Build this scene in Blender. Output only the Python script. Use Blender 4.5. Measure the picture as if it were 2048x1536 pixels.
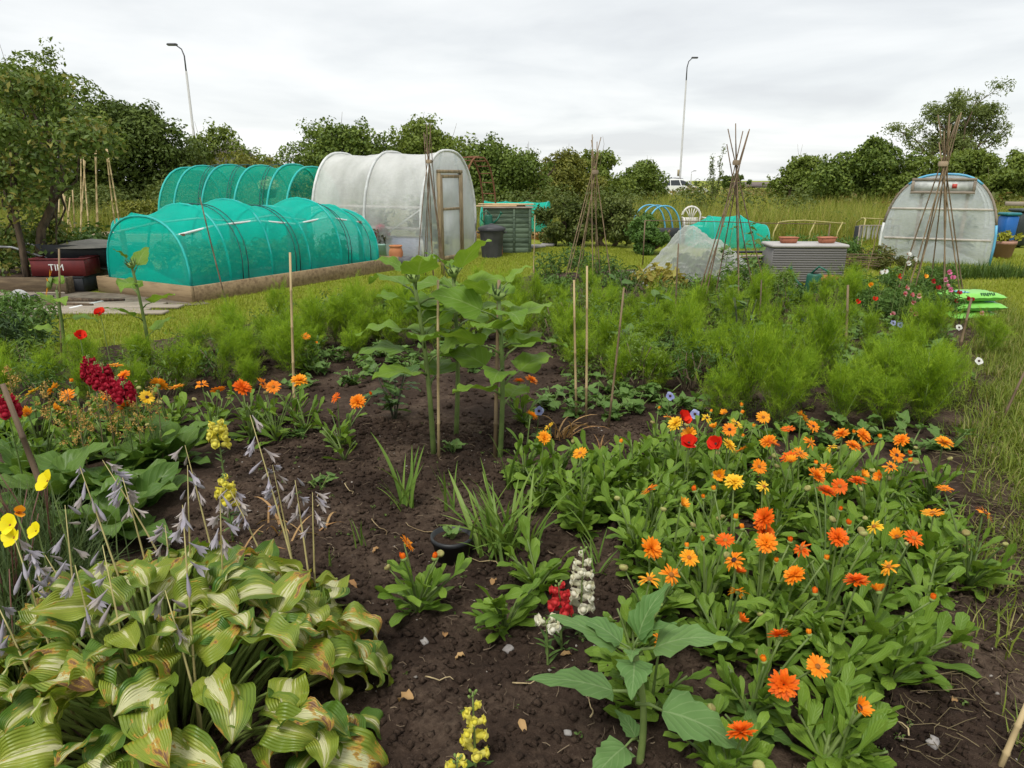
import bpy, math, random
import numpy as np
from mathutils import Matrix, Vector
for o in list(bpy.data.objects): bpy.data.objects.remove(o)
SC = bpy.context.scene; COL = SC.collection
R = random.Random(11); NR = np.random.default_rng(5); PI = math.pi; rad = math.radians

# ------------------------------------------------------------------ camera, sky, sun, exposure
CAM_H = 1.55; FPX = 1400.0; HOR = 360.0
PITCH = math.atan((768 - HOR) / FPX); CP, SP = math.cos(PITCH), math.sin(PITCH)
cam = bpy.data.cameras.new('camera'); camo = bpy.data.objects.new('camera', cam); COL.objects.link(camo)
camo.location = (0, 0, CAM_H); camo.rotation_euler = (PI/2 - PITCH, 0, 0)
cam.sensor_fit = 'HORIZONTAL'; cam.sensor_width = 36; cam.lens = 36 * FPX / 2048
cam.clip_start = .05; cam.clip_end = 3000
SC.camera = camo
SUN_EL, SUN_AZ = rad(58), rad(205)          # soft overcast light, from behind the camera's left shoulder
w = bpy.data.worlds.new('World'); SC.world = w; w.use_nodes = True
nt = w.node_tree; nt.nodes.clear(); N = nt.nodes.new; LK = nt.links.new
wo = N('ShaderNodeOutputWorld'); bg = N('ShaderNodeBackground'); bg.inputs[1].default_value = .1
sky = N('ShaderNodeTexSky'); sky.sky_type = 'NISHITA'; sky.sun_disc = False
sky.sun_elevation = SUN_EL; sky.sun_rotation = SUN_AZ
tc = N('ShaderNodeTexCoord'); sx = N('ShaderNodeSeparateXYZ'); LK(tc.outputs['Generated'], sx.inputs[0])
mx = N('ShaderNodeMath'); mx.operation = 'MAXIMUM'; LK(sx.outputs[2], mx.inputs[0]); mx.inputs[1].default_value = 0
ad = N('ShaderNodeMath'); ad.operation = 'ADD'; LK(mx.outputs[0], ad.inputs[0]); ad.inputs[1].default_value = .1
dx = N('ShaderNodeMath'); dx.operation = 'DIVIDE'; LK(sx.outputs[0], dx.inputs[0]); LK(ad.outputs[0], dx.inputs[1])
dy = N('ShaderNodeMath'); dy.operation = 'DIVIDE'; LK(sx.outputs[1], dy.inputs[0]); LK(ad.outputs[0], dy.inputs[1])
cx = N('ShaderNodeCombineXYZ'); LK(dx.outputs[0], cx.inputs[0]); LK(dy.outputs[0], cx.inputs[1])
def wnoise(scale, det, seed, dist):
    n = N('ShaderNodeTexNoise'); n.noise_dimensions = '4D'; n.inputs['Scale'].default_value = scale
    n.inputs['Detail'].default_value = det; n.inputs['Roughness'].default_value = .52; n.inputs['W'].default_value = seed
    n.inputs['Distortion'].default_value = dist; LK(cx.outputs[0], n.inputs['Vector']); return n.outputs[0]
cr = N('ShaderNodeValToRGB'); LK(wnoise(.62, 9, 7.7, .4), cr.inputs[0])
e = cr.color_ramp.elements
e[0].position = .36; e[0].color = (4.1, 4.2, 4.28, 1); e[1].position = .62; e[1].color = (5.45, 5.5, 5.45, 1)
m_ = cr.color_ramp.elements.new(.49); m_.color = (4.85, 4.95, 4.95, 1)
m_ = cr.color_ramp.elements.new(.43); m_.color = (4.48, 4.6, 4.64, 1)
mixw = N('ShaderNodeMix'); mixw.data_type = 'RGBA'; mixw.inputs[0].default_value = .93
LK(sky.outputs[0], mixw.inputs[6]); LK(cr.outputs[0], mixw.inputs[7]); LK(mixw.outputs[2], bg.inputs[0]); LK(bg.outputs[0], wo.inputs[0])
sl = bpy.data.lights.new('sun', 'SUN'); sl.energy = 1.5; sl.angle = rad(20); sl.color = (1, .965, .9)
so = bpy.data.objects.new('sun', sl); COL.objects.link(so); so.location = (-4, -4, 20)
so.rotation_euler = (PI/2 - SUN_EL, 0, rad(-25))
SC.view_settings.view_transform = 'Standard'; SC.view_settings.look = 'None'
SC.view_settings.exposure = 0.95; SC.view_settings.gamma = 1; SC.view_settings.use_curve_mapping = False
SC.cycles.max_bounces = 8; SC.cycles.transparent_max_bounces = 16; SC.cycles.use_denoising = True
SC.cycles.diffuse_bounces = 3; SC.cycles.glossy_bounces = 2; SC.cycles.transmission_bounces = 6

def P(x, y, z=0.0):                      # reading a measured picture position back to a place on the level z
    u = (x - 1024) / FPX; v = (768 - y) / FPX
    d = (u, CP + v * SP, -SP + v * CP); t = (z - CAM_H) / d[2]
    return Vector((d[0]*t, d[1]*t, z))
def D(x, y, Y):                          # ... or to a place at distance Y
    u = (x - 1024) / FPX; v = (768 - y) / FPX
    d = (u, CP + v * SP, -SP + v * CP); t = Y / d[1]
    return Vector((d[0]*t, Y, CAM_H + d[2]*t))

# ------------------------------------------------------------------ materials
MATS = {}
def mat(name, build):
    if name in MATS: return MATS[name]
    m = bpy.data.materials.new(name); m.use_nodes = True
    t = m.node_tree; t.nodes.clear()
    out = t.nodes.new('ShaderNodeOutputMaterial'); build(t, out); MATS[name] = m; return m
def nd(t, ty, **k):
    n = t.nodes.new(ty)
    for a, v in k.items():
        if a in n.bl_rna.properties: setattr(n, a, v)
        else: n.inputs[a].default_value = v
    return n
def noise(t, scale, det=4, coord='Object', rough=.55, stretch=None):
    c = t.nodes.new('ShaderNodeTexCoord'); n = nd(t, 'ShaderNodeTexNoise', Scale=scale, Detail=det, Roughness=rough)
    if stretch:
        mp = nd(t, 'ShaderNodeMapping', Scale=stretch); t.links.new(c.outputs[coord], mp.inputs[0]); t.links.new(mp.outputs[0], n.inputs[0])
    else: t.links.new(c.outputs[coord], n.inputs[0])
    return n.outputs[0]
def ramp(t, fac, stops):
    r = t.nodes.new('ShaderNodeValToRGB'); el = r.color_ramp.elements
    while len(el) < len(stops): el.new(.5)
    for e_, (p, c) in zip(el, stops): e_.position = p; e_.color = (*c, 1)
    t.links.new(fac, r.inputs[0]); return r.outputs[0]
def mixc(t, fac, a, b):
    m = t.nodes.new('ShaderNodeMix'); m.data_type = 'RGBA'
    for s, v in ((0, fac), (6, a), (7, b)):
        if isinstance(v, (int, float)): m.inputs[s].default_value = v
        elif isinstance(v, tuple): m.inputs[s].default_value = (*v, 1)
        else: t.links.new(v, m.inputs[s])
    return m.outputs[2]
def mth(t, op, a, b=None):
    m = nd(t, 'ShaderNodeMath', operation=op)
    for i, v in enumerate((a, b)):
        if v is None: continue
        if isinstance(v, (int, float)): m.inputs[i].default_value = v
        else: t.links.new(v, m.inputs[i])
    return m.outputs[0]
def bsdf(t, col, rough=.6, spec=.35, bump=None, bs=.3, bd=.01, metal=0):
    b = nd(t, 'ShaderNodeBsdfPrincipled', Roughness=rough, Metallic=metal); b.inputs['Specular IOR Level'].default_value = spec
    if isinstance(col, tuple): b.inputs[0].default_value = (*col, 1)
    else: t.links.new(col, b.inputs[0])
    if bump is not None:
        bn = nd(t, 'ShaderNodeBump', Strength=bs, Distance=bd); t.links.new(bump, bn.inputs['Height']); t.links.new(bn.outputs[0], b.inputs['Normal'])
    return b
def plain(name, c, c2=None, rough=.6, scale=8, bs=.25, bd=.004, spec=.35, metal=0, stretch=None):
    c2 = c2 or tuple(v*.6 for v in c)
    def b(t, out):
        n = noise(t, scale, 5, stretch=stretch)
        oi = t.nodes.new('ShaderNodeObjectInfo')
        f = mth(t, 'ADD', n, mth(t, 'MULTIPLY', mth(t, 'SUBTRACT', oi.outputs['Random'], .5), .25))
        s = bsdf(t, ramp(t, f, [(.33, c2), (.62, c)]), rough, spec, n, bs, bd, metal); t.links.new(s.outputs[0], out.inputs[0])
    return mat(name, b)
def luv(t):
    a = nd(t, 'ShaderNodeAttribute', attribute_name='luv'); s = t.nodes.new('ShaderNodeSeparateXYZ'); t.links.new(a.outputs['Vector'], s.inputs[0]); return s.outputs
def leafsurf(t, out, col, tr=.28, rough=.48, spec=.35, tint=(1.25, 1.2, .7), bump=None, bs=.35):
    s = bsdf(t, col, rough, spec, bump, bs, .003)
    tl = t.nodes.new('ShaderNodeBsdfTranslucent')
    t.links.new(mixc(t, 1.0, col, col), tl.inputs[0])
    g = t.nodes.new('ShaderNodeMix'); g.data_type = 'RGBA'; g.blend_type = 'MULTIPLY'; g.inputs[0].default_value = 1
    t.links.new(col, g.inputs[6]); g.inputs[7].default_value = (*tint, 1); t.links.new(g.outputs[2], tl.inputs[0])
    mx = nd(t, 'ShaderNodeMixShader'); mx.inputs[0].default_value = tr
    t.links.new(s.outputs[0], mx.inputs[1]); t.links.new(tl.outputs[0], mx.inputs[2]); t.links.new(mx.outputs[0], out.inputs[0])
def leafmat(name, c1, c2, tr=.28, rough=.55, rib=.0, ribc=(.3, .38, .15), yel=None, spec=.2, nscale=6):
    def b(t, out):
        l = luv(t); oi = t.nodes.new('ShaderNodeObjectInfo')
        rr = mth(t, 'FRACT', mth(t, 'ADD', l[2], oi.outputs['Random']))
        n = noise(t, nscale, 3)
        f = mth(t, 'ADD', mth(t, 'MULTIPLY', rr, .65), mth(t, 'MULTIPLY', n, .4))
        col = mixc(t, f, c1, c2)
        if yel is not None: col = mixc(t, mth(t, 'MULTIPLY', mth(t, 'GREATER_THAN', rr, yel[1]), mth(t, 'ADD', n, .2)), col, yel[0])
        bmp = None
        if rib > 0:
            ax = mth(t, 'ABSOLUTE', l[0])
            veins = mth(t, 'SINE', mth(t, 'MULTIPLY', mth(t, 'SUBTRACT', l[1], mth(t, 'MULTIPLY', ax, .35)), 42))
            mid = mth(t, 'LESS_THAN', ax, .045)
            vl = mth(t, 'GREATER_THAN', veins, .93)
            vv = mth(t, 'MAXIMUM', mid, mth(t, 'MULTIPLY', vl, .5))
            col = mixc(t, mth(t, 'MULTIPLY', vv, rib), col, ribc); bmp = veins
        leafsurf(t, out, col, tr, rough, spec, bump=bmp, bs=.25)
    return mat(name, b)

# ------------------------------------------------------------------ mesh helpers
class MB:
    def __init__(s): s.V = []; s.Q = []; s.T = []; s.U = []; s.n = 0
    def add(s, V, F, m=0, U=None):
        V = np.asarray(V, float).reshape(-1, 3)
        if U is None: U = np.zeros((len(V), 3))
        for f_ in (F if isinstance(F, list) and len(F) and isinstance(F[0], np.ndarray) else [F]):
            f_ = np.asarray(f_)
            if f_.size == 0: continue
            (s.Q if f_.shape[1] == 4 else s.T).append((f_ + s.n, m))
        s.V.append(V); s.U.append(np.asarray(U, float)); s.n += len(V); return s
    def mesh(s, name, mats, smooth=True):
        me = bpy.data.meshes.new(name)
        V = np.concatenate(s.V) if s.V else np.zeros((0, 3))
        loops, tot, mi = [], [], []
        for lst, k in ((s.Q, 4), (s.T, 3)):
            for f_, m in lst:
                loops.append(f_.ravel()); tot.append(np.full(len(f_), k)); mi.append(np.full(len(f_), m))
        loops = np.concatenate(loops); tot = np.concatenate(tot); mi = np.concatenate(mi)
        me.vertices.add(len(V)); me.vertices.foreach_set('co', V.astype(np.float32).ravel())
        me.loops.add(len(loops)); me.loops.foreach_set('vertex_index', loops.astype(np.int32))
        me.polygons.add(len(tot)); st = np.concatenate([[0], np.cumsum(tot)[:-1]])
        me.polygons.foreach_set('loop_start', st.astype(np.int32))
        me.polygons.foreach_set('material_index', mi.astype(np.int32))
        if smooth: me.polygons.foreach_set('use_smooth', np.ones(len(tot), bool))
        a = me.attributes.new('luv', 'FLOAT_VECTOR', 'POINT'); a.data.foreach_set('vector', np.concatenate(s.U).astype(np.float32).ravel())
        for m in (mats if isinstance(mats, (list, tuple)) else [mats]): me.materials.append(m)
        me.update(calc_edges=True); return me
def obj(name, me, parent=None, M=None, **pr):
    if isinstance(me, tuple): me = me[0].mesh(name, me[1], me[2] if len(me) > 2 else True)
    o = bpy.data.objects.new(name, me); COL.objects.link(o)
    if parent is not None: o.parent = parent
    if M is not None:
        if isinstance(M, Matrix): o.matrix_basis = M
        else: o.location = M
    for k, v in pr.items(): o[k] = v
    return o
def thing(name, label, cat, loc, rz=0, group=None):
    o = bpy.data.objects.new(name, None); COL.objects.link(o); o.empty_display_size = .1
    o.location = loc; o.rotation_euler = (0, 0, rz); o['label'] = label; o['category'] = cat
    if group: o['group'] = group
    return o
def tag(o, label, cat, group=None):
    o['label'] = label; o['category'] = cat
    if group: o['group'] = group
    return o
def tube(path, r, n=6, cap=True):
    p = np.asarray([tuple(q) for q in path], float); k = len(p)
    r = np.full(k, r) if np.isscalar(r) else np.asarray(r, float)
    t = np.gradient(p, axis=0); t /= np.linalg.norm(t, axis=1)[:, None] + 1e-9
    ref = np.array([0, 0, 1.]) if abs(t[:, 2]).mean() < .8 else np.array([1., 0, 0])
    a = np.cross(t, ref); a /= np.linalg.norm(a, axis=1)[:, None] + 1e-9; b = np.cross(t, a)
    th = np.linspace(0, 2*PI, n, endpoint=False)
    V = (p[:, None] + r[:, None, None]*(np.cos(th)[None, :, None]*a[:, None] + np.sin(th)[None, :, None]*b[:, None])).reshape(-1, 3)
    i = np.arange(k-1)[:, None]*n; j = np.arange(n)[None]; j2 = (j+1) % n
    F = [np.stack([i+j, i+j2, i+n+j2, i+n+j], -1).reshape(-1, 4)]
    if cap:
        V = np.vstack([V, p[0], p[-1]]); c0 = k*n
        jj = np.arange(n); j3 = (jj+1) % n
        F.append(np.concatenate([np.stack([np.full(n, c0), j3, jj], -1), np.stack([np.full(n, c0+1), (k-1)*n+jj, (k-1)*n+j3], -1)]))
    return V, F
BOXF = np.array([[0, 3, 2, 1], [4, 5, 6, 7], [0, 1, 5, 4], [1, 2, 6, 5], [2, 3, 7, 6], [3, 0, 4, 7]])
def box(x0, x1, y0, y1, z0, z1):
    return np.array([[x0, y0, z0], [x1, y0, z0], [x1, y1, z0], [x0, y1, z0], [x0, y0, z1], [x1, y0, z1], [x1, y1, z1], [x0, y1, z1]], float), BOXF
def bbox(x0, x1, y0, y1, z0, z1, b=.006):      # box with chamfered edges
    b = min(b, (x1-x0)*.3, (y1-y0)*.3, (z1-z0)*.3)
    V = []
    for z, i in ((z0, b), (z0+b, 0), (z1-b, 0), (z1, b)):
        for x, y in ((x0+b, y0), (x1-b, y0), (x1, y0+b), (x1, y1-b), (x1-b, y1), (x0+b, y1), (x0, y1-b), (x0, y0+b)):
            cx_, cy_ = (x0+x1)/2, (y0+y1)/2
            V.append((x - np.sign(x-cx_)*i, y - np.sign(y-cy_)*i, z))
    V = np.array(V); F = []
    for k in range(3):
        for j in range(8): F.append([k*8+j, k*8+(j+1) % 8, k*8+8+(j+1) % 8, k*8+8+j])
    Q = np.array(F + [[24, 25, 26, 31], [26, 27, 30, 31], [27, 28, 29, 30], [1, 0, 7, 2], [2, 7, 6, 3], [3, 6, 5, 4]])
    return V, Q
def lathe(prof, n=24):
    V = []; F = []
    for r, z in prof:
        for j in range(n): V.append((r*math.cos(2*PI*j/n), r*math.sin(2*PI*j/n), z))
    for i in range(len(prof)-1):
        for j in range(n): F.append([i*n+j, i*n+(j+1) % n, (i+1)*n+(j+1) % n, (i+1)*n+j])
    return np.array(V), np.array(F)
def xf(V, M):
    A = np.array(M)[:3, :3]; return np.asarray(V) @ A.T + np.array(M)[:3, 3]
def PM(pos, az=0, el=0, roll=0, s=1.0):
    return Matrix.Translation(pos) @ Matrix.Rotation(az, 4, 'Z') @ Matrix.Rotation(el, 4, 'X') @ Matrix.Rotation(roll, 4, 'Y') @ Matrix.Scale(s, 4)
def NM(pos, nrm, spin=0, s=1.0):              # +Z onto nrm
    q = Vector(nrm).normalized().to_track_quat('Z', 'Y')
    return Matrix.Translation(pos) @ q.to_matrix().to_4x4() @ Matrix.Rotation(spin, 4, 'Z') @ Matrix.Scale(s, 4)
PROF = dict(spat=([0, .15, .4, .7, .88, .97, 1], [.16, .22, .55, 1, .85, .45, .06]),
    ovate=([0, .05, .25, .45, .7, .88, 1], [.12, .55, 1, .97, .68, .3, .02]),
    heart=([0, .04, .18, .35, .6, .85, 1], [.3, .82, 1, .93, .6, .24, .02]),
    lance=([0, .12, .35, .65, 1], [.25, .7, 1, .75, .02]), blade=([0, .1, .6, .9, 1], [.6, 1, .85, .35, .02]),
    dock=([0, .1, .35, .6, .85, 1], [.25, .6, 1, .95, .5, .03]), petal=([0, .3, .75, .93, 1], [.35, .8, 1, .8, .35]),
    hosta=([0, .03, .12, .3, .5, .72, .88, 1], [.2, .55, .88, 1, .93, .66, .3, .02]),
    round=([0, .12, .35, .65, .9, 1], [.25, .7, 1, .95, .5, .05]))
def leaf(L, W, prof='ovate', nv=7, nu=4, droop=.5, cup=.25, wave=0, nw=3, serr=0, curl=0, twist=0, rnd=None, rr=None):
    rnd = rnd or R; t = np.linspace(0, 1, nv+1); s = np.linspace(-1, 1, nu+1)
    wd = W/2*np.interp(t, *PROF[prof])
    ang = -droop*t**1.2 + curl*t**4; st = L/nv
    y = np.concatenate([[0], np.cumsum(np.cos(ang[:-1])*st)]); z = np.concatenate([[0], np.cumsum(np.sin(ang[:-1])*st)])
    ph = rnd.random()*6
    wv = wave*W*np.sin(t[:, None]*nw*2*PI + ph + (s[None] > 0)*1.3)*np.abs(s[None])
    sw = wd[:, None]*(1 + serr*((np.arange(nv+1) % 2)*2-1)[:, None]*(np.abs(s[None]) > .9))
    X = s[None]*sw; lift = cup*np.abs(X) + wv
    tw = twist*t[:, None]
    X2 = X*np.cos(tw) - lift*np.sin(tw); Lf = X*np.sin(tw) + lift*np.cos(tw)
    Y = y[:, None] - np.sin(ang)[:, None]*Lf; Z = z[:, None] + np.cos(ang)[:, None]*Lf
    V = np.stack([X2, Y + 0*X, Z + 0*X], -1).reshape(-1, 3)
    i = np.arange(nv)[:, None]*(nu+1); j = np.arange(nu)[None]
    F = np.stack([i+j, i+j+1, i+nu+2+j, i+nu+1+j], -1).reshape(-1, 4)
    rr = rnd.random() if rr is None else rr
    U = np.stack([np.broadcast_to(s[None], X.shape), np.broadcast_to(t[:, None], X.shape), np.full(X.shape, rr)], -1).reshape(-1, 3)
    return V, F, U
def blades(pts, h, wd, lean=.35, seed=0, bend=.5):   # many grass blades at once: pts (n,3), h (n,), wd (n,)
    g = np.random.default_rng(seed); n = len(pts); a = g.random(n)*2*PI; ln = np.abs(g.normal(0, lean, n))
    d = np.stack([np.cos(a), np.sin(a), 0*a], 1); s_ = np.stack([-np.sin(a), np.cos(a), 0*a], 1)
    up = np.array([0, 0, 1.]); hw = (wd/2)[:, None]; h1 = h[:, None]
    mid = pts + .55*h1*(up*np.cos(ln)[:, None] + d*np.sin(ln)[:, None])
    l2 = ln*(1+bend) + bend*.4
    tip = mid + .5*h1*(up*np.cos(l2)[:, None] + d*np.sin(l2)[:, None])
    V = np.stack([pts-s_*hw, pts+s_*hw, mid+s_*hw*.8, mid-s_*hw*.8, tip], 1).reshape(-1, 3)
    b = np.arange(n)*5
    rr = g.random(n)
    U = np.zeros((n, 5, 3)); U[:, :, 2] = rr[:, None]; U[:, 2:4, 1] = .55; U[:, 4, 1] = 1
    return V, [np.stack([b, b+1, b+2, b+3], 1), np.stack([b+3, b+2, b+4], 1)], U.reshape(-1, 3)
def inpoly(x, y, poly):
    x = np.asarray(x); y = np.asarray(y); c = np.zeros(x.shape, bool); k = len(poly)
    for i in range(k):
        (x1, y1), (x2, y2) = poly[i][:2], poly[(i+1) % k][:2]
        c ^= ((y1 > y) != (y2 > y)) & (x < (x2-x1)*(y-y1)/((y2-y1) + 1e-12) + x1)
    return c
def scatter(poly, n, seed=0):
    g = np.random.default_rng(seed); a = np.array([q[:2] for q in poly]); lo, hi = a.min(0), a.max(0)
    out = np.zeros((0, 2))
    for _ in range(60):
        q = lo + g.random((n*2+10, 2))*(hi-lo); q = q[inpoly(q[:, 0], q[:, 1], poly)]
        out = np.vstack([out, q])
        if len(out) >= n: break
    return out[:n]
def spaced(poly, d, seed=0, tries=4000):
    q = scatter(poly, tries, seed); keep = []
    for p in q:
        if all((p[0]-k[0])**2 + (p[1]-k[1])**2 > d*d for k in keep): keep.append(p)
    return keep
def vnoise(x, y, s, seed=0):                    # value noise for shapes
    g = np.random.default_rng(seed); T = g.random((64, 64)); x = x*s; y = y*s
    xi = np.floor(x).astype(int); yi = np.floor(y).astype(int); fx = x-xi; fy = y-yi
    fx = fx*fx*(3-2*fx); fy = fy*fy*(3-2*fy)
    a = T[xi % 64, yi % 64]; b = T[(xi+1) % 64, yi % 64]; c = T[xi % 64, (yi+1) % 64]; d = T[(xi+1) % 64, (yi+1) % 64]
    return (a*(1-fx)+b*fx)*(1-fy) + (c*(1-fx)+d*fx)*fy
def leafcloud(C, S, n, size, seed, shell=.75, aspect=.55, up=.35):
    """n small folded leaves on ellipsoid clumps: C (k,3) centres, S (k,3) radii"""
    g = np.random.default_rng(seed); k = len(C); wgt = (S[:, 0]*S[:, 2]); wgt = wgt/wgt.sum(); c = g.choice(k, n, p=wgt)
    d = g.normal(0, 1, (n, 3)); d[:, 2] += .25; d /= np.linalg.norm(d, axis=1)[:, None]
    r = shell + (1.08-shell)*g.random(n)**.6; r = np.where(g.random(n) < .18, g.random(n)*shell, r)
    p = C[c] + d*S[c]*r[:, None]
    nr = d + g.normal(0, .7, (n, 3)) + np.array([0, 0, up]); nr /= np.linalg.norm(nr, axis=1)[:, None]
    a = np.cross(nr, g.normal(0, 1, (n, 3))); a /= np.linalg.norm(a, axis=1)[:, None] + 1e-9; b = np.cross(nr, a)
    s = (size*(.6+.8*g.random(n)))[:, None]
    V = np.stack([p - a*s, p - b*s*aspect + nr*s*.16, p + a*s - nr*s*.25, p + b*s*aspect + nr*s*.16], 1).reshape(-1, 3)
    i = np.arange(n)*4; F = np.concatenate([np.stack([i, i+1, i+2], 1), np.stack([i, i+2, i+3], 1)])
    U = np.zeros((n, 4, 3)); U[:, :, 2] = ((g.random(n)*.6 + .4*g.random(k)[c]) % 1)[:, None]; U[:, 0, 1] = 0; U[:, 2, 1] = 1
    return V, F, U.reshape(-1, 3)
# ------------------------------------------------------------------ ground, lawn, bed, path, road
def m_soil(t, out):
    a = noise(t, 2.2, 6); b = noise(t, 38, 8, rough=.7); c = noise(t, 210, 3)
    f = mth(t, 'ADD', mth(t, 'MULTIPLY', a, .62), mth(t, 'MULTIPLY', b, .38))
    col = ramp(t, f, [(.36, (.022, .014, .01)), (.5, (.052, .034, .024)), (.64, (.125, .088, .062))])
    col = mixc(t, mth(t, 'MULTIPLY', mth(t, 'GREATER_THAN', c, .66), .5), col, (.15, .11, .085))
    h = mth(t, 'ADD', b, mth(t, 'MULTIPLY', c, .35))
    s = bsdf(t, col, .95, .12, h, .9, .02); t.links.new(s.outputs[0], out.inputs[0])
SOIL = mat('soil', m_soil)
def m_lawn(t, out):
    a = noise(t, .5, 6); b = noise(t, 9, 6, rough=.7); c = noise(t, 90, 4, rough=.8)
    f = mth(t, 'ADD', mth(t, 'MULTIPLY', a, .45), mth(t, 'MULTIPLY', mth(t, 'ADD', b, c), .3))
    col = ramp(t, f, [(.32, (.1, .135, .013)), (.5, (.2, .235, .024)), (.68, (.3, .31, .048))])
    s = bsdf(t, col, .9, .15, c, .8, .03); t.links.new(s.outputs[0], out.inputs[0])
LAWN = mat('lawn', m_lawn)
def sheet(poly, z, nm, m, kind='structure'):
    me = bpy.data.meshes.new(nm); me.from_pydata([(q[0], q[1], z) for q in poly], [], [list(range(len(poly)))]); me.materials.append(m)
    a = me.attributes.new('luv', 'FLOAT_VECTOR', 'POINT')
    o = obj(nm, me); o['kind'] = kind; return o
GR = 1500
sheet([(-GR, -60), (GR, -60), (GR, GR), (-GR, GR)], 0, 'ground', LAWN)
BED = [(-5.6, 5.5), (-4.35, 5.95), (-3.4, 6.75), (-2.0, 8.5), (-.95, 10.2), (.4, 11.6), (2.0, 12.3), (3.4, 11.6), (3.9, 10.4), (6.0, 9.7),
       (5.1, 7.4), (4.15, 5.7), (3.0, 4.1), (2.35, 2.95), (1.8, 1.9), (1.7, .3), (-5.6, .3)]
def hsoil(x, y):
    x = np.asarray(x, float); y = np.asarray(y, float)
    return .012 + .035*vnoise(x, y, 1.7, 1) + .022*vnoise(x, y, 6, 2) + .012*vnoise(x, y, 19, 3)
def soil_patch(x0, x1, y0, y1, st, mb, skip=None):
    xs = np.arange(x0, x1+st/2, st); ys = np.arange(y0, y1+st/2, st); X, Y = np.meshgrid(xs, ys)
    Z = hsoil(X, Y)
    if st < .03: Z = Z + .014*(vnoise(X, Y, 45, 5)-.5) + .008*(vnoise(X, Y, 110, 6)-.5)
    i = np.arange(len(ys)-1)[:, None]*len(xs); j = np.arange(len(xs)-1)[None]
    F = np.stack([i+j, i+j+1, i+len(xs)+j+1, i+len(xs)+j], -1).reshape(-1, 4)
    cxm = (xs[:-1]+st/2)[None] + 0*ys[:-1, None]; cym = (ys[:-1]+st/2)[:, None] + 0*xs[None, :-1]
    k = inpoly(cxm + .12*(vnoise(cxm, cym, 3, 9)-.5), cym + .12*(vnoise(cxm, cym, 3, 8)-.5), BED)
    if skip: k &= ~((cxm > skip[0]) & (cxm < skip[1]) & (cym > skip[2]) & (cym < skip[3]))
    mb.add(np.stack([X, Y, Z], -1).reshape(-1, 3), F[k.ravel()])
mb = MB(); soil_patch(-5.6, 6.0, .3, 12.3, .05, mb, (-1.6, 2.0, 1.0, 4.4)); soil_patch(-1.6, 2.0, 1.0, 4.4, .0125, mb)
obj('garden_bed', (mb, SOIL), kind='structure')

GRASS = leafmat('grass_blade', (.17, .23, .02), (.36, .39, .05), .3, .55, yel=((.38, .34, .1), .94))
GRASS_D = leafmat('grass_dark', (.05, .1, .02), (.12, .19, .04), .3, .5)
STRAW = plain('straw', (.42, .33, .18), (.2, .14, .07), .8, 20)
def lawn_pts(poly, n, seed):
    q = scatter(poly, n, seed); return np.c_[q, np.zeros(len(q))]
mb = MB(); g = np.random.default_rng(3)
lawn_right = [(1.85, 1.6), (2.45, 2.95), (3.1, 4.1), (4.25, 5.7), (5.2, 7.4), (6.1, 9.7), (8.5, 11.5), (10, 12), (7, 7), (5, 4.5), (3.3, 2.4), (2.6, 1.6)]
lawn_mid = [(-6, 7.9), (-5.6, 5.6), (-4.3, 6.05), (-3.3, 6.85), (-2.1, 8.6), (-1.05, 10.3), (.3, 11.7), (2, 12.4), (3, 13), (2.5, 17), (.2, 17), (-.7, 14.5), (-1.8, 12.7), (-4.2, 9)]
lawn_back = [(3.5, 11.8), (4, 10.5), (6, 9.8), (9.8, 12), (11, 15), (11, 18), (3.5, 18)]
for poly, n, hh, ww, sd in ((lawn_right, 60000, .05, .006, 1), (lawn_mid, 80000, .04, .009, 2), (lawn_back, 30000, .05, .012, 3)):
    p = lawn_pts(poly, n, sd); k = len(p); v = vnoise(p[:, 0], p[:, 1], 2.2, 4)
    V, F, U = blades(p, hh*(.5 + .9*v + .3*g.random(k)), ww*(.6+.6*g.random(k)), .6, sd); mb.add(V, F, 0, U)
obj('lawn_grass', (mb, GRASS), kind='stuff', label='short mown yellow-green lawn grass around the flower bed', category='grass')

# long grass and weeds creeping over the bed's right-hand edge and round the bed
mb = MB(); E_ = [(1.75, 1.3), (1.95, 1.95), (2.45, 2.95), (3.08, 4.1), (4.2, 5.7), (5.15, 7.4), (6.05, 9.7)]
pts = []
for a, b in zip(E_[:-1], E_[1:]):
    for _ in range(int(60*math.dist(a, b))):
        t = R.random(); c = (a[0]+(b[0]-a[0])*t + R.gauss(.08, .2), a[1]+(b[1]-a[1])*t); k = R.randint(25, 60); r = .03+.05*R.random()
        pts.append(np.c_[c[0]+NR.normal(0, r, k), c[1]+NR.normal(0, r, k), np.zeros(k)])
for a, b in zip([(-5.6, 5.6), (-4.3, 6.0), (-3.35, 6.8), (-2.0, 8.55), (-.95, 10.25)], [(-4.3, 6.0), (-3.35, 6.8), (-2.0, 8.55), (-.95, 10.25), (.4, 11.65)]):
    for _ in range(int(6*math.dist(a, b))):
        t = R.random(); c = (a[0]+(b[0]-a[0])*t + R.gauss(0, .08), a[1]+(b[1]-a[1])*t); k = R.randint(15, 35)
        pts.append(np.c_[c[0]+NR.normal(0, .06, k), c[1]+NR.normal(0, .06, k), np.zeros(k)])
p = np.vstack(pts); V, F, U = blades(p, .08+.13*NR.random(len(p)), .004+.004*NR.random(len(p)), .75, 9, .9); mb.add(V, F, 0, U)
obj('edge_grass', (mb, leafmat('edge_grass', (.09, .15, .018), (.25, .29, .045), .3, .5, yel=((.36, .3, .13), .88))), kind='stuff', label='long unmown grass spilling over the edge of the flower bed', category='grass')

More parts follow.
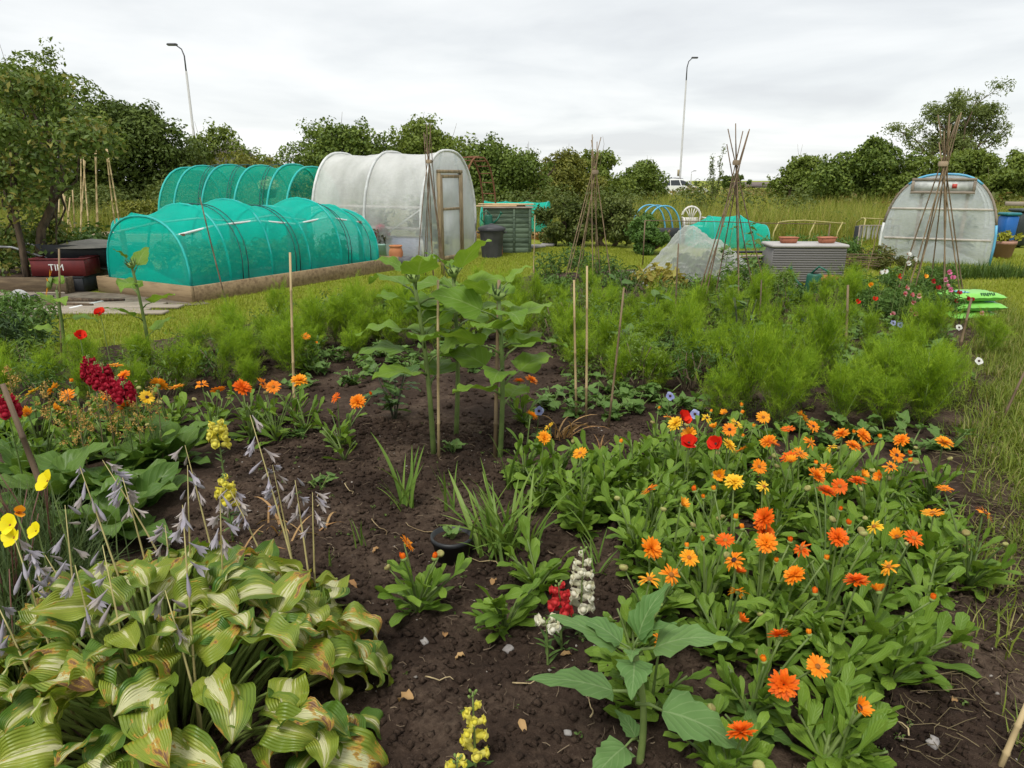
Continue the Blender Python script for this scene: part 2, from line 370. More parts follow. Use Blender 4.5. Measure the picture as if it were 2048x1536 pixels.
# dry stems and crumbs on the soil
def lump(n, seed):
    g = np.random.default_rng(seed); B = np.array([[1, 0, 0], [-1, 0, 0], [0, 1, 0], [0, -1, 0], [0, 0, 1], [0, 0, -1]], float)
    V = B[None]*(.6+.7*g.random((n, 6, 1))) + g.normal(0, .18, (n, 6, 3))
    F = np.array([[0, 2, 4], [2, 1, 4], [1, 3, 4], [3, 0, 4], [2, 0, 5], [1, 2, 5], [3, 1, 5], [0, 3, 5]])
    return V, F
def scat_lumps(poly, n, smin, smax, seed, m, nm, lab, zs=.75):
    q = scatter(poly, n, seed); n = len(q); V, F = lump(n, seed); g = np.random.default_rng(seed)
    s = smin + (smax-smin)*g.random(n)**3
    V = V*s[:, None, None]*np.array([1, 1, zs]); V += np.c_[q, hsoil(q[:, 0], q[:, 1]) + s*.25][:, None]
    F = (F[None] + np.arange(n)[:, None, None]*6).reshape(-1, 3)
    U = np.zeros((n*6, 3)); U[:, 2] = np.repeat(g.random(n), 6)
    obj(nm, (MB().add(V.reshape(-1, 3), F, 0, U), m, True), kind='stuff', label=lab, category='soil')
near = [(-1.3, 1.35), (1.9, 1.35), (2.4, 2.9), (1.2, 4.2), (-1.7, 4.4)]
scat_lumps(near, 20000, .003, .02, 21, SOIL, 'soil_crumbs', 'dark crumbly clods of bare garden soil')
scat_lumps([(-3, 4), (3, 4), (5, 8), (-2, 8.4), (-3.3, 6.6)], 5000, .008, .035, 22, SOIL, 'soil_clods', 'larger dark clods of earth between the far plants')
scat_lumps(near, 420, .003, .009, 23, plain('grit', (.4, .36, .32), (.17, .15, .13), .8, 30), 'soil_grit', 'pale grit scattered over the dark soil')
def litter(poly, n, lmin, lmax, wd, seed, m, nm, lab):
    q = scatter(poly, n, seed); g = np.random.default_rng(seed); n = len(q); L = lmin+(lmax-lmin)*g.random(n)**2; a = g.random(n)*2*PI
    d = np.stack([np.cos(a), np.sin(a)], 1); s_ = np.stack([-np.sin(a), np.cos(a)], 1); b = g.normal(0, .22, n)[:, None]
    rows = []
    for t in (-.5, 0, .5):
        c = q + d*L[:, None]*t + s_*b*L[:, None]*(t*t*4)*.5; z = hsoil(c[:, 0], c[:, 1]) + .006 + (.012*g.random(n) if t else .008)
        for sg in (-1, 1): rows.append(np.c_[c + s_*sg*wd*(.5+.5*g.random())*.5, z + (sg > 0)*.0015])
    V = np.stack(rows, 1); B = np.arange(n)[:, None]*6; F = np.concatenate([B+np.array([[0, 1, 3, 2]]), B+np.array([[2, 3, 5, 4]])])
    U = np.zeros((n*6, 3)); U[:, 2] = np.repeat(g.random(n), 6)
    obj(nm, (MB().add(V.reshape(-1, 3), F, 0, U), m), kind='stuff', label=lab, category='plant litter')
LIT = leafmat('litter', (.06, .04, .028), (.26, .2, .13), .1, .8)
litter(near, 2200, .01, .05, .002, 31, LIT, 'plant_litter', 'small dry stems and chips lying on the soil')
litter([(1.0, 1.3), (1.95, 1.5), (2.6, 2.9), (3.2, 4.1), (4.3, 5.7), (5.2, 7.3), (4.7, 7.2), (3.6, 5.3), (2.5, 3.9), (1.75, 2.7), (1.2, 2.1)], 2000, .04, .16, .0016, 32,
       leafmat('hay', (.07, .055, .03), (.24, .19, .1), .15, .8), 'dry_hay', 'dry grass clippings lying along the edge of the bed')

q_ = scatter(near, 150, 61); C_ = np.c_[q_, hsoil(q_[:, 0], q_[:, 1])+.008]; V, F, U = leafcloud(C_, np.full((150, 3), .014)*np.array([1, 1, .5]), 1300, .006, 62, .2)
obj('seedling_weeds', (MB().add(V, F, 0, U), leafmat('weed_seedling', (.07, .13, .03), (.16, .24, .06), .25)), kind='stuff', label='tiny green weed seedlings dotted over the bare soil', category='weeds')
# path of weathered boards at the raised beds
path = sheet([(-12, 7.95), (-5.6, 8.05), (-3.9, 9.0), (-4.4, 9.5), (-6.4, 10.1), (-12, 10.0)], .012, 'path', plain('path_dirt', (.2, .17, .13), (.1, .08, .06), .9, 6))
PLANK = plain('weathered_board', (.34, .29, .23), (.19, .155, .12), .85, 3, .4, .004, stretch=(1, 9, 9))
mb = MB().add(*bbox(-1.05, 1.05, -.09, .09, 0, .03)); bm_ = mb.mesh('board', PLANK, False)
for i in range(9):
    for k in range(3):
        x, y = -5.2 - k*2.13 - (.3 if i % 2 else 0), 8.3 + i*.2 - k*.02
        if y < 9.05 or x < -5.7: obj('board', bm_, path, Matrix.Translation((x, y, .013 - .003*R.random())) @ Matrix.Rotation(R.gauss(0, .006), 4, 'Z'))
road = sheet([(-300, 58), (300, 66), (300, 73.5), (-300, 65.5)], .02, 'road', plain('asphalt', (.06, .06, .06), (.04, .04, .042), .9, 30))

# ------------------------------------------------------------------ rough meadow, brambles
def field(n, ymin, ymax, hmean, seed, wd0, keep=None, hvar=.5):
    g = np.random.default_rng(seed); u = g.random(n); Y = 1/(1/ymin + u*(1/ymax - 1/ymin)); X = (g.random(n)*2-1)*(Y*.86+3)
    if keep is not None:
        k = keep(X, Y); X, Y = X[k], Y[k]
    n = len(X); v = vnoise(X, Y, .35, seed); h = hmean*(.45 + hvar*v + .4*g.random(n))
    return np.c_[X, Y, 0*X], h, wd0*(Y/20)*(.7+.6*g.random(n)), v
occupied = lambda X, Y: ~(((X > -9.5) & (X < 1.6) & (Y < 19.5)) | ((X > 6.5) & (X < 11) & (Y < 17.5)) | (Y < 17.6 + 1.2*np.sin(X*.7)) | ((X > 1.5) & (X < 7) & (Y < 18.3)))
p, h, wd, v = field(170000, 16.5, 52, .78, 41, .008, occupied, .95)
mb = MB(); V, F, U = blades(p, h, wd, .4, 41, .7); U[:, 2] = (U[:, 2]*.5 + np.repeat(v, 5)*.5) % 1; mb.add(V, F, 0, U)
obj('meadow_grass', (mb, leafmat('meadow', (.13, .19, .022), (.33, .35, .055), .3, .6, yel=((.42, .33, .12), .86))), kind='stuff', label='tall rough meadow grass behind the allotment plots', category='grass')
def meadow_weeds():
    p, h, wd, v = field(9000, 17.5, 50, .5, 43, .02, occupied, .6); k = v > .42; p = p[k]; h = h[k]
    C = p + np.array([0, 0, 1])*h[:, None]*.7; V, F, U = leafcloud(C, np.c_[h*.5, h*.5, h*.55], 34000, .045, 44, .1)
    obj('meadow_weeds', (MB().add(V, F, 0, U), leafmat('meadow_weed', (.075, .12, .02), (.22, .27, .055), .3, .55, yel=((.33, .25, .1), .88))), kind='stuff', label='leafy wild weeds growing through the meadow grass', category='weeds')
meadow_weeds()
BRAM = leafmat('bramble', (.06, .085, .018), (.19, .19, .05), .25, .55, yel=((.32, .2, .1), .86))
C = []; S = []
for i in range(150):
    x = R.uniform(-16, 42); y = R.uniform(46, 54) + x*.03; s = R.uniform(.5, 1.1)
    C.append((x, y, R.uniform(.2, .62))); S.append((s*1.5, s, s*.62))
for i in range(45):
    x = R.uniform(12, 34); y = R.uniform(24, 32); s = R.uniform(.5, 1.0); C.append((x, y, .3 + (x-12)*.012)); S.append((s*1.5, s, s*.9))
mb = MB(); V, F, U = leafcloud(np.array(C), np.array(S), 42000, .1, 51); mb.add(V, F, 0, U)
obj('bramble_bank', (mb, BRAM), kind='stuff', label='tangled bramble bank at the far side of the meadow', category='brambles')
C = []; S = []
for i in range(70):
    x = R.uniform(-14.5, -7.5) if i < 40 else R.uniform(-9, 10); y = R.uniform(21.5, 25); s = R.uniform(.35, .7); C.append((x, y, .5 + .35*R.random())); S.append((s*1.3, s, s*1.1))
mb = MB(); V, F, U = leafcloud(np.array(C), np.array(S), 20000, .055, 52); mb.add(V, F, 0, U)
obj('nettle_bank', (mb, leafmat('nettle', (.055, .09, .02), (.17, .2, .05), .25, .55)), kind='stuff', label='bank of tall nettles and weeds under the hedge', category='weeds')

# ------------------------------------------------------------------ hedge shrubs and trees
BARK = plain('bark', (.14, .1, .065), (.05, .037, .026), .95, 9, .8, .02, stretch=(3, 3, .7))
TWIG = plain('twig', (.17, .13, .08), (.09, .07, .045), .9, 12)
def limb(mb, a, b, r0, r1, k=5, wob=.06, n=6):
    a = np.array(a, float); b = np.array(b, float); t = np.linspace(0, 1, k)[:, None]; L = np.linalg.norm(b-a)
    p = a + (b-a)*t + NR.normal(0, wob*L, (k, 3))*np.sin(PI*t); mb.add(*tube(p, np.linspace(r0, r1, k), n)); return p
def woody(nm, lab, cat, x, y, w, hgt, d, n, ls, m, seed, lo=.05, clump=.34, shape='dome', group=None, nclump=26, trunk=True, whips=8, shell=.72):
    t = thing(nm, lab, cat, (x, y, 0), 0, group); g = np.random.default_rng(seed); C = []; S = []; nclump = int(nclump*1.7); clump *= .8; ls *= .82; n = int(n*1.3)
    while len(C) < nclump:
        q = g.random(3)*2-1
        if np.dot(q, q) > 1: continue
        zz = (q[2]+1)/2
        env = 1.0 if shape == 'dome' else (.35+.65*math.sin(PI*min(1, zz*.8+.12)))
        taper = math.sqrt(max(.05, 1-(max(0, zz-.35)/.65)**2)) if shape == 'dome' else env
        px, py = q[0]*w/2*taper*.82, q[1]*d/2*taper*.82; pz = hgt*(lo + (.9-lo)*zz)
        s = clump*(.7+.6*g.random())*min(w, hgt)*.5; s2 = min(s, hgt-pz+.12)
        C.append((px, py, max(pz, s2*.7))); S.append((s*1.15, s, s2*.9))
    C = np.array(C); S = np.array(S)
    K = 130; ci = g.integers(len(C), size=K); dd = g.normal(0, 1, (K, 3)); dd[:, 2] = np.abs(dd[:, 2])*.9; dd /= np.linalg.norm(dd, axis=1)[:, None]
    C2 = C[ci] + dd*S[ci]*(.92+.5*g.random((K, 1))); s2 = np.full((K, 3), .085*min(w, hgt))*(.4+.9*g.random((K, 1)))
    V, F, U = leafcloud(C, S, n, ls, seed, shell); mb = MB().add(V, F, 0, U); V, F, U = leafcloud(C2, s2, n//3, ls, seed+500, .1); mb.add(V, F, 0, U)
    obj('crown', (mb, m), t)
    mt = MB()
    if trunk:
        for k in range(3 if shape == 'dome' else 1): limb(mt, (g.normal(0, .12*w), g.normal(0, .08), -.05), (g.normal(0, .2*w), g.normal(0, .1), hgt*.6), .05+.012*hgt, .025)
        for c in C[:12]: limb(mt, (c[0]*.15, c[1]*.15, hgt*.18), c, .02+.006*hgt, .012)
        obj('trunk', (mt, BARK), t)
    if whips:
        mw = MB()
        for k in range(whips):
            c = C[g.integers(len(C))]; z0 = c[2]; a = np.array([c[0], c[1], z0]); L = .35*hgt*(.5+g.random()); b = a + np.array([g.normal(0, .12*L), g.normal(0, .1*L), S[0][2]*.9 + L*.45])
            mw.add(*tube(limb_pts(a, b, g), np.linspace(.012, .004, 4), 4))
        obj('shoots', (mw, TWIG), t, kind='stuff')
    return t
def limb_pts(a, b, g): t = np.linspace(0, 1, 4)[:, None]; return a + (b-a)*t + g.normal(0, .02, (4, 3))
HD1 = leafmat('hawthorn', (.055, .1, .016), (.205, .27, .05), .25, .5)
HD2 = leafmat('hedge_mid', (.068, .115, .018), (.24, .3, .056), .28, .5)
HD3 = leafmat('hedge_yellow', (.085, .11, .017), (.26, .255, .05), .28, .5)
HD4 = leafmat('sycamore', (.042, .076, .017), (.15, .2, .042), .22, .5)
WIL = leafmat('willow', (.09, .13, .035), (.25, .3, .1), .35, .5)
def at(px, Y): return (px-1024)/FPX*(Y*CP + CAM_H*SP)
def top(py, Y): return D(1024, py, Y).z
def hedge(nm, lab, cat, x0, x1, ytop, Y, n, ls, m, seed, **k):
    xa, xb = (D(q_, (ytop+365)/2, Y).x for q_ in (x0, x1)); w = (xb-xa)*1.28
    return woody(nm, lab, cat, (xa+xb)/2, Y, w, top(ytop, Y)*1.09, k.pop('d', min(w, 3.2)), n, ls, m, seed, **k)
hedge('hedge_tree', 'tallest dark hedge tree at the back beside the leafy fruit tree', 'tree', -80, 235, 128, 25, 24000, .085, HD2, 61, nclump=34, clump=.3)
hedge('hedge_tree', 'dark rounded hedge tree sloping down towards the first lamp post', 'tree', 120, 372, 212, 26, 20000, .085, HD4, 62, nclump=32, clump=.36)
hedge('hedge_shrub', 'scruffy low shrub beyond the green net tunnel by the lamp post', 'shrub', 330, 560, 272, 30, 9000, .08, HD2, 63, nclump=22, shape='cone')
hedge('hedge_shrub', 'dull olive scrub filling the gap left of the white polytunnel', 'shrub', 290, 660, 322, 27, 10000, .07, HD3, 64, nclump=26, clump=.5, whips=3)
hedge('hedge_shrub', 'broad leafy hedge shrub rising right behind the white polytunnel', 'shrub', 580, 800, 248, 27, 15000, .08, HD1, 65, nclump=28)
hedge('hedge_shrub', 'second broad hedge shrub behind the white polytunnel door', 'shrub', 740, 950, 258, 28, 13000, .08, HD2, 66, nclump=26)
hedge('hedge_shrub', 'dark dense hedge shrub behind the green slatted bin', 'shrub', 910, 1085, 280, 27, 13000, .08, HD1, 67, nclump=26, clump=.4)
hedge('hedge_shrub', 'yellowish low hedge shrub between two darker shrubs', 'shrub', 1050, 1200, 318, 30, 8000, .08, HD3, 68, clump=.45, nclump=20, whips=4)
hedge('hedge_shrub', 'upright shrub with pale twigs behind the cane wigwam', 'shrub', 1150, 1250, 302, 33, 6500, .09, HD2, 69, nclump=18, shape='cone', whips=9)
hedge('hedge_shrub', 'small rounded shrub standing left of the white car', 'shrub', 1236, 1330, 330, 36, 6500, .09, HD1, 70, nclump=16, clump=.4, whips=6)
hedge('hedge_shrub', 'small isolated shrub with wispy shoots on the open meadow', 'shrub', 1560, 1655, 320, 34, 6000, .09, HD2, 71, nclump=14, clump=.4, whips=8)
hedge('hedge_shrub', 'wide dark thicket below the tall feathery tree', 'shrub', 1640, 1850, 288, 30, 14000, .09, HD1, 72, nclump=28)
hedge('hedge_shrub', 'dark thicket behind the right-hand polytunnel', 'shrub', 1790, 2010, 300, 29, 13000, .09, HD2, 73, nclump=26)
hedge('hedge_shrub', 'hedge shrub at the far right beyond the blue bin', 'shrub', 1960, 2160, 312, 27, 11000, .085, HD2, 74, nclump=24)
# feathery willow-like tree: visible branches, open crown
def open_tree():
    Y = 38; x = D(1905, 260, Y).x; H = top(205, Y); t = thing('willow_tree', 'open feathery tree with visible branches above the thicket', 'tree', (x, Y, 0))
    mt = MB(); g = np.random.default_rng(81); tips = []
    for k in range(11):
        a = g.random()*2*PI; rr = 2.3*math.sqrt(g.random()); tip = (rr*math.cos(a)*1.05 + .25, rr*math.sin(a)*.7, H*(.66+.31*math.sqrt(max(0, 1-(rr/3.2)**2)) - .06*g.random()))
        p = limb(mt, (0, 0, .2), tip, .13, .02, 7, .07)
        for j in range(7):
            q = p[3+j % 4]; e_ = q + np.array([g.normal(0, .6), g.normal(0, .5), g.normal(.45, .25)]); limb(mt, q, e_, .03, .008, 4); tips.append(e_)
        tips.append(p[-1])
    for sx_ in (1, -1):
        for _ in range(3):
            p = limb(mt, (0, 0, 2.2), (sx_*g.uniform(2.2, 2.9), g.normal(0, .5), g.uniform(3.0, 4.2)), .07, .012, 6, .05); tips += [p[-1], p[-2]]
    obj('trunk', (mt, BARK), t)
    C = np.array(tips); S = np.full((len(C), 3), .5)*np.array([1.1, 1, .75])*(.6+.7*g.random((len(C), 1)))
    V, F, U = leafcloud(C, S, 15000, .085, 82, .15, .32); obj('crown', (MB().add(V, F, 0, U), WIL), t)
open_tree()
def sapling():
    Y = 40; x = D(1432, 340, Y).x; H = top(298, Y); t = thing('willow_sapling', 'tall thin pale sapling sticking up right of the car', 'sapling', (x, Y, 0)); mt = MB(); C = []
    for k in range(5):
        b = (NR.normal(0, .22), 0, H*(1 - .13*k)); p = limb(mt, (0, 0, 0), b, .03, .008, 8, .02)
        C += [p[j]+NR.normal(0, .05, 3) for j in range(3, 8)]
    obj('trunk', (mt, TWIG), t); C = np.array(C); V, F, U = leafcloud(C, np.full((len(C), 3), .2)*np.array([.8, .8, 1.6]), 750, .08, 83, .1, .25); obj('crown', (MB().add(V, F, 0, U), WIL), t)
sapling()
hedge('far_tree', 'small dark distant tree on the skyline behind a cane wigwam', 'tree', 1440, 1500, 350, 110, 1500, .25, HD4, 84, nclump=12, whips=0)
# clipped privet
def privet():
    Y = 18.6; xa, xb = at(215, Y), at(345, Y); t = thing('clipped_hedge', 'low clipped privet hedge with yellow-green top by the green net tunnel', 'hedge', ((xa+xb)/2, Y, 0))
    C = np.array([(R.uniform(xa, xb)-(xa+xb)/2, R.uniform(-.35, .35), R.uniform(.3, .72)) for _ in range(40)]); V, F, U = leafcloud(C, np.full((40, 3), .36), 9000, .04, 85)
    obj('crown', (MB().add(V, F, 0, U), leafmat('privet', (.07, .095, .015), (.25, .25, .04), .25, .5)), t)
    mt = MB()
    for k in range(8): limb(mt, (-.8+k*.23, 0, 0), (-.8+k*.23+R.gauss(0, .1), 0, .6), .02, .008)
    obj('trunk', (mt, BARK), t)
privet()
# broad-leaved fruit tree at the left
def fruit_tree():
    bx, by = -7.0, 10.4; t = thing('fruit_tree', 'leafy fruit tree with a bare bent trunk in the raised bed', 'tree', (bx, by, 0)); g = np.random.default_rng(91); mt = MB(); C = []; S = []
    A = lambda px, py, dy=0: np.array(D(px, py, by+dy)) - np.array([bx, by, 0])
    p = np.array([A(68, 590), A(80, 520), A(82, 460), A(105, 410), A(110, 350), A(95, 290), A(60, 210)]); mt.add(*tube(p, [.075, .068, .06, .055, .042, .028, .012], 8))
    p2 = np.array([A(60, 590, -.2), A(45, 500, -.2), A(30, 430, -.2), A(28, 330, -.2), A(10, 250, -.1)]); mt.add(*tube(p2, [.055, .045, .04, .028, .012], 8))
    for (px, py, dy) in [(160, 270, -.5), (185, 290, -.3), (130, 300, .4), (30, 190, 0), (90, 200, .3), (20, 240, -.6), (60, 250, -.7), (0, 300, -.5), (50, 330, -.6), (120, 250, .2), (10, 380, -.4), (40, 420, -.5), (150, 240, .3), (20, 160, 0), (110, 330, -.4), (0, 230, .4), (0, 350, .3), (70, 280, .5), (45, 370, .3), (-40, 270, 0), (-40, 350, -.3), (-50, 420, 0), (10, 470, .2), (120, 500, .4), (100, 470, .4), (25, 520, .3), (130, 550, .2)]:
        e_ = A(px, py, dy); q = p[3+g.integers(3)] if px > 40 else p2[2+g.integers(2)]; limb(mt, q, e_, .022, .006, 5, .05)
        for _ in range(2): C.append(e_ + g.normal(0, .1, 3)); S.append(np.array([.34, .34, .26])*(.6+.6*g.random()))
    obj('trunk', (mt, BARK), t)
    V, F, U = leafcloud(np.array(C), np.array(S), 8800, .043, 92, .25, .55)
    obj('crown', (MB().add(V, F, 0, U), leafmat('fruit_leaf', (.05, .095, .018), (.17, .23, .05), .3, .42, yel=((.28, .24, .06), .85))), t)
fruit_tree()
# ------------------------------------------------------------------ tunnels
def m_net(name, c, alpha, dens=260):
    def b(t, out):
        d = bsdf(t, c, .6, .3); tl = t.nodes.new('ShaderNodeBsdfTranslucent'); tl.inputs[0].default_value = (*[min(1, v*1.15) for v in c], 1)
        m1 = nd(t, 'ShaderNodeMixShader'); m1.inputs[0].default_value = .5; t.links.new(d.outputs[0], m1.inputs[1]); t.links.new(tl.outputs[0], m1.inputs[2])
        tp = t.nodes.new('ShaderNodeBsdfTransparent'); lw = nd(t, 'ShaderNodeLayerWeight', Blend=.35)
        n = noise(t, 3.5, 4); cv = mth(t, 'ADD', mth(t, 'ADD', alpha-.12, mth(t, 'MULTIPLY', n, .24)), mth(t, 'MULTIPLY', lw.outputs['Facing'], .35))
        m2 = nd(t, 'ShaderNodeMixShader'); t.links.new(mth(t, 'MINIMUM', cv, 1.0), m2.inputs[0]); t.links.new(tp.outputs[0], m2.inputs[1]); t.links.new(m1.outputs[0], m2.inputs[2]); t.links.new(m2.outputs[0], out.inputs[0])
    return mat(name, b)
NET = m_net('green_netting', (.004, .66, .52), .5)
NETD = m_net('dark_green_netting', (.002, .46, .33), .38)
FLEECE = m_net('white_fleece', (.6, .63, .58), .34)
PIPE_T = plain('teal_pipe', (.02, .42, .38), (.015, .34, .32), .45, 5)
PIPE_W = plain('white_pipe', (.7, .71, .7), (.5, .51, .5), .4, 6)
STRAP = plain('dark_cord', (.02, .09, .09), (.015, .06, .06), .6, 6)
TIMBER = plain('raised_bed_timber', (.3, .215, .12), (.15, .1, .055), .8, 2.5, .5, .004, stretch=(1, 8, 8))
TIMBER_D = plain('old_timber', (.2, .145, .085), (.1, .07, .042), .85, 3, .5, .004, stretch=(1, 8, 8))
def poly_mat(name, op, tint):
    def b(t, out):
        n = noise(t, 2.2, 6, stretch=(1, 1, .5)); n2 = noise(t, 14, 4)
        d = bsdf(t, ramp(t, n, [(.3, tuple(v*.8 for v in tint)), (.65, tint)]), .32, .5, n2, .5, .03); tl = t.nodes.new('ShaderNodeBsdfTranslucent'); tl.inputs[0].default_value = (*tint, 1)
        m1 = nd(t, 'ShaderNodeMixShader'); m1.inputs[0].default_value = .45; t.links.new(d.outputs[0], m1.inputs[1]); t.links.new(tl.outputs[0], m1.inputs[2])
        tp = t.nodes.new('ShaderNodeBsdfTransparent'); m2 = nd(t, 'ShaderNodeMixShader'); l = luv(t)
        f = mth(t, 'ADD', mth(t, 'ADD', op, mth(t, 'MULTIPLY', mth(t, 'SUBTRACT', n, .5), .5)), mth(t, 'MULTIPLY', mth(t, 'POWER', l[1], 1.6), .55))
        t.links.new(mth(t, 'MINIMUM', mth(t, 'MAXIMUM', f, .25), .97), m2.inputs[0])
        t.links.new(tp.outputs[0], m2.inputs[1]); t.links.new(m1.outputs[0], m2.inputs[2]); t.links.new(m2.outputs[0], out.inputs[0])
    return mat(name, b)
POLYW = poly_mat('white_polythene', .36, (.9, .9, .89)); POLYC = poly_mat('clear_polythene', .5, (.78, .82, .84))
def arch(w, h, n=24, flare=.04, pw=.78):          # horseshoe section in x,z
    a = np.linspace(-PI*.5, PI*.5, n+1); x = np.sign(np.sin(a))*np.abs(np.sin(a))**pw*w/2; z = np.cos(a)**.72*h
    x = x*(1 + flare*np.sin(PI*np.clip(z/h, 0, 1)))
    z[0] = z[-1] = 0; return np.stack([x, z], 1)
def skin(mb, hoops, ys, sub, sag, m=0, seed=0, wr=.0):
    """hoops: list of (n,2) sections at ys; skinned with sag between"""
    rows = []; g = np.random.default_rng(seed)
    for i in range(len(ys)-1):
        for k in range(sub + (i == len(ys)-2)):
            t = k/sub; c = hoops[i]*(1-t)+hoops[i+1]*t; f = 1 - sag*math.sin(PI*t); c = c*np.array([1-(1-f)*.5, f]); z = c[:, 1]
            y = ys[i]*(1-t)+ys[i+1]*t; jit = g.normal(0, wr, len(c))*(z > .05)
            rows.append(np.c_[c[:, 0]*(1+jit*.4), np.full(len(c), y), z + jit])
    V = np.array(rows); r, c = V.shape[:2]; i = np.arange(r-1)[:, None]*c; j = np.arange(c-1)[None]
    F = np.stack([i+j, i+c+j, i+c+j+1, i+j+1], -1).reshape(-1, 4)
    hmax = V[..., 2].max(); U = np.zeros((r, c, 3)); U[..., 1] = V[..., 2]/hmax; mb.add(V.reshape(-1, 3), F, m, U.reshape(-1, 3)); return V
def end_fan(mb, sec, y, m=0, pleat=0, seed=0):
    g = np.random.default_rng(seed); n = len(sec); rings = []
    for s in (1, .75, .5, .25, 0):
        p = np.c_[sec[:, 0]*s, np.full(n, y) + pleat*g.normal(0, 1, n)*(s < 1)*s, sec[:, 1]*(s*.75+.25)*(.0 + 1) if s else np.full(n, sec[:, 1].max()*.25)]
        p[:, 2] = np.where(sec[:, 1] < 1e-6, 0, p[:, 2]); rings.append(p)
    V = np.array(rings); r, c = V.shape[:2]; i = np.arange(r-1)[:, None]*c; j = np.arange(c-1)[None]
    U = np.zeros((r, c, 3)); U[..., 1] = V[..., 2]/sec[:, 1].max()*.5
    mb.add(V.reshape(-1, 3), np.stack([i+j, i+j+1, i+c+j+1, i+c+j], -1).reshape(-1, 4), m, U.reshape(-1, 3))
    b0 = V[-1][0]; mb.add([(sec[0, 0], y, 0), (sec[-1, 0], y, 0), (0, y, sec[:, 1].max()*.25)], np.array([[0, 1, 2]]), m)
def frame_rz(ax): return math.atan2(-ax[0], ax[1])  # local +Y along ax

# front net tunnel over its raised bed
d = Vector((.5, .866, 0)); rz = frame_rz(d); Bp = Vector((-4.16, 9.04, 0)); wv = Vector((-.866, .5, 0)); BW, BL = 2.1, 4.25
ctr = Bp + wv*BW/2
rb = thing('raised_bed', 'long timber raised bed under the bright green net tunnel', 'raised bed', ctr, rz)
for nm, a in (('plank', (-BW/2, -BW/2+.045, .046, BL-.046, 0, .22)), ('plank', (BW/2-.045, BW/2, .046, BL-.046, 0, .22)), ('plank', (-BW/2, BW/2, 0, .045, 0, .225)), ('plank', (-BW/2, BW/2, BL-.045, BL, 0, .225))):
    obj(nm, (MB().add(*bbox(*a)), TIMBER, False), rb)
obj('soil', (MB().add(*box(-BW/2+.046, BW/2-.046, .046, BL-.046, 0, .17)), SOIL, False), rb)
nt_ = thing('net_tunnel', 'bright green net tunnel on hoops over the timber raised bed', 'net tunnel', ctr + Vector((0, 0, .17)), rz)
ys = [.12, .75, 1.5, 2.25, 2.95, 3.5, 3.86]; hs = [.93, 1.07, 1.12, 1.0, 1.1, .98, .9]; ws = [1.85]*7
secs = [arch(w_, h_, 20, .0, .9) for w_, h_ in zip(ws, hs)]
mb = MB(); skin(mb, secs, ys, 5, .07, 0, 3, .011); end_fan(mb, secs[0], .12, 0, .012, 1); end_fan(mb, secs[-1], 3.86, 0, .012, 2)
obj('netting', (mb, NET), nt_)
for s, y in zip(secs, ys): obj('hoop', (MB().add(*tube(np.c_[s[:, 0]*.985, np.full(len(s), y), s[:, 1]*.985], .017, 6)), PIPE_T), nt_)
for sx_ in (-1, 1): obj('side_rail', (MB().add(*tube([(sx_*.66, y, .72*h_) for y, h_ in zip(ys, hs)], .017, 6)), PIPE_W), nt_)
for sx_ in (-1, 1):
    for y in (.25, 2.1, 3.7): obj('post', (MB().add(*bbox(sx_*.66-.03, sx_*.66+.03, y-.03, y+.03, 0, .7)), TIMBER_D, False), nt_)
for y in (.95, 1.05, 1.95, 2.03, 3.1, 3.18, 3.66):
    s = arch(1.85, float(np.interp(y, ys, hs)), 20, .0, .9); f_ = 1-.05*math.sin(PI*((np.interp(y, ys, range(7))) % 1)); obj('cord', (MB().add(*tube(np.c_[s[:, 0]*(1+f_)/2*1.01, np.full(len(s), y)+.03*np.sin(s[:, 1]*3), s[:, 1]*f_*1.012], .007, 4)), STRAP), nt_)
VEG = leafmat('crop_leaf', (.06, .13, .03), (.16, .27, .06), .28, .5)
def leafy(nm, lab, cat, x, y, z, w_, h_, n, ls, m, seed, group=None, k=14, stem=True, asp=.5, d_=None):
    t = thing(nm, lab, cat, (x, y, z), 0, group); g = np.random.default_rng(seed); d_ = d_ or w_
    C = np.c_[g.uniform(-w_*.38, w_*.38, k), g.uniform(-d_*.38, d_*.38, k), g.uniform(h_*.25, h_*.8, k)]; S = np.full((k, 3), .3*min(w_, h_)+.02)*(.6+.6*g.random((k, 1)))
    V, F, U = leafcloud(C, S, n, ls, seed, .3, asp); k_ = V[:, 2] < .005; V[k_, 2] = .005+.01*g.random(k_.sum()); obj('foliage', (MB().add(V, F, 0, U), m), t, kind='stuff')
    if stem:
        mt = MB()
        for c in C[:9]: mt.add(*tube(limb_pts(np.array([c[0]*.35, c[1]*.35, -.01]), c, g), np.linspace(.009, .004, 4), 4))
        obj('stem', (mt, TWIG), t, kind='stuff')
    return t
for i, y in enumerate((.6, 1.25, 1.9, 2.6, 3.3)):
    for s in (-.4, .4):
        q = ctr + d*y - wv*s; leafy('cabbage_plant', 'leafy vegetable growing under the bright green net', 'vegetable', q.x, q.y, .17, .55, .5, 260, .055, VEG, 100+i*2+int(s > 0), 'vegetables inside the front net tunnel', 8)

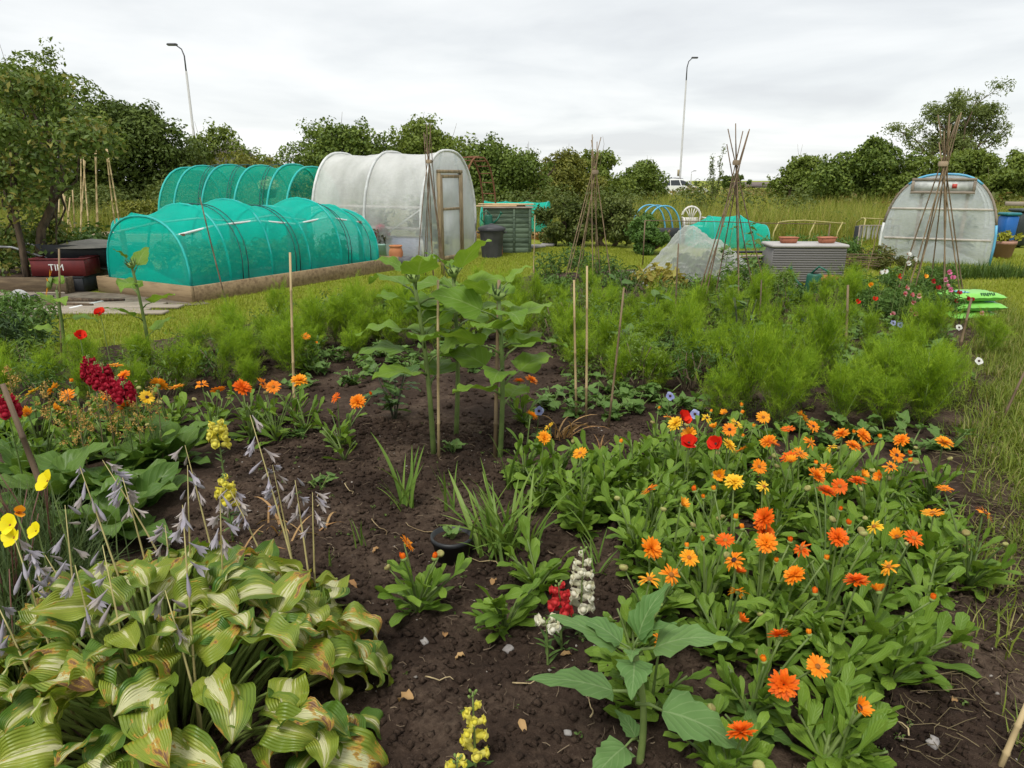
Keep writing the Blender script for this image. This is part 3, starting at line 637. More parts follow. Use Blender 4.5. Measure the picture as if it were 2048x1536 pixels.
# back walk-in net tunnel
ax = Vector((-.95, .31, 0)).normalized(); rz2 = frame_rz(ax); p0 = Vector((-4.7, 17.2, 0))
bt = thing('net_tunnel', 'tall darker green walk-in net tunnel behind the white polytunnel', 'net tunnel', p0, rz2)
ys = [0, .5, 1.4, 2.3, 3.1, 3.55]; secs = [arch(2.3, h_, 20, .05, .8) for h_ in (1.84, 1.9, 1.88, 1.9, 1.88, 1.84)]
mb = MB(); skin(mb, secs, ys, 5, .035, 0, 7, .004); end_fan(mb, secs[-1], 3.55, 0, .01, 3); obj('netting', (mb, NETD), bt)
for s, y in zip(secs, ys):
    obj('hoop', (MB().add(*tube(np.c_[s[:, 0]*1.004, np.full(len(s), y), s[:, 1]*1.004], .026, 6)), PIPE_T), bt)
for y in (.9, 1.8, 2.6):
    for k in (0, .08):
        s = arch(2.34, 1.9, 20, .05, .8); obj('cord', (MB().add(*tube(np.c_[s[:, 0], y+k+.25*s[:, 0], s[:, 1]*1.005], .009, 4)), STRAP), bt)
q = p0 + ax*1.6 - Vector((-.31, -.95, 0))*0
bsk = thing('hanging_basket', 'cream flowering hanging basket inside the tall green net tunnel', 'hanging basket', p0 + ax*1.25 + Vector((0, 0, 1.12)))
obj('bowl', (MB().add(*lathe([(.0, 0), (.14, .02), (.2, .2), (.21, .22), (.19, .22), (0, .2)], 14)), plain('dark_plastic', (.03, .05, .04))), bsk)
obj('chain', (MB().add(*tube([(0, 0, .2), (0, 0, .76)], .006, 4)), STRAP), bsk)
V, F, U = leafcloud(np.array([(-.12, 0, .3), (.1, 0, .32), (0, .08, .38), (.02, -.1, .3)]), np.full((4, 3), .14), 420, .03, 5, .4); obj('flowers', (MB().add(V, F, 0, U), leafmat('cream_petal', (.5, .52, .3), (.7, .7, .5), .3)), bsk, kind='stuff')
for i in range(5): q = p0 + ax*(.4+i*.65); leafy('tomato_plant', 'leafy crop plant inside the tall green net tunnel', 'vegetable', q.x, q.y, 0, .7, .8, 300, .06, VEG, 130+i, 'plants inside the back net tunnel', 8)

# white polytunnel
ax = Vector((-.87, .49, 0)).normalized(); rz3 = frame_rz(ax); FC = Vector((-1.24, 14.28, 0)); PW, PH, PL = 1.78, 2.08, 2.75
pt = thing('polytunnel', 'white plastic polytunnel with a weathered wooden door', 'polytunnel', FC, rz3)
ys = [0, PL/2, PL]; secs = [arch(PW, PH, 28, .1, .74)]*3
mb = MB(); skin(mb, secs, ys, 10, .022, 0, 11, .004); end_fan(mb, secs[2], PL, 0, .01, 4); obj('cover', (mb, POLYW), pt)
for s, y in zip(secs, ys): obj('hoop', (MB().add(*tube(np.c_[s[:, 0]*1.012, np.full(len(s), y), s[:, 1]*1.008], .028, 8)), PIPE_W), pt)
# door wall: pleated sheet either side of the door frame
sec = secs[0]; mb = MB(); dw = .36; dh = 1.62
def half(sg):
    pts_o = [p for p in sec if p[0]*sg >= dw*.2 or p[1] > dh+.1]; pts_o = [p for p in sec if p[0]*sg > .02]
    pts_o = sorted(pts_o, key=lambda p: p[1]); n = len(pts_o); V = []
    for k, p in enumerate(pts_o):
        zi = min(p[1], dh+.02); zi = dh*k/(n-1)
        for m_i, s in enumerate((0, .33, .66, 1)): V.append((p[0]*(1-s)+sg*dw*s, .012*math.sin(k*2.6)*(0 < m_i < 3) + .004, p[1]*(1-s)+zi*s))
    V = np.array(V); i = np.arange(n-1)[:, None]*4; j = np.arange(3)[None]; F = np.stack([i+j, i+j+1, i+5+j, i+4+j], -1).reshape(-1, 4)
    U = np.zeros_like(V); U[:, 1] = .25; mb.add(V, F, 0, U)
half(1); half(-1)
topv = [(-dw, .004, dh)] + [(p[0], .004, p[1]) for p in sec if abs(p[0]) < .35 and p[1] > dh] + [(dw, .004, dh)]
c = np.array([(0, .004, dh)]); V = np.vstack([c, topv]); F = np.array([[0, i+1, i+2] for i in range(len(topv)-1)]); mb.add(V, F)
obj('end_sheet', (mb, POLYC), pt)
DOORW = plain('door_timber', (.36, .28, .17), (.2, .15, .09), .8, 4, .4, .003, stretch=(6, 6, 1))
for x in (-dw-.04, dw): obj('door_post', (MB().add(*bbox(x, x+.055, -.06, .02, 0, dh+.06)), DOORW, False), pt)
obj('lintel', (MB().add(*bbox(-dw-.04, dw+.055, -.062, .018, dh+.061, dh+.12)), DOORW, False), pt)
dr = obj('door', (MB().add(*bbox(-dw+.02, -dw+.075, -.055, -.02, .03, dh+.03)).add(*bbox(dw-.06, dw-.012, -.055, -.02, .03, dh+.03)).add(*bbox(-dw+.076, dw-.061, -.053, -.022, dh-.03, dh+.03)).add(*bbox(-dw+.076, dw-.061, -.053, -.022, .98, 1.03)).add(*bbox(-dw+.076, dw-.061, -.053, -.022, .03, .1)), DOORW, False), pt)
obj('pane', (MB().add(*box(-dw+.06, dw-.05, -.04, -.034, 1.0, dh)), POLYC, False), dr); obj('pane', (MB().add(*box(-dw+.06, dw-.05, -.04, -.034, .06, 1.0)), POLYC, False), dr)
for z in (.62, 1.02): obj('shelf', (MB().add(*bbox(-.78, -.4, .25, 2.5, z, z+.035)), plain('shelf_board', (.45, .43, .38)), False), pt)
obj('brace', (MB().add(*tube([(-.86, .06, 1.02), (-.8, 1.0, .5)], .015, 6)), PIPE_W), pt)
TUB = plain('blue_grey_tub', (.3, .33, .45), (.22, .25, .36), .5, 4)
for i in range(3): obj('growing_tub', (MB().add(*bbox(-.74, -.3, .3+i*.75, .95+i*.75, .0, .46, .03)), TUB, False), pt)
q = FC + ax*.6; leafy('tomato_plant', 'dim dark plant seen through the wall of the white polytunnel', 'vegetable', q.x, q.y, 0, .7, 1.4, 500, .07, VEG, 140); q = FC + ax*1.9
leafy('bean_plant', 'pale plant blurred behind the middle of the white polytunnel', 'vegetable', q.x, q.y, 0, .7, 1.3, 400, .07, VEG, 141)
# rusty arch behind it
ra = thing('rusty_arch', 'rusty mesh garden arch peeping out behind the white polytunnel', 'garden arch', (-.72, 16.3, 0), 1.0)
RUST = plain('rust', (.2, .09, .045), (.1, .04, .025), .9, 12)
for y in (0, .35):
    s = arch(1.3, 2.05, 18, .03, .8); obj('hoop', (MB().add(*tube(np.c_[s[:, 0], np.full(len(s), y), s[:, 1]], .02, 6)), RUST), ra)
for k in range(2, 17): obj('rung', (MB().add(*tube([(s[k, 0], 0, s[k, 1]), (s[k, 0], .35, s[k, 1])], .012, 4)), RUST), ra)

# right polytunnel
RW, RH, RL = 1.84, 1.64, 3.0; ax = Vector((.5, .866, 0)).normalized(); rp = thing('polytunnel', 'hazy clear plastic polytunnel with a wooden top vent', 'polytunnel', (D(1878, 440, 13.7).x, 13.7, 0), frame_rz(ax))
secs = [arch(RW, RH, 28, .04, .72)]*3; mb = MB(); skin(mb, secs, [0, RL/2, RL], 8, .02, 0, 13, .004); end_fan(mb, secs[0], 0, 0, .014, 6); end_fan(mb, secs[2], RL, 0, .01, 7); obj('cover', (mb, POLYC), rp)
BLUEP = plain('blue_pipe', (.12, .4, .6), (.1, .3, .5), .4, 4)
OLDW = plain('grey_timber', (.3, .25, .2), (.17, .14, .11), .85, 5, .4, .003, stretch=(1, 6, 6))
s = secs[0]; n_ = len(s)
for a_, b_, m_ in ((0, 4, PIPE_W), (3, 10, OLDW), (9, 20, BLUEP), (19, 26, OLDW), (25, n_, BLUEP)):
    obj('hoop', (MB().add(*tube(np.c_[s[a_:b_, 0]*1.01, np.full(len(s[a_:b_]), -.02), s[a_:b_, 1]*1.01], .024, 6)), m_), rp)
for s_, y in zip(secs[1:], (RL/2, RL)): obj('hoop', (MB().add(*tube(np.c_[s_[:, 0], np.full(n_, y), s_[:, 1]], .022, 6)), PIPE_W), rp)
for z in (.44, 1.0): obj('cross_rail', (MB().add(*bbox(-RW/2+.03, RW/2-.03, -.018, .02, z, z+.04)), plain('pale_timber', (.5, .46, .4), (.34, .31, .27)), False), rp)
for x in (-.35, .4): obj('upright', (MB().add(*bbox(x-.03, x+.03, .022, .07, 0, 1.5)), DOORW, False), rp)
for a_ in ((-.55, .5, -.07, -.02, 1.54, 1.585), (-.55, .5, -.07, -.02, 1.3, 1.345), (-.55, -.5, -.068, -.022, 1.346, 1.539), (.45, .5, -.068, -.022, 1.346, 1.539)): obj('vent_bar', (MB().add(*bbox(*a_)), OLDW, False), rp)
obj('vent_pane', (MB().add(*box(-.5, .45, -.05, -.044, 1.34, 1.54)), plain('milky_pane', (.62, .64, .62)), False), rp)
obj('sticker', (MB().add(*box(.12, .2, -.056, -.051, 1.4, 1.48)), plain('red_sticker', (.6, .08, .06)), False), rp)
obj('stop_plank', (MB().add(*bbox(1.0, 1.28, -.02, .1, 1.1, 1.17)), OLDW, False), rp)
for i in range(4): leafy('tomato_plant', 'green crop plant inside the hazy clear polytunnel', 'vegetable', 8.6+.5*(i % 2)+.3*i, 14.6+.5*i, 0, .6, .9, 260, .06, VEG, 150+i, 'plants inside the right polytunnel', 8)

# ------------------------------------------------------------------ shed-bin, dustbin, pots near the white polytunnel
GREENW = plain('green_stained_boards', (.11, .155, .1), (.05, .075, .05), .8, 5, .5, .004, stretch=(1, 6, 6))
bx0, by0 = -.6, 15.5; gb = thing('compost_bin', 'green stained slatted wooden bin beside the white polytunnel', 'compost bin', (bx0, by0, 0))
for k in range(9):
    z = .02+k*.104; obj('slat', (MB().add(*bbox(0, 1.02, -.02+.003*(k % 2), 0, z, z+.112, .003)), GREENW, False), gb); obj('slat', (MB().add(*bbox(1.0, 1.022, .001, .8, z, z+.1, .003)), GREENW, False), gb)
for x in (.02, .62, .96): obj('batten', (MB().add(*bbox(x, x+.05, -.045, -.0215, 0, .96)), GREENW, False), gb)
obj('back_panel', (MB().add(*bbox(0, 1.0, .78, .8, 0, .95)), GREENW, False), gb)
obj('top_board', (MB().add(*bbox(-.03, 1.06, -.06, .82, .965, .99)), OLDW, False), gb)
for i, (x, y, z, a) in enumerate([(.25, .2, .992, .1), (.45, .45, .992, -.05), (.62, .3, 1.024, .06), (.3, .5, 1.024, .0)]):
    o = obj('loose_plank', (MB().add(*bbox(-.45, .45, -.06, .06, 0, .03)), plain('new_pine', (.55, .4, .22), (.4, .28, .15), .7, 3), False), None, Matrix.Translation((bx0+x, by0+y, z)) @ Matrix.Rotation(a, 4, 'Z'))
    tag(o, 'pale pine plank lying on top of the green slatted bin', 'plank', 'planks on the compost bin')
def dustbin(x, y, lab):
    t = thing('dustbin', lab, 'dustbin', (x, y, 0)); m = plain('black_plastic', (.06, .06, .062), (.035, .035, .038), .5, 5); n = 40; V = []; F = []
    for z, r in ((0, .205), (.02, .21), (.5, .25), (.54, .262), (.56, .262), (.56, .24)):
        for j in range(n): rr = r*(1 - (.025 if j % 4 < 2 and .01 < z < .51 else 0)); V.append((rr*math.cos(2*PI*j/n), rr*math.sin(2*PI*j/n), z))
    for i in range(5):
        for j in range(n): F.append([i*n+j, i*n+(j+1) % n, i*n+n+(j+1) % n, i*n+n+j])
    obj('body', (MB().add(np.array(V), np.array(F)), m, False), t)
    obj('lid', (MB().add(*lathe([(.285, .555), (.29, .6), (.24, .63), (.12, .665), (.05, .67), (.045, .69), (0, .69)], 28)), m), t)
    for s in (-1, 1): obj('handle', (MB().add(*tube([(s*.25, -.06, .5), (s*.3, -.05, .52), (s*.3, .05, .52), (s*.25, .06, .5)], .014, 6)), m), t)
dustbin(-.42, 14.75, 'grey-black ribbed plastic dustbin with a domed lid by the green slatted bin')
def pot(nm, lab, x, y, prof, m, z=0, n=24, soil=True, grp=None):
    t = thing(nm, lab, 'pot', (x, y, z), 0, grp); obj('body', (MB().add(*lathe(prof, n)), m), t)
    if soil: r = prof[-1][0]; obj('soil', (MB().add(*lathe([(r*1.02, prof[-1][1]), (0, prof[-1][1]+.02)], n)), SOIL), t)
    return t
TERRA = plain('terracotta', (.5, .2, .085), (.36, .13, .055), .75, 6); MINT = plain('mint_glaze', (.3, .46, .38), (.24, .38, .32), .35, 3)
TERRA_P = plain('pale_terracotta', (.42, .24, .18), (.33, .18, .13), .8, 5)
pj = P(793, 530); pot('urn', 'orange terracotta urn beside the mint green planter', pj.x, pj.y, [(0, 0), (.1, 0), (.13, .12), (.135, .24), (.115, .31), (.105, .33), (.125, .35), (.125, .37), (.09, .36), (.085, .3)], TERRA)
pg = P(769, 522); tp_ = pot('planter', 'mint green round planter with red begonias', pg.x, pg.y, [(0, 0), (.15, 0), (.17, .3), (.185, .32), (.185, .35), (.16, .35), (.155, .3)], MINT)
leafy('begonia', 'dark leafed begonia with red blooms in the mint planter', 'flower', pg.x, pg.y, .3, .4, .3, 240, .045, leafmat('begonia_leaf', (.04, .07, .025), (.12, .1, .05), .2), 160, k=8)
REDP = leafmat('crimson_petal', (.42, .01, .06), (.62, .03, .12), .25)
bl = thing('begonia_bloom', 'large crimson begonia bloom standing above the mint planter', 'flower', (pg.x-.04, pg.y, .3))
V, F, U = leafcloud(np.array([(0, -.02, .34), (-.12, -.03, .2), (.12, -.02, .22)]), np.array([[.075]*3, [.05]*3, [.05]*3]), 260, .035, 3, .4, .8); obj('petals', (MB().add(V, F, 0, U), REDP), bl, kind='stuff'); obj('stem', (MB().add(*tube([(0, 0, 0), (0, -.02, .3)], .007, 5)), VEG), bl)
pot('plastic_pot', 'low dark plastic pot at the foot of the white polytunnel', *P(812, 532).xy, [(0, 0), (.12, 0), (.15, .17), (.14, .17), (.13, .13)], plain('grey_plastic', (.12, .12, .13)))
ip = thing('iris_plant', 'upright striped iris leaves behind the orange urn', 'plant', P(778, 520)); IRIS = leafmat('iris_leaf', (.1, .17, .04), (.24, .3, .1), .28)
for k in range(6):
    V, F, U = leaf(.62, .03, 'blade', 6, 2, .25+.3*R.random(), .2); obj('leaf', (MB().add(V, F, 0, U), IRIS), ip, PM((0.03*k-.08, 0, 0), R.random()*6, rad(R.uniform(68, 85))))
# fence post, watering can and bricks behind the dustbin
def watering_can(lab, x, y, z, m, s=1, rz=0):
    t = thing('watering_can', lab, 'watering can', (x, y, z), rz); M = lambda V: np.asarray(V)*s
    V, F = lathe([(0, 0), (.11, 0), (.115, .02), (.1, .26), (.09, .28), (.05, .285)], 18); obj('body', (MB().add(M(V), F), m), t)
    V, F = tube([(.1, 0, .06), (.22, 0, .16), (.3, 0, .3)], [.03, .022, .018], 8); obj('spout', (MB().add(M(V), F), m), t); V, F = tube([(.3, 0, .3), (.335, 0, .34)], [.02, .05], 10); obj('rose', (MB().add(M(V), F), m), t)
    V, F = tube([(-.09, 0, .08), (-.18, 0, .18), (-.16, 0, .32), (-.04, 0, .38), (.05, 0, .28)], .014, 8); obj('handle', (MB().add(M(V), F), m), t)
DGRN = plain('green_plastic', (.015, .12, .075), (.01, .08, .05), .45, 4)
brick = MB().add(*bbox(-.105, .105, -.05, .05, 0, .065)).mesh('brick', plain('red_brick', (.4, .14, .07), (.26, .09, .05), .9, 14), False)
st_ = thing('brick_stack', 'little stack of red bricks between dustbin and green bin', 'brick stack', (-.42, 15.2, 0))
for k in range(9):
    for i in range(2): obj('brick', brick, st_, Matrix.Translation((.215*i-.1, .0, k*.067)) @ Matrix.Rotation(R.gauss(0, .04), 4, 'Z'))
watering_can('green watering can perched on the red bricks behind the dustbin', -.5, 15.2, .605, DGRN, .85)
# small net tunnel behind
sm = thing('net_cloche', 'small pale green net cloche on a timber bed beyond the green bin', 'net cloche', (1.0, 19.9, .2), 1.35)
ys = [0, .6, 1.2, 1.8]; secs = [arch(1.1, .78, 16, .02, .85)]*4; mb = MB(); skin(mb, secs, ys, 4, .04, 0, 15, .004); end_fan(mb, secs[0], 0, 0, .01, 8); end_fan(mb, secs[-1], 1.8, 0, .01, 9); obj('netting', (mb, NET), sm)
for s, y in zip(secs, ys): obj('hoop', (MB().add(*tube(np.c_[s[:, 0], np.full(len(s), y), s[:, 1]], .014, 6)), PIPE_T), sm)
smb = thing('raised_bed', 'short orange timber bed under the small net cloche', 'raised bed', (1.0, 19.9, 0), 1.35)
for a_ in ((-.62, .62, -.08, -.04, 0, .2), (-.62, .62, 1.86, 1.9, 0, .2), (-.62, -.58, -.039, 1.859, 0, .195), (.58, .62, -.039, 1.859, 0, .195)): obj('plank', (MB().add(*bbox(*a_)), plain('orange_timber', (.45, .25, .1), (.33, .17, .07)), False), smb)
for i, (px, py, r) in enumerate([(1078, 480, .09), (1090, 483, .07), (1100, 480, .1)]):
    q = P(px, py); pot('flower_pot', 'small red clay pot on the ground before the currant bush', q.x, q.y, [(0, 0), (r*.7, 0), (r, r*1.5), (r*1.1, r*1.5), (r*1.1, r*1.8), (r*.9, r*1.8), (r*.85, r*1.4)], TERRA, n=14, grp='clay pots by the currant bush')
SLAB = plain('grey_slab', (.34, .33, .31), (.22, .21, .2), .9, 6)
for i, (px, py) in enumerate([(1040, 494), (1068, 496), (1096, 492)]):
    o = obj('flat_stone', (MB().add(*bbox(-.24, .24, -.17, .17, 0, .07, .03)), SLAB, False), None, Matrix.Translation(P(px, py)) @ Matrix.Rotation(i*.7, 4, 'Z')); tag(o, 'flat grey stone edging the lawn by the currant bush', 'stone', 'edging stones')
# left net patch, wheelbarrow, crates, beds
lp = thing('net_cloche', 'low green net cloche far behind the row of canes', 'net cloche', (-9.3, 17.0, .35), frame_rz(Vector((1, .1, 0))))
ys = [0, .5, 1.0, 1.6]; secs = [arch(1.0, .33, 14, .0, .9)]*4; mb = MB(); skin(mb, secs, ys, 4, .05, 0, 16, .004); end_fan(mb, secs[0], 0, 0, .01, 8); end_fan(mb, secs[-1], 1.6, 0, .01, 9); obj('netting', (mb, NET), lp)
for s, y in zip(secs, ys): obj('hoop', (MB().add(*tube(np.c_[s[:, 0], np.full(len(s), y), s[:, 1]], .012, 6)), PIPE_T), lp)
lb = thing('raised_bed', 'raised bed with pale soil behind the row of canes', 'raised bed', (-8.6, 17.0, 0)); obj('plank', (MB().add(*bbox(-1.3, 1.3, -.62, -.58, 0, .34)), TIMBER, False), lb); obj('plank', (MB().add(*bbox(-1.3, 1.3, .58, .62, 0, .34)), TIMBER, False), lb)
obj('soil', (MB().add(*box(-1.28, 1.28, -.579, .579, 0, .35)), plain('sand', (.4, .31, .22)), False), lb)
rb2 = thing('raised_bed', 'dark timber raised bed holding the fruit tree', 'raised bed', (-8.2, 10.3, 0))
for a_ in ((-2, 1.95, -.5, -.45, 0, .24), (-2, 1.95, .75, .8, 0, .24), (1.9, 1.95, -.449, .749, 0, .235)): obj('plank', (MB().add(*bbox(*a_)), TIMBER_D, False), rb2)
obj('soil', (MB().add(*box(-2, 1.899, -.449, .749, 0, .2)), SOIL, False), rb2)
wb = thing('wheelbarrow', 'upturned dark wheelbarrow with grey handles beside the net tunnel', 'wheelbarrow', (-6.35, 10.75, 0), .25); BLK = plain('black_metal', (.025, .027, .03), (.015, .016, .02), .5, 6)
V = np.array([(-.42, -.3, .3), (.42, -.22, .3), (.42, .22, .3), (-.42, .3, .3), (-.62, -.42, .66), (.7, -.36, .6), (.7, .36, .6), (-.62, .42, .66), (-.6, -.39, .66), (.67, -.33, .6), (.67, .33, .6), (-.6, .39, .66), (-.4, -.28, .32), (.4, -.2, .32), (.4, .2, .32), (-.4, .28, .32)])
F = np.array([[0, 3, 2, 1], [0, 1, 5, 4], [1, 2, 6, 5], [2, 3, 7, 6], [3, 0, 4, 7], [4, 5, 9, 8], [5, 6, 10, 9], [6, 7, 11, 10], [7, 4, 8, 11], [8, 9, 13, 12], [9, 10, 14, 13], [10, 11, 15, 14], [11, 8, 12, 15], [12, 13, 14, 15]])
obj('tray', (MB().add(V, F), BLK, False), wb); obj('load', (MB().add(*lathe([(.55, .6), (.3, .66), (0, .7)], 16)), plain('weathered_lid', (.24, .22, .18))), wb)
for s in (-1, 1):
    obj('handle', (MB().add(*tube([(.5, s*.1, .2), (-.3, s*.27, .36), (-.95, s*.3, .62), (-1.1, s*.3, .63)], .018, 6)), plain('galvanised', (.4, .41, .42), None, .4, 8, metal=.6)), wb)
    obj('leg', (MB().add(*tube([(-.35, s*.27, .36), (-.42, s*.27, 0), (-.25, s*.27, 0)], .015, 6)), BLK), wb)
V, F = lathe([(.06, -.04), (.2, -.04), (.2, .04), (.06, .04)], 20); V = np.stack([V[:, 0]+.62, V[:, 2], V[:, 1]+.2], 1); obj('wheel', (MB().add(V, F), BLK), wb)
def text(s, size, m, parent, M, name='lettering', ext=.001, al='CENTER'):
    c = bpy.data.curves.new(name, 'FONT'); c.body = s; c.size = size; c.extrude = ext; c.align_x = al; c.align_y = 'CENTER'
    tmp = bpy.data.objects.new(name, c); COL.objects.link(tmp); dg = bpy.context.evaluated_depsgraph_get(); me = bpy.data.meshes.new_from_object(tmp.evaluated_get(dg)); bpy.data.objects.remove(tmp)
    me.materials.clear(); me.materials.append(m); return obj(name, me, parent, M)
WHT = plain('white_print', (.75, .75, .72), (.65, .65, .62)); CRR = plain('red_plastic', (.13, .015, .015), (.08, .01, .012), .45, 5)
def crate(lab, x, y, z, rz, m, w_=.6, d_=.4, h_=.24, txt=None):
    t = thing('crate', lab, 'crate', (x, y, z), rz); T = .02
    for a_ in ((-w_/2, w_/2, -d_/2, -d_/2+T), (-w_/2, w_/2, d_/2-T, d_/2), (-w_/2, -w_/2+T, -d_/2+T+.001, d_/2-T-.001), (w_/2-T, w_/2, -d_/2+T+.001, d_/2-T-.001)):
        obj('side', (MB().add(*bbox(*a_, 0, h_, .004)), m, False), t)
    obj('rim', (MB().add(*tube([(-w_/2, -d_/2, h_), (w_/2, -d_/2, h_), (w_/2, d_/2, h_), (-w_/2, d_/2, h_), (-w_/2, -d_/2, h_)], .014, 6)), m), t)
    obj('base', (MB().add(*box(-w_/2+T+.001, w_/2-T-.001, -d_/2+T+.001, d_/2-T-.001, .004, .02)), m, False), t)
    if txt: text(txt, .13, WHT, t, Matrix.Translation((-.02, -d_/2-.003, h_*.5)) @ Matrix.Rotation(PI/2, 4, 'X'))
    return t
crate('dark red plastic crate with white lettering beside the net tunnel', -6.45, 10.2, .235, .05, CRR, .75, .42, .24, 'TIM')
crate('black plastic crate underneath the dark red lettered crate', -6.45, 10.2, .02, -.06, BLK, .7, .4, .2)
crate('red plastic tray on the soil behind the fruit tree', -7.85, 10.2, .2, .2, plain('faded_red', (.48, .1, .08)), .5, .35, .14)
o = thing('hose_reel', 'round grey reel end leaning on the brush heap', 'reel', (-6.0, 8.5, .0)); V, F = lathe([(.03, 0), (.03, .02), (.13, .02), (.135, .01), (.13, 0), (.03, 0)], 28); obj('disc', (MB().add(np.stack([V[:, 0], -V[:, 2], V[:, 1]+.14], 1), F), plain('grey_disc', (.4, .4, .4), (.3, .3, .3))), o)
V, F = lathe([(0, 0), (.03, 0), (.03, .3), (0, .3)], 14); obj('hub', (MB().add(np.stack([V[:, 0], V[:, 2]-.025, V[:, 1]+.14], 1), F), BLK), o)
o = obj('white_pole', (MB().add(*tube([P(140, 618, .03), P(214, 602, .03)], .022, 8)), PIPE_W)); tag(o, 'short white plastic pole lying across the weathered boards', 'pole')
for k, (px, py, a) in enumerate([(20, 606, .2), (110, 612, -.1), (170, 604, .15)]):
    o = obj('dead_branch', (MB().add(*tube([Vector(P(px, py, .03)) + Vector((math.cos(a)*t*.5, math.sin(a)*t*.3, .03*abs(math.sin(t*4)))) for t in (-1, -.4, .2, 1)], [.03, .035, .028, .015], 7)), BARK)); tag(o, 'dead branch lying on the boards by the white pole', 'branch', 'branches on the boards')
for k, (px, py, w_, h_, Y) in enumerate([(120, 480, 1.1, .7, 12.0), (165, 470, 1.0, .75, 12.4), (30, 490, 1.0, .8, 12.2), (200, 480, .7, .7, 12.6), (-20, 500, 1.0, .7, 11.8)]):
    leafy('broad_bean', 'dark bushy bean plant behind the wheelbarrow', 'vegetable', at(px, Y), Y, 0, w_, h_, 900, .05, leafmat('bean_dark', (.025, .06, .015), (.09, .15, .035), .22), 170+k, 'bean plants behind the wheelbarrow', 14)

# ------------------------------------------------------------------ canes
CANE_L = plain('pale_cane', (.5, .38, .2), (.36, .26, .13), .6, 7, stretch=(1, 1, .4)); CANE_D = plain('brown_cane', (.19, .13, .08), (.1, .068, .042), .7, 7, stretch=(1, 1, .4)); CANE_M = plain('tan_cane', (.24, .17, .095), (.14, .098, .055), .65, 7, stretch=(1, 1, .4))
def cane_mb(a, b, r=.009, n=6):
    a = np.array(a, float); b = np.array(b, float); L = np.linalg.norm(b-a); k = max(3, int(L/.22)); pts = []; rs = []
    bow = NR.normal(0, .004*L, 3)
    for i in range(k+1):
        t = i/k; c = a + (b-a)*t + bow*math.sin(PI*t); dr = (b-a)/L
        for dt, s in ((-.006, 1), (0, 1.28), (.006, 1)) if 0 < i < k else ((0, 1),): pts.append(c + dr*dt); rs.append(r*s*(1-.25*t))
    return MB().add(*tube(pts, rs, n))
def cane(lab, a, b, r=.009, m=CANE_M, grp=None):
    o = obj('bamboo_cane', (cane_mb(np.array(b)*0, np.array(b)-np.array(a), r), m), None, Vector(a)); return tag(o, lab, 'cane', grp)
def wigwam(lab, x, y, H, feet, m, tie=.84, spread=.09, r=.011, seed=0, tiem=None):
    t = thing('cane_wigwam', lab, 'cane wigwam', (x, y, 0)); g = np.random.default_rng(seed)
    for fx, fy in feet:
        apex = np.array([g.normal(0, .015), g.normal(0, .015), H*tie]); f_ = np.array([fx, fy, -.03]); e_ = f_ + (apex-f_)*((1 + (1-tie)*(.4+1.0*g.random())/tie)) + g.normal(0, .02, 3)
        obj('cane', (cane_mb(f_, e_, r), m), t)
    obj('tie', (MB().add(*lathe([(.028+.004*len(feet)*.5, H*tie-.025), (.034+.004*len(feet)*.5, H*tie), (.028+.004*len(feet)*.5, H*tie+.03)], 12)), tiem or plain('twine', (.4, .3, .2))), t)
    return t
ring = lambda n, rx, ry, ph=0: [(rx*math.cos(2*PI*i/n+ph), ry*math.sin(2*PI*i/n+ph)) for i in range(n)]
def wig_px(lab, tx, ty, Y, fpx, m, tie, seed):
    x = D(tx, ty, Y).x; dy_ = [-.25, .12, -.1, .3, -.3, .25, .05, -.2, .3, -.05]; wigwam(lab, x, Y, top(ty, Y), [(at(q, Y)-x, dy_[i]) for i, q in enumerate(fpx)], m, tie, r=.0082, seed=seed)
wig_px('cane wigwam standing in front of the white polytunnel door', 856, 262, 11.6, (838, 845, 852, 862, 872, 882, 888, 894), CANE_D, .8, 1)
wig_px('cane wigwam with a pale tie rising from the currant bush side', 1192, 290, 10.2, (1120, 1130, 1145, 1160, 1182, 1196, 1205, 1222), CANE_M, .82, 2)
wig_px('cane wigwam with splayed crossing tips beside the grey storage box', 1478, 270, 8.6, (1380, 1392, 1400, 1440, 1462, 1492, 1518, 1535), CANE_D, .85, 3)
wig_px('leaning cane wigwam with a pale tie before the clear polytunnel', 1898, 258, 8.4, (1778, 1792, 1806, 1845, 1858, 1878, 1898, 1908, 1915, 1928), CANE_M, .82, 4)
# row of canes at the left
row = thing('cane_row', 'row of paired pale canes leaning together behind the wheelbarrow', 'cane row', (at(190, 14), 14, 0))
for i, (xb, xt, yt) in enumerate([(168, 162, 300), (195, 166, 305), (172, 170, 320), (190, 192, 300), (205, 190, 295), (225, 212, 296), (238, 214, 298), (150, 145, 380), (135, 130, 392), (122, 118, 398), (160, 125, 385), (142, 140, 395)]):
    f_ = np.array([at(xb, 14)-at(190, 14), R.uniform(-.3, .3), -.02]); e_ = np.array([D(xt, yt, 14).x-at(190, 14), 0, top(yt, 14)]); obj('cane', (cane_mb(f_, e_, .015), CANE_L), row)
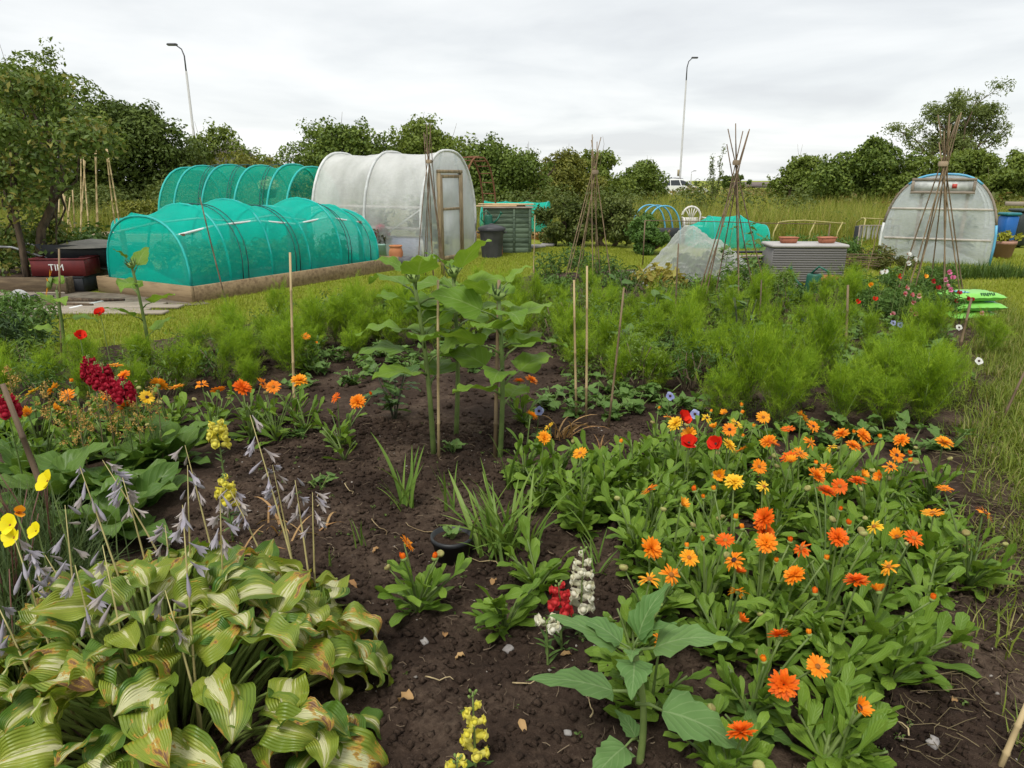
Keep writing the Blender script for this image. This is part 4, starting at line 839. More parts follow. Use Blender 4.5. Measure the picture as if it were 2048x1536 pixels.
# single canes in the flower bed: (foot px, tip px)
for lab, fx, fy, tx, ty, r, m in [
    ('slim dark leaning cane on the lawn edge beside the green net tunnel', 466, 655, 400, 395, .008, CANE_D), ('tall pale cane standing alone in soil near orange marigolds', 590, 860, 580, 505, .009, CANE_L),
    ('pale upright cane in the cosmos beside its slightly taller twin', 1153, 845, 1148, 560, .009, CANE_L), ('taller of the two pale upright canes in the cosmos', 1172, 850, 1174, 532, .009, CANE_L),
    ('grey-brown cane leaning away from the two pale upright canes', 1215, 870, 1248, 575, .008, CANE_M), ('dark upright cane among cosmos before the yellow hosta', 1349, 690, 1357, 487, .009, CANE_D),
    ('thin dark cane below the wigwam by the storage box', 1516, 710, 1523, 560, .008, CANE_D), ('stout brown cane in the cosmos before the sweet peas', 1690, 725, 1696, 570, .012, CANE_M),
    ('stout brown leaning cane beside the lime compost bags', 1913, 725, 1943, 597, .013, CANE_M), ('dark stick leaning over the lawn edge at the right', 1995, 860, 2052, 738, .009, CANE_D),
    ('short pale cane beside the lawn behind the sunflowers', 1066, 575, 1070, 430, .007, CANE_L), ('short stub of dark cane on the lawn edge near the sunflowers', 1068, 572, 1068, 535, .014, CANE_D),
    ('short dark rod leaning low in the cosmos by the pale canes', 1166, 700, 1122, 605, .01, CANE_D), ('pale cane supporting the middle sunflower', 878, 935, 876, 560, .009, CANE_L),
    ('stout tan cane tied to the tallest sunflower stem', 990, 935, 998, 560, .013, CANE_M), ('thick brown stake leaning beside the evening primrose', 120, 1075, 5, 768, .014, CANE_D),
    ('pale frayed stick at the lawn corner by the bare soil', 1990, 1560, 2060, 1395, .009, CANE_L), ('slender cane between the sweet peas and the storage box', 1725, 575, 1760, 440, .007, CANE_M)]:
    a = P(fx, fy); b = D(tx, ty, a.y + .02); cane(lab, a, b, r, m)

# ------------------------------------------------------------------ fleece heap, cloches, chair, storage box
fl = thing('fleece_cover', 'crumpled white insect mesh draped over a mound of crops', 'mesh cover', (at(1395, 11.0), 11.0, 0))
def drape():
    n, m_ = 120, 100; xs = np.linspace(-.95, .8, n); ysd = np.linspace(-.75, .95, m_); X, Y = np.meshgrid(xs, ysd)
    pk_ = [(-.12, .15, .92), (.28, .1, .72), (-.02, -.2, .6), (.5, .0, .45), (-.5, 0, .34), (.15, .5, .7)]
    Z = 0*X
    for a, b, h_ in pk_: Z = np.logaddexp(Z*14, 14*h_*np.exp(-(np.hypot(X-a, (Y-b)*.9)/(.28+.33*h_))**2))/14
    Z = np.maximum(Z-.128, 0)*1.06
    Z = Z + .07*(vnoise(X*2+Y+5, Y-X+5, 5, 3)-.5) + .06*np.abs(vnoise(X+3*Y+5, Y*.6+5, 9, 4)-.5) + .05*np.abs(vnoise(X*2-Y+9, Y*2+X+5, 8, 6)-.5) + .03*(vnoise(X*3-Y+9, Y+5, 17, 6)-.5)
    Z = np.maximum(Z, .02); i = np.arange(m_-1)[:, None]*n; j = np.arange(n-1)[None]
    return MB().add(np.stack([X, Y, Z], -1).reshape(-1, 3), np.stack([i+j, i+j+1, i+n+j+1, i+n+j], -1).reshape(-1, 4))
obj('mesh_sheet', (drape(), FLEECE), fl)
leafy('cabbage_plant', 'leafy crop hidden under the white insect mesh', 'vegetable', at(1395, 11.0)-.05, 11.05, 0, .8, .5, 900, .05, leafmat('bean_dark', (.025, .06, .015), (.09, .15, .035), .22), 180)
gc = thing('net_cloche', 'low rounded green net cloche behind the white mesh heap', 'net cloche', (at(1440, 17.2), 17.2, 0), PI/2)
ys = [-1.0, -.4, .3, .75]; secs = [arch(1.0, .52, 16), arch(1.1, .74, 16), arch(1.1, .72, 16), arch(.9, .5, 16)]; mb = MB(); skin(mb, secs, ys, 4, .04, 0, 17, .005); end_fan(mb, secs[0], -1.0, 0, .01, 8); end_fan(mb, secs[-1], .75, 0, .01, 9); obj('netting', (mb, NET), gc)
for s, y in zip(secs, ys): obj('hoop', (MB().add(*tube(np.c_[s[:, 0], np.full(len(s), y), s[:, 1]], .014, 6)), PIPE_T), gc)
hp = thing('hoop_frame', 'bare blue pipe hoops over a low bed in the meadow edge', 'hoop frame', (at(1325, 17.5), 17.5, 0), .35)
for y in (0, .35, .7): s = arch(1.0, .95, 18, 0, .9); obj('hoop', (MB().add(*tube(np.c_[s[:, 0], np.full(len(s), y), s[:, 1]], .02, 6)), BLUEP), hp)
o = obj('bed_board', (MB().add(*bbox(-.7, .7, -.03, .03, 0, .4)), BLK, False), None, Vector((at(1360, 17.9), 17.9, 0))); tag(o, 'dark board edging standing between the blue hoops and white chair', 'board')
ch = thing('garden_chair', 'white plastic garden chair with a slotted back', 'chair', (at(1384, 18.4), 18.4, 0)); WP = plain('white_plastic', (.72, .68, .64), (.6, .56, .53), .45, 5)
obj('seat', (MB().add(*bbox(-.25, .25, -.25, .22, .4, .43, .015)), WP, False), ch)
for sx_ in (-1, 1):
    for sy in (-1, 1): obj('leg', (MB().add(*tube([(sx_*.22, sy*.2, .42), (sx_*.26, sy*.26, 0)], .025, 6)), WP), ch)
    obj('armrest', (MB().add(*tube([(sx_*.26, .22, .62), (sx_*.28, -.15, .62), (sx_*.27, -.22, .41)], .022, 6)), WP), ch)
a_ = np.linspace(0, PI, 13); obj('back_frame', (MB().add(*tube([(-.2, .24, .43), *[(-.24*math.cos(q), .27, .62+.27*math.sin(q)) for q in a_], (.2, .24, .43)], .03, 6)), WP), ch)
for k in range(5): an = rad(50+k*20); obj('back_slat', (MB().add(*tube([(.04*math.cos(an), .265, .6), (.23*math.cos(an), .272, .62+.25*math.sin(an))], .014, 5)), WP), ch)
obj('back_panel', (MB().add(*bbox(-.18, .18, .25, .275, .44, .62, .01)), WP, False), ch)
def m_rat(t, out):
    c = t.nodes.new('ShaderNodeTexCoord'); a = nd(t, 'ShaderNodeTexWave', Scale=11, Distortion=.6); a.bands_direction = 'Z'; b = nd(t, 'ShaderNodeTexWave', Scale=7, Distortion=.4); b.bands_direction = 'X'
    for q in (a, b): t.links.new(c.outputs['Object'], q.inputs[0])
    f = noise(t, 60, 3, stretch=(1, 1, 3)); s = bsdf(t, ramp(t, f, [(.2, (.13, .125, .12)), (.8, (.22, .21, .2))]), .6, .3, f, .4, .006); t.links.new(s.outputs[0], out.inputs[0])
RAT = mat('woven_rattan', m_rat)
sb = thing('storage_box', 'grey woven garden storage box with two clay troughs on its lid', 'storage box', (at(1600, 11.2), 11.2, 0), -.05)
obj('body', (MB().add(*bbox(-.56, .56, -.28, .28, .0, .54, .015)), RAT, False), sb)
for k in range(14): z = .03+k*.036; obj('weave_band', (MB().add(*bbox(-.553, .553, -.288, -.2805, z, z+.026, .004)), RAT, False), sb)
obj('lid', (MB().add(*bbox(-.585, .585, -.305, .3, .545, .6, .02)), plain('grey_lid', (.42, .4, .38), (.33, .31, .3), .6, 3), False), sb)
for x, r_ in ((-.27, .0), (.33, .25)):
    t = thing('clay_trough', 'long clay trough on the lid of the grey storage box, ' + ('squared and straight' if r_ == 0 else 'turned askew'), 'planter', (at(1600, 11.2)+x, 11.16, .602), r_)
    V, F = bbox(-.115, .115, -.06, .06, 0, .09, .012); V[:, 0] *= 1+.12*(V[:, 2] > .045); V[:, 1] *= 1+.15*(V[:, 2] > .045); obj('body', (MB().add(V, F), plain('red_clay', (.42, .16, .09), (.3, .11, .065), .8, 8), False), t); obj('rim', (MB().add(*tube([(-.13, -.07, .085), (.13, -.07, .085), (.13, .07, .085), (-.13, .07, .085), (-.13, -.07, .085)], .01, 5)), plain('red_clay', (.42, .16, .09))), t)
q = P(1625, 590); watering_can('dark green watering can in front of the grey storage box', q.x, q.y, 0, DGRN, 1.05, 2.6)
q = P(1655, 590); pot('flower_pot', 'red clay pot in front of the storage box by the watering can', q.x, q.y, [(0, 0), (.12, 0), (.17, .2), (.18, .2), (.18, .26), (.15, .26), (.145, .2)], TERRA)
q = P(1566, 596); pot('plastic_pot', 'wide beige plastic pot before the grey storage box', q.x, q.y, [(0, 0), (.13, 0), (.16, .16), (.17, .16), (.17, .2), (.14, .2), (.135, .15)], plain('beige_plastic', (.3, .27, .2)))
pk = thing('pallet_heap', 'heap of dark pallet boards between white mesh and storage box', 'board heap', (at(1498, 11.6), 11.6, 0))
for k in range(7): obj('board', (MB().add(*bbox(-.5, .5, -.05, .05, 0, .03)), OLDW if k % 2 else BLK, False), pk, Matrix.Translation((R.gauss(0, .05), R.gauss(0, .12), .08+.055*k)) @ Matrix.Rotation(R.gauss(0, .12), 4, 'Z') @ Matrix.Rotation(R.gauss(0, .02), 4, 'Y'))
for x in (-.35, .3): obj('bearer', (MB().add(*bbox(x-.05, x+.05, -.3, .3, 0, .08)), OLDW, False), pk)
bs_ = thing('cane_bundle', 'bundle of spare canes lying out from the storage box', 'cane bundle', (at(1700, 11.4), 11.4, 0))
for k in range(6): obj('cane', (cane_mb((-.8, R.gauss(0, .06), .33+.02*k), (.42, R.gauss(0, .1), .22+.035*k), .009), CANE_D), bs_)
obj('prop', (MB().add(*bbox(-.3, -.24, -.1, .1, 0, .3)), PIPE_W, False), bs_)
YP = plain('yellow_pipe', (.4, .35, .13), (.3, .26, .1), .5, 5)
y1 = thing('hoop_frame', 'low faded yellow pipe frame over the bed behind the storage box', 'hoop frame', (at(1615, 14.5), 14.5, 0))
zt = top(442, 14.5)
obj('ridge_pipe', (MB().add(*tube([(at(px, 14.5)-at(1615, 14.5), 0, top(py, 14.5)) for px, py in ((1550, 445), (1570, 442), (1600, 441), (1640, 444), (1682, 447))], .016, 6)), YP), y1)
for px in (1550, 1622, 1676): x = at(px, 14.5)-at(1615, 14.5); obj('leg_pipe', (MB().add(*tube([(x, 0, zt-.02), (x-.1, -.05, zt-.22), (x-.13, -.08, 0)], .014, 6)), YP), y1)
y2 = thing('hoop_frame', 'yellow pipe hoops beside the clear polytunnel', 'hoop frame', (at(1740, 15.2), 15.2, 0))
for px in (1712, 1766):
    x = at(px, 15.2)-at(1740, 15.2); z = top(436, 15.2); obj('hoop', (MB().add(*tube([(x-.06, -.3, 0), (x-.06, -.3, z-.15), (x, -.2, z-.02), (x+.06, 0, z), (x+.06, .3, z-.1), (x+.06, .35, 0)], .015, 6)), YP), y2)
obj('ridge_pipe', (MB().add(*tube([(at(1712, 15.2)-at(1740, 15.2), 0, top(436, 15.2)), (at(1790, 15.2)-at(1740, 15.2), 0, top(440, 15.2))], .014, 6)), YP), y2)
o = obj('gate_post', (MB().add(*lathe([(.06, 0), (.06, .62), (.05, .64), (0, .645)], 12)), BLK), None, Vector((at(1708, 14.8), 14.8, 0))); tag(o, 'stubby black post beside the yellow pipe hoops', 'post')
BUN = leafmat('striped_cloth', (.1, .1, .1), (.7, .7, .66), .2)
o = thing('scarecrow_cloth', 'black and white streamers hung on a bar by the clear polytunnel', 'bird scarer', (at(1750, 14.6), 14.6, 0))
obj('bar', (MB().add(*tube([(-.42, 0, .66), (.42, 0, .66)], .012, 5)).add(*tube([(-.4, 0, 0), (-.4, 0, .66)], .014, 5)).add(*tube([(.4, 0, 0), (.4, 0, .66)], .014, 5)), OLDW), o)
for k in range(12):
    V, F, U = leaf(.3, .05, 'blade', 5, 2, .3, .2, .1); obj('streamer', (MB().add(V, F, 0, U), BUN), o, PM((-.36+k*.065, -.015, .66), R.gauss(0, .3), -PI/2+.2))
# wires and rails
for lab, pts_, r in [('thin dark rail running across behind the wigwam', [(1290, 441), (1420, 443), (1560, 447), (1660, 448)], .008), ]:
    o = obj('training_wire', (MB().add(*tube([D(px, py, 13.2) for px, py in pts_], r, 5)).add(*tube([D(1290, 441, 13.2), D(1290, 441, 13.2)*1 - Vector((0, 0, D(1290, 441, 13.2).z))], .012, 5)).add(*tube([D(1660, 448, 13.2), D(1660, 448, 13.2) - Vector((0, 0, D(1660, 448, 13.2).z))], .012, 5)), CANE_D)); tag(o, lab, 'rail')
# bins and pot by the right polytunnel
def wheelie(lab, x, y, m, lidm, h_=1.0, s=1.0):
    t = thing('wheelie_bin', lab, 'wheelie bin', (x, y, 0)); V, F = bbox(-.24*s, .24*s, -.27*s, .27*s, .05, h_*.92, .03); V[:, 0] *= .82+.18*(V[:, 2]/h_); V[:, 1] *= .8+.2*(V[:, 2]/h_); obj('body', (MB().add(V, F), m, False), t)
    obj('lid', (MB().add(*bbox(-.27*s, .27*s, -.31*s, .29*s, h_*.921, h_, .03)), lidm, False), t)
    for sx_ in (-1, 1): V, F = lathe([(.02, -.025), (.09, -.025), (.09, .025), (.02, .025)], 14); obj('wheel', (MB().add(np.stack([V[:, 2]+sx_*.2*s, V[:, 0]+.2*s, V[:, 1]+.09], 1), F), BLK), t)
wheelie('blue wheelie bin with a teal lid beside the clear polytunnel', at(2005, 16.2), 16.2, plain('blue_plastic', (.015, .13, .42), (.01, .1, .34), .45, 3), plain('teal_lid', (.02, .17, .2), None, .45), .85, .62)
wheelie('dark grey wheelie bin behind the blue bin', at(2032, 17.0), 17.0, plain('charcoal_plastic', (.04, .055, .055), None, .5), plain('charcoal_plastic', (.04, .055, .055)), .9, .8)
q = P(2004, 516); pot('flower_pot', 'large pale terracotta pot with a golden leafy plant by the polytunnel', q.x, q.y, [(0, 0), (.15, 0), (.2, .28), (.215, .28), (.215, .35), (.18, .35), (.175, .3)], TERRA_P)
leafy('golden_plant', 'golden leafed plant filling the pale terracotta pot', 'plant', q.x, q.y, .31, .5, .24, 240, .05, leafmat('golden_leaf', (.22, .26, .03), (.42, .4, .06), .3), 190, k=8)
# lime compost bags
BAGM = plain('lime_bag', (.22, .56, .1), (.16, .44, .07), .35, 4, .5, .01); BAGP = plain('bag_print', (.03, .12, .04)); BAGB = plain('bag_blue', (.1, .4, .55), (.5, .6, .6), .4, 9)
for k, (dx_, rz_) in enumerate(((0, .15), (.03, .05), (.0, .12))):
    c_ = Vector((5.22+dx_, 7.95, .01+k*.11)); t = thing('compost_bag', ['lime green plastic compost bag at the bottom of the pile', 'lime green compost bag in the middle of the pile', 'lime green compost bag with dark lettering on top of the pile'][k], 'compost bag', c_, rz_)
    n, m_ = 26, 16; u = np.linspace(-1, 1, n); v = np.linspace(-1, 1, m_); X, Y = np.meshgrid(u, v); e_ = np.clip((1-np.abs(X)**5)*(1-np.abs(Y)**4), 0, 1)**.6; wr = .012*(vnoise(X*3+k, Y*3, 4, k)-.5)
    i = np.arange(m_-1)[:, None]*n; j = np.arange(n-1)[None]; F = np.stack([i+j, i+j+1, i+n+j+1, i+n+j], -1).reshape(-1, 4)
    mb = MB().add(np.stack([X*.29*(1+.05*np.sin(Y*5)), Y*.2, .057+.054*e_+wr], -1).reshape(-1, 3), F).add(np.stack([X*.29*(1+.05*np.sin(Y*5)), Y*.2, .057-.054*e_+wr], -1).reshape(-1, 3), F[:, ::-1])
    obj('sack', (mb, BAGM), t)
    if k == 2:
        for q_ in range(7): obj('print_mark', (MB().add(*box(-.008, .008, -.018-.006*(q_ % 2), .018, 0, .004)), BAGP, False), t, Matrix.Translation((.0+q_*.026, -.168, .094)) @ Matrix.Rotation(.85, 4, 'X') @ Matrix.Rotation(.2*(q_ % 3-1), 4, 'Z'))
    obj('printed_panel', (MB().add(*bbox((-.24 if k == 2 else .08), (-.1 if k == 2 else .2), -.12, .02, .108, .1135)) , BAGB, False), t)
# lamp posts, car, roofs
LMP = plain('lamp_steel', (.42, .42, .4), (.32, .32, .31), .5, 4); LMD = plain('lamp_head', (.1, .1, .11))
def lamp(lab, x, y, H, sx_, s=1.0, ball=False):
    t = thing('street_lamp', lab, 'street lamp', (x, y, 0)); r = .085*s
    obj('column', (MB().add(*tube([(0, 0, 0), (0, 0, 1.2), (0, 0, 1.25), (0, 0, H*.84)], [r*1.5, r*1.4, r, r*.75], 10)), LMP), t)
    obj('arm', (MB().add(*tube([(0, 0, H*.83), (0, 0, H*.93), (sx_*.12, 0, H*.97), (sx_*.45, 0, H*.995)], [r*.6, r*.5, r*.45, r*.4], 8)), LMD), t)
    obj('lamp_head', (MB().add(*bbox(min(sx_*.35, sx_*.95), max(sx_*.35, sx_*.95), -.14, .14, H*.99, H*.99+.13, .04)), LMD, False), t)
    if ball: obj('sign_box', (MB().add(*bbox(-.28, -.09, -.06, .06, 1.9, 2.5, .02)), plain('sign_yellow', (.45, .38, .22)), False), t)
Y = 46; lamp('tall street lamp rising behind the hedge at the left', D(378, 190, Y).x, Y, top(88, Y), -1)
Y = 52; lamp('tall street lamp standing directly behind the white car', D(1368, 230, Y+18).x, Y+18, top(114, Y+18), 1, 1.15, True)
Y = 150; lamp('tiny distant street lamp behind the roof of the car', at(1381, Y), Y, top(342, Y), 1, 1)
def car():
    Yc = 60.5; t = thing('car', 'white estate car passing on the road beyond the brambles', 'car', (at(1357, Yc), Yc, .03), .03)
    prof = [(-2.2, .55), (-2.22, .8), (-2.1, .98), (-1.95, 1.05), (-1.75, 1.4), (-1.45, 1.56), (-.6, 1.62), (.1, 1.58), (.55, 1.42), (1.05, 1.02), (1.7, .93), (2.1, .8), (2.22, .6), (2.2, .3), (-2.18, .3)]
    V = []; n = len(prof)
    for s in (-1, 1):
        for ins, k in ((0, 0),):
            for x, z in prof: tw = .9 - max(0, z-1.0)*.32; V.append((x, s*tw, z))
    F = [[i, (i+1) % n, n+(i+1) % n, n+i] for i in range(n)]; me = bpy.data.meshes.new('body'); me.from_pydata(V, [], F + [list(range(n))[::-1], list(range(n, 2*n))])
    me.materials.append(plain('white_car_paint', (.78, .78, .78), (.74, .74, .74), .25, 1, .0, 0, .5)); me.attributes.new('luv', 'FLOAT_VECTOR', 'POINT'); obj('body', me, t)
    GL = plain('dark_glass', (.03, .035, .04), (.02, .025, .03), .08, 2, 0, 0, .6)
    for s in (-1, 1):
        for pts_ in ([(-1.6, 1.08), (-1.42, 1.44), (-1.0, 1.5), (-.98, 1.08)], [(-.92, 1.08), (-.94, 1.5), (-.25, 1.52), (-.1, 1.08)], [(-.03, 1.08), (-.17, 1.52), (.1, 1.49), (.42, 1.36), (.82, 1.08)]):
            V = [(x, s*(.905 - max(0, z-1.0)*.32), z) for x, z in pts_]; me = bpy.data.meshes.new('window'); me.from_pydata(V, [], [list(range(len(V)))]); me.materials.append(GL); obj('window', me, t)
        for x in (-1.35, 1.35): V, F_ = lathe([(.0, -.1), (.3, -.1), (.33, -.06), (.33, .06), (.3, .1), (0, .1)], 20); obj('wheel', (MB().add(np.stack([V[:, 0]+x, V[:, 2]+s*.84, V[:, 1]+.33-.03], 1), F_), BLK), t)
        obj('tail_light', (MB().add(*bbox(-2.14, -1.9, s*.86-.05, s*.86+.05, .86, 1.0, .01)), plain('red_lens', (.5, .02, .02), None, .3), False), t)
        obj('roof_rail', (MB().add(*tube([(-1.5, s*.66, 1.6), (-.6, s*.66, 1.69), (.1, s*.66, 1.64)], .02, 5)), BLK), t)
    for a_, b_ in (((-1.93, 1.07), (-1.76, 1.38)), ((.58, 1.405), (1.02, 1.05))):
        V = [(a_[0], -.8, a_[1]), (a_[0], .8, a_[1]), (b_[0], .68, b_[1]), (b_[0], -.68, b_[1])]; V = [(x + (.015 if x > 0 else -.015), y, z+.012) for x, y, z in V]; me = bpy.data.meshes.new('windscreen'); me.from_pydata(V, [], [[0, 1, 2, 3]]); me.materials.append(GL); obj('windscreen', me, t)
car()
ROOF = plain('roof_tile', (.16, .13, .12), (.1, .085, .08), .9, 2); WALLM = plain('house_wall', (.4, .38, .35), (.33, .31, .29), .9, 1)
def house(lab, x, y, w_, hw, hr, d_=8):
    t = thing('house', lab, 'house', (x, y, 0)); obj('wall', (MB().add(*box(-w_/2, w_/2, -d_/2, d_/2, 0, hw)), WALLM, False), t)
    V = np.array([(-w_/2-.4, -d_/2-.4, hw), (w_/2+.4, -d_/2-.4, hw), (w_/2+.4, d_/2+.4, hw), (-w_/2-.4, d_/2+.4, hw), (-w_/2-.4, 0, hr), (w_/2+.4, 0, hr)]); rf = obj('roof', (MB().add(V, [np.array([[0, 1, 5, 4], [2, 3, 4, 5], [1, 0, 3, 2]]), np.array([[0, 4, 3], [1, 2, 5]])]), ROOF, False), t)
    obj('chimney', (MB().add(*box(w_*.22, w_*.22+.8, -.4, .4, hr-.4, hr+.5)), WALLM, False), rf)
    for k in range(3): x_ = -w_*.35+k*w_*.33; obj('window', (MB().add(*box(x_, x_+1.2, -d_/2-.06, -d_/2-.02, hw*.35, hw*.8)), plain('dark_window', (.05, .06, .07), None, .2), False), t)
Yh = 150; house('long low distant bungalow on the skyline', at(1525, Yh), Yh, 12, .3, top(364, Yh)); 
Yh = 48; house('grey roofed building behind the hedge below the left lamp post', at(372, Yh), Yh+6, 3.2, 3.3, top(293, Yh+6), 4)
# ------------------------------------------------------------------ leaf and flower kits
STEM = plain('green_stem', (.16, .22, .06), (.09, .14, .035), .6, 9); STEM_D = plain('dark_stem', (.06, .07, .04), (.035, .03, .025), .6, 9); STEM_Y = plain('straw_stem', (.46, .4, .17), (.3, .25, .1), .6, 9)
CALM = leafmat('calendula_leaf', (.08, .165, .017), (.215, .335, .042), .3, .42, .35, (.3, .42, .13), nscale=9)
SUNM = leafmat('sunflower_leaf', (.1, .2, .022), (.22, .35, .045), .34, .55, .5, (.27, .36, .12))
SUNF = leafmat('sunflower_leaf_near', (.085, .19, .05), (.16, .27, .085), .28, .55, .55, (.26, .36, .16), nscale=14)
DOCKM = leafmat('dock_leaf', (.05, .115, .02), (.13, .22, .04), .25, .4, .5, (.2, .29, .09), nscale=12)
BEANM = leafmat('bean_leaf', (.075, .155, .03), (.17, .28, .07), .28, .45, .4, (.26, .36, .14))
BLADEM = leafmat('blade_leaf', (.08, .17, .025), (.21, .3, .06), .28, .42); DRYM = leafmat('dry_leaf', (.3, .15, .06), (.5, .33, .15), .2, .7)
def lib(name, m, k, f, seed):
    r = random.Random(seed); out = []
    for i in range(k): out.append(f(r).mesh(name, m))
    return out
def L1(**kw):
    def f(r):
        k = {a: (r.uniform(*v) if isinstance(v, tuple) else v) for a, v in kw.items()}
        V, F, U = leaf(rnd=r, rr=0.0, **k); return MB().add(V, F, 0, U)
    return f
CAL_L = lib('leaf', CALM, 8, L1(L=(.094, .132), W=(.033, .045), prof='spat', nv=8, nu=4, droop=(-.3, 1.1), cup=(.1, .4), wave=(.02, .09), nw=2), 1)
BEAN_L = lib('leaf', BEANM, 6, L1(L=(.075, .1), W=(.055, .075), prof='heart', nv=6, nu=4, droop=(.2, .9), cup=(.05, .35), wave=(.03, .09)), 2)
DOCK_L = lib('leaf', DOCKM, 6, L1(L=(.28, .36), W=(.13, .17), prof='dock', nv=12, nu=6, droop=(.5, 1.3), cup=(.1, .35), wave=(.05, .1), nw=3), 3)
BLADE_L = lib('leaf', BLADEM, 6, L1(L=(.32, .46), W=(.016, .026), prof='blade', nv=8, nu=2, droop=(.1, .9), cup=(.2, .4), wave=0, twist=(-.4, .4)), 4)
DRY_L = lib('leaf', DRYM, 5, L1(L=(.2, .32), W=(.012, .022), prof='blade', nv=8, nu=2, droop=(.6, 2.2), cup=.5, wave=.1, twist=(-1, 1)), 5)
def sunleaf(r, L, W, pet, serr=.05):
    V, F, U = leaf(L, W, 'heart', 12, 8, r.uniform(.5, 1.3), r.uniform(.0, .22), r.uniform(.03, .07), 2.5, serr, 0, 0, r, 0.0)
    # petiole rises along +Y, blade hangs from its end
    p = [(0, 0, 0), (0, pet*.5, .012), (0, pet, 0.0)]; tv, tf = tube(p, [.006, .005, .004], 5)
    U[:, 2] = 0; V[:, 1] += pet; return MB().add(V, F, 0, U).add(tv, tf, 1)
SUN_L = [sunleaf(random.Random(10+i), .21+.03*(i % 3), .17+.02*(i % 2), .11).mesh('leaf', [SUNM, STEM]) for i in range(6)]
SUN_NL = [sunleaf(random.Random(30+i), .2+.02*(i % 3), .125+.012*(i % 2), .07, .09).mesh('leaf', [SUNF, STEM]) for i in range(6)]
def m_hosta(t, out):
    l = luv(t); oi = t.nodes.new('ShaderNodeObjectInfo'); rnd = oi.outputs['Random']; ax = mth(t, 'ABSOLUTE', l[0])
    cv = t.nodes.new('ShaderNodeCombineXYZ'); t.links.new(mth(t, 'MULTIPLY', l[0], 5.5), cv.inputs[0]); t.links.new(mth(t, 'MULTIPLY', l[1], 1.1), cv.inputs[1]); t.links.new(mth(t, 'MULTIPLY', rnd, 60), cv.inputs[2])
    sn = nd(t, 'ShaderNodeTexNoise', Scale=1.5, Detail=4.0, Roughness=.6); t.links.new(cv.outputs[0], sn.inputs[0])
    cv2 = t.nodes.new('ShaderNodeCombineXYZ'); t.links.new(mth(t, 'MULTIPLY', l[0], 1.6), cv2.inputs[0]); t.links.new(mth(t, 'MULTIPLY', l[1], 2.4), cv2.inputs[1]); t.links.new(mth(t, 'MULTIPLY', rnd, 90), cv2.inputs[2])
    bn = nd(t, 'ShaderNodeTexNoise', Scale=1.3, Detail=6.0, Roughness=.65); t.links.new(cv2.outputs[0], bn.inputs[0])
    base = mixc(t, mth(t, 'FRACT', mth(t, 'MULTIPLY', rnd, 7.3)), (.06, .15, .018), (.25, .31, .03))
    edge = mth(t, 'ADD', mth(t, 'ADD', ax, mth(t, 'MULTIPLY', mth(t, 'SUBTRACT', sn.outputs[0], .5), 1.5)), mth(t, 'MULTIPLY', mth(t, 'SUBTRACT', rnd, .5), .45))
    mid = ramp(t, edge, [(.16, (1, 1, 1)), (.27, (0, 0, 0))]); col = mixc(t, mid, base, (.62, .61, .33))
    yl = ramp(t, edge, [(.27, (1, 1, 1)), (.6, (0, 0, 0))]); col = mixc(t, mth(t, 'MULTIPLY', yl, mth(t, 'SUBTRACT', 1.0, mid)), col, (.34, .38, .06))
    br = mth(t, 'ADD', mth(t, 'ADD', bn.outputs[0], mth(t, 'MULTIPLY', l[1], .2)), mth(t, 'MULTIPLY', mth(t, 'FRACT', mth(t, 'MULTIPLY', rnd, 13.7)), .19))
    col = mixc(t, ramp(t, br, [(.8, (0, 0, 0)), (.84, (1, 1, 1))]), col, (.5, .3, .045)); col = mixc(t, ramp(t, br, [(.85, (0, 0, 0)), (.91, (1, 1, 1))]), col, (.2, .1, .045))
    ve = mth(t, 'SINE', mth(t, 'MULTIPLY', ax, 44)); leafsurf(t, out, col, .28, .4, .4, (1.2, 1.15, .7), ve, .45)
HOSTAM = mat('hosta_leaf', m_hosta)
HOSTA_L = lib('leaf', HOSTAM, 14, L1(L=(.17, .23), W=(.125, .155), prof='hosta', nv=16, nu=10, droop=(.7, 2.2), cup=(-.05, .5), wave=(.05, .14), nw=2.2, curl=(-1.6, .9), twist=(-.9, .9)), 6)
def petalmat(name, c1, c2, tr=.3):
    def b(t, out):
        l = luv(t); oi = t.nodes.new('ShaderNodeObjectInfo'); f = mth(t, 'FRACT', mth(t, 'ADD', l[2], oi.outputs['Random']))
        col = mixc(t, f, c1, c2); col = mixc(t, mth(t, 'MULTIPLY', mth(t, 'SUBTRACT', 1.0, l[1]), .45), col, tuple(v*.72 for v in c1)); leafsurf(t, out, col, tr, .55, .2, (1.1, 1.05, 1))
    return mat(name, b)
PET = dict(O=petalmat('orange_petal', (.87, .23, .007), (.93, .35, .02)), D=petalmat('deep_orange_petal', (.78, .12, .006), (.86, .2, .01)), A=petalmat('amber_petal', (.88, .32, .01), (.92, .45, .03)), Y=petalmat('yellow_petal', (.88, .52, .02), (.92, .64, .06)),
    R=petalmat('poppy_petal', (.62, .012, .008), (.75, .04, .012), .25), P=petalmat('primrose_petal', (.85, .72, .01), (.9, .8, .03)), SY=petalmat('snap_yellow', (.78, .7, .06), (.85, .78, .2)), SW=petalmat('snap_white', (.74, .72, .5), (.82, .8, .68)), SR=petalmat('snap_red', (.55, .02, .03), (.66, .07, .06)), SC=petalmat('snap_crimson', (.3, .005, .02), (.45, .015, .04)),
    L=petalmat('lilac_petal', (.36, .33, .39), (.5, .47, .51)), LF=petalmat('faded_lilac', (.4, .35, .36), (.52, .46, .4)), K=petalmat('pink_petal', (.7, .15, .35), (.8, .4, .5)), W=petalmat('white_petal', (.75, .76, .7), (.82, .82, .78)), V=petalmat('pansy_blue', (.2, .22, .5), (.5, .55, .75)), C=petalmat('dark_red_petal', (.35, .01, .02), (.5, .03, .04)), RW=petalmat('red_white_petal', (.6, .04, .08), (.75, .45, .45)))
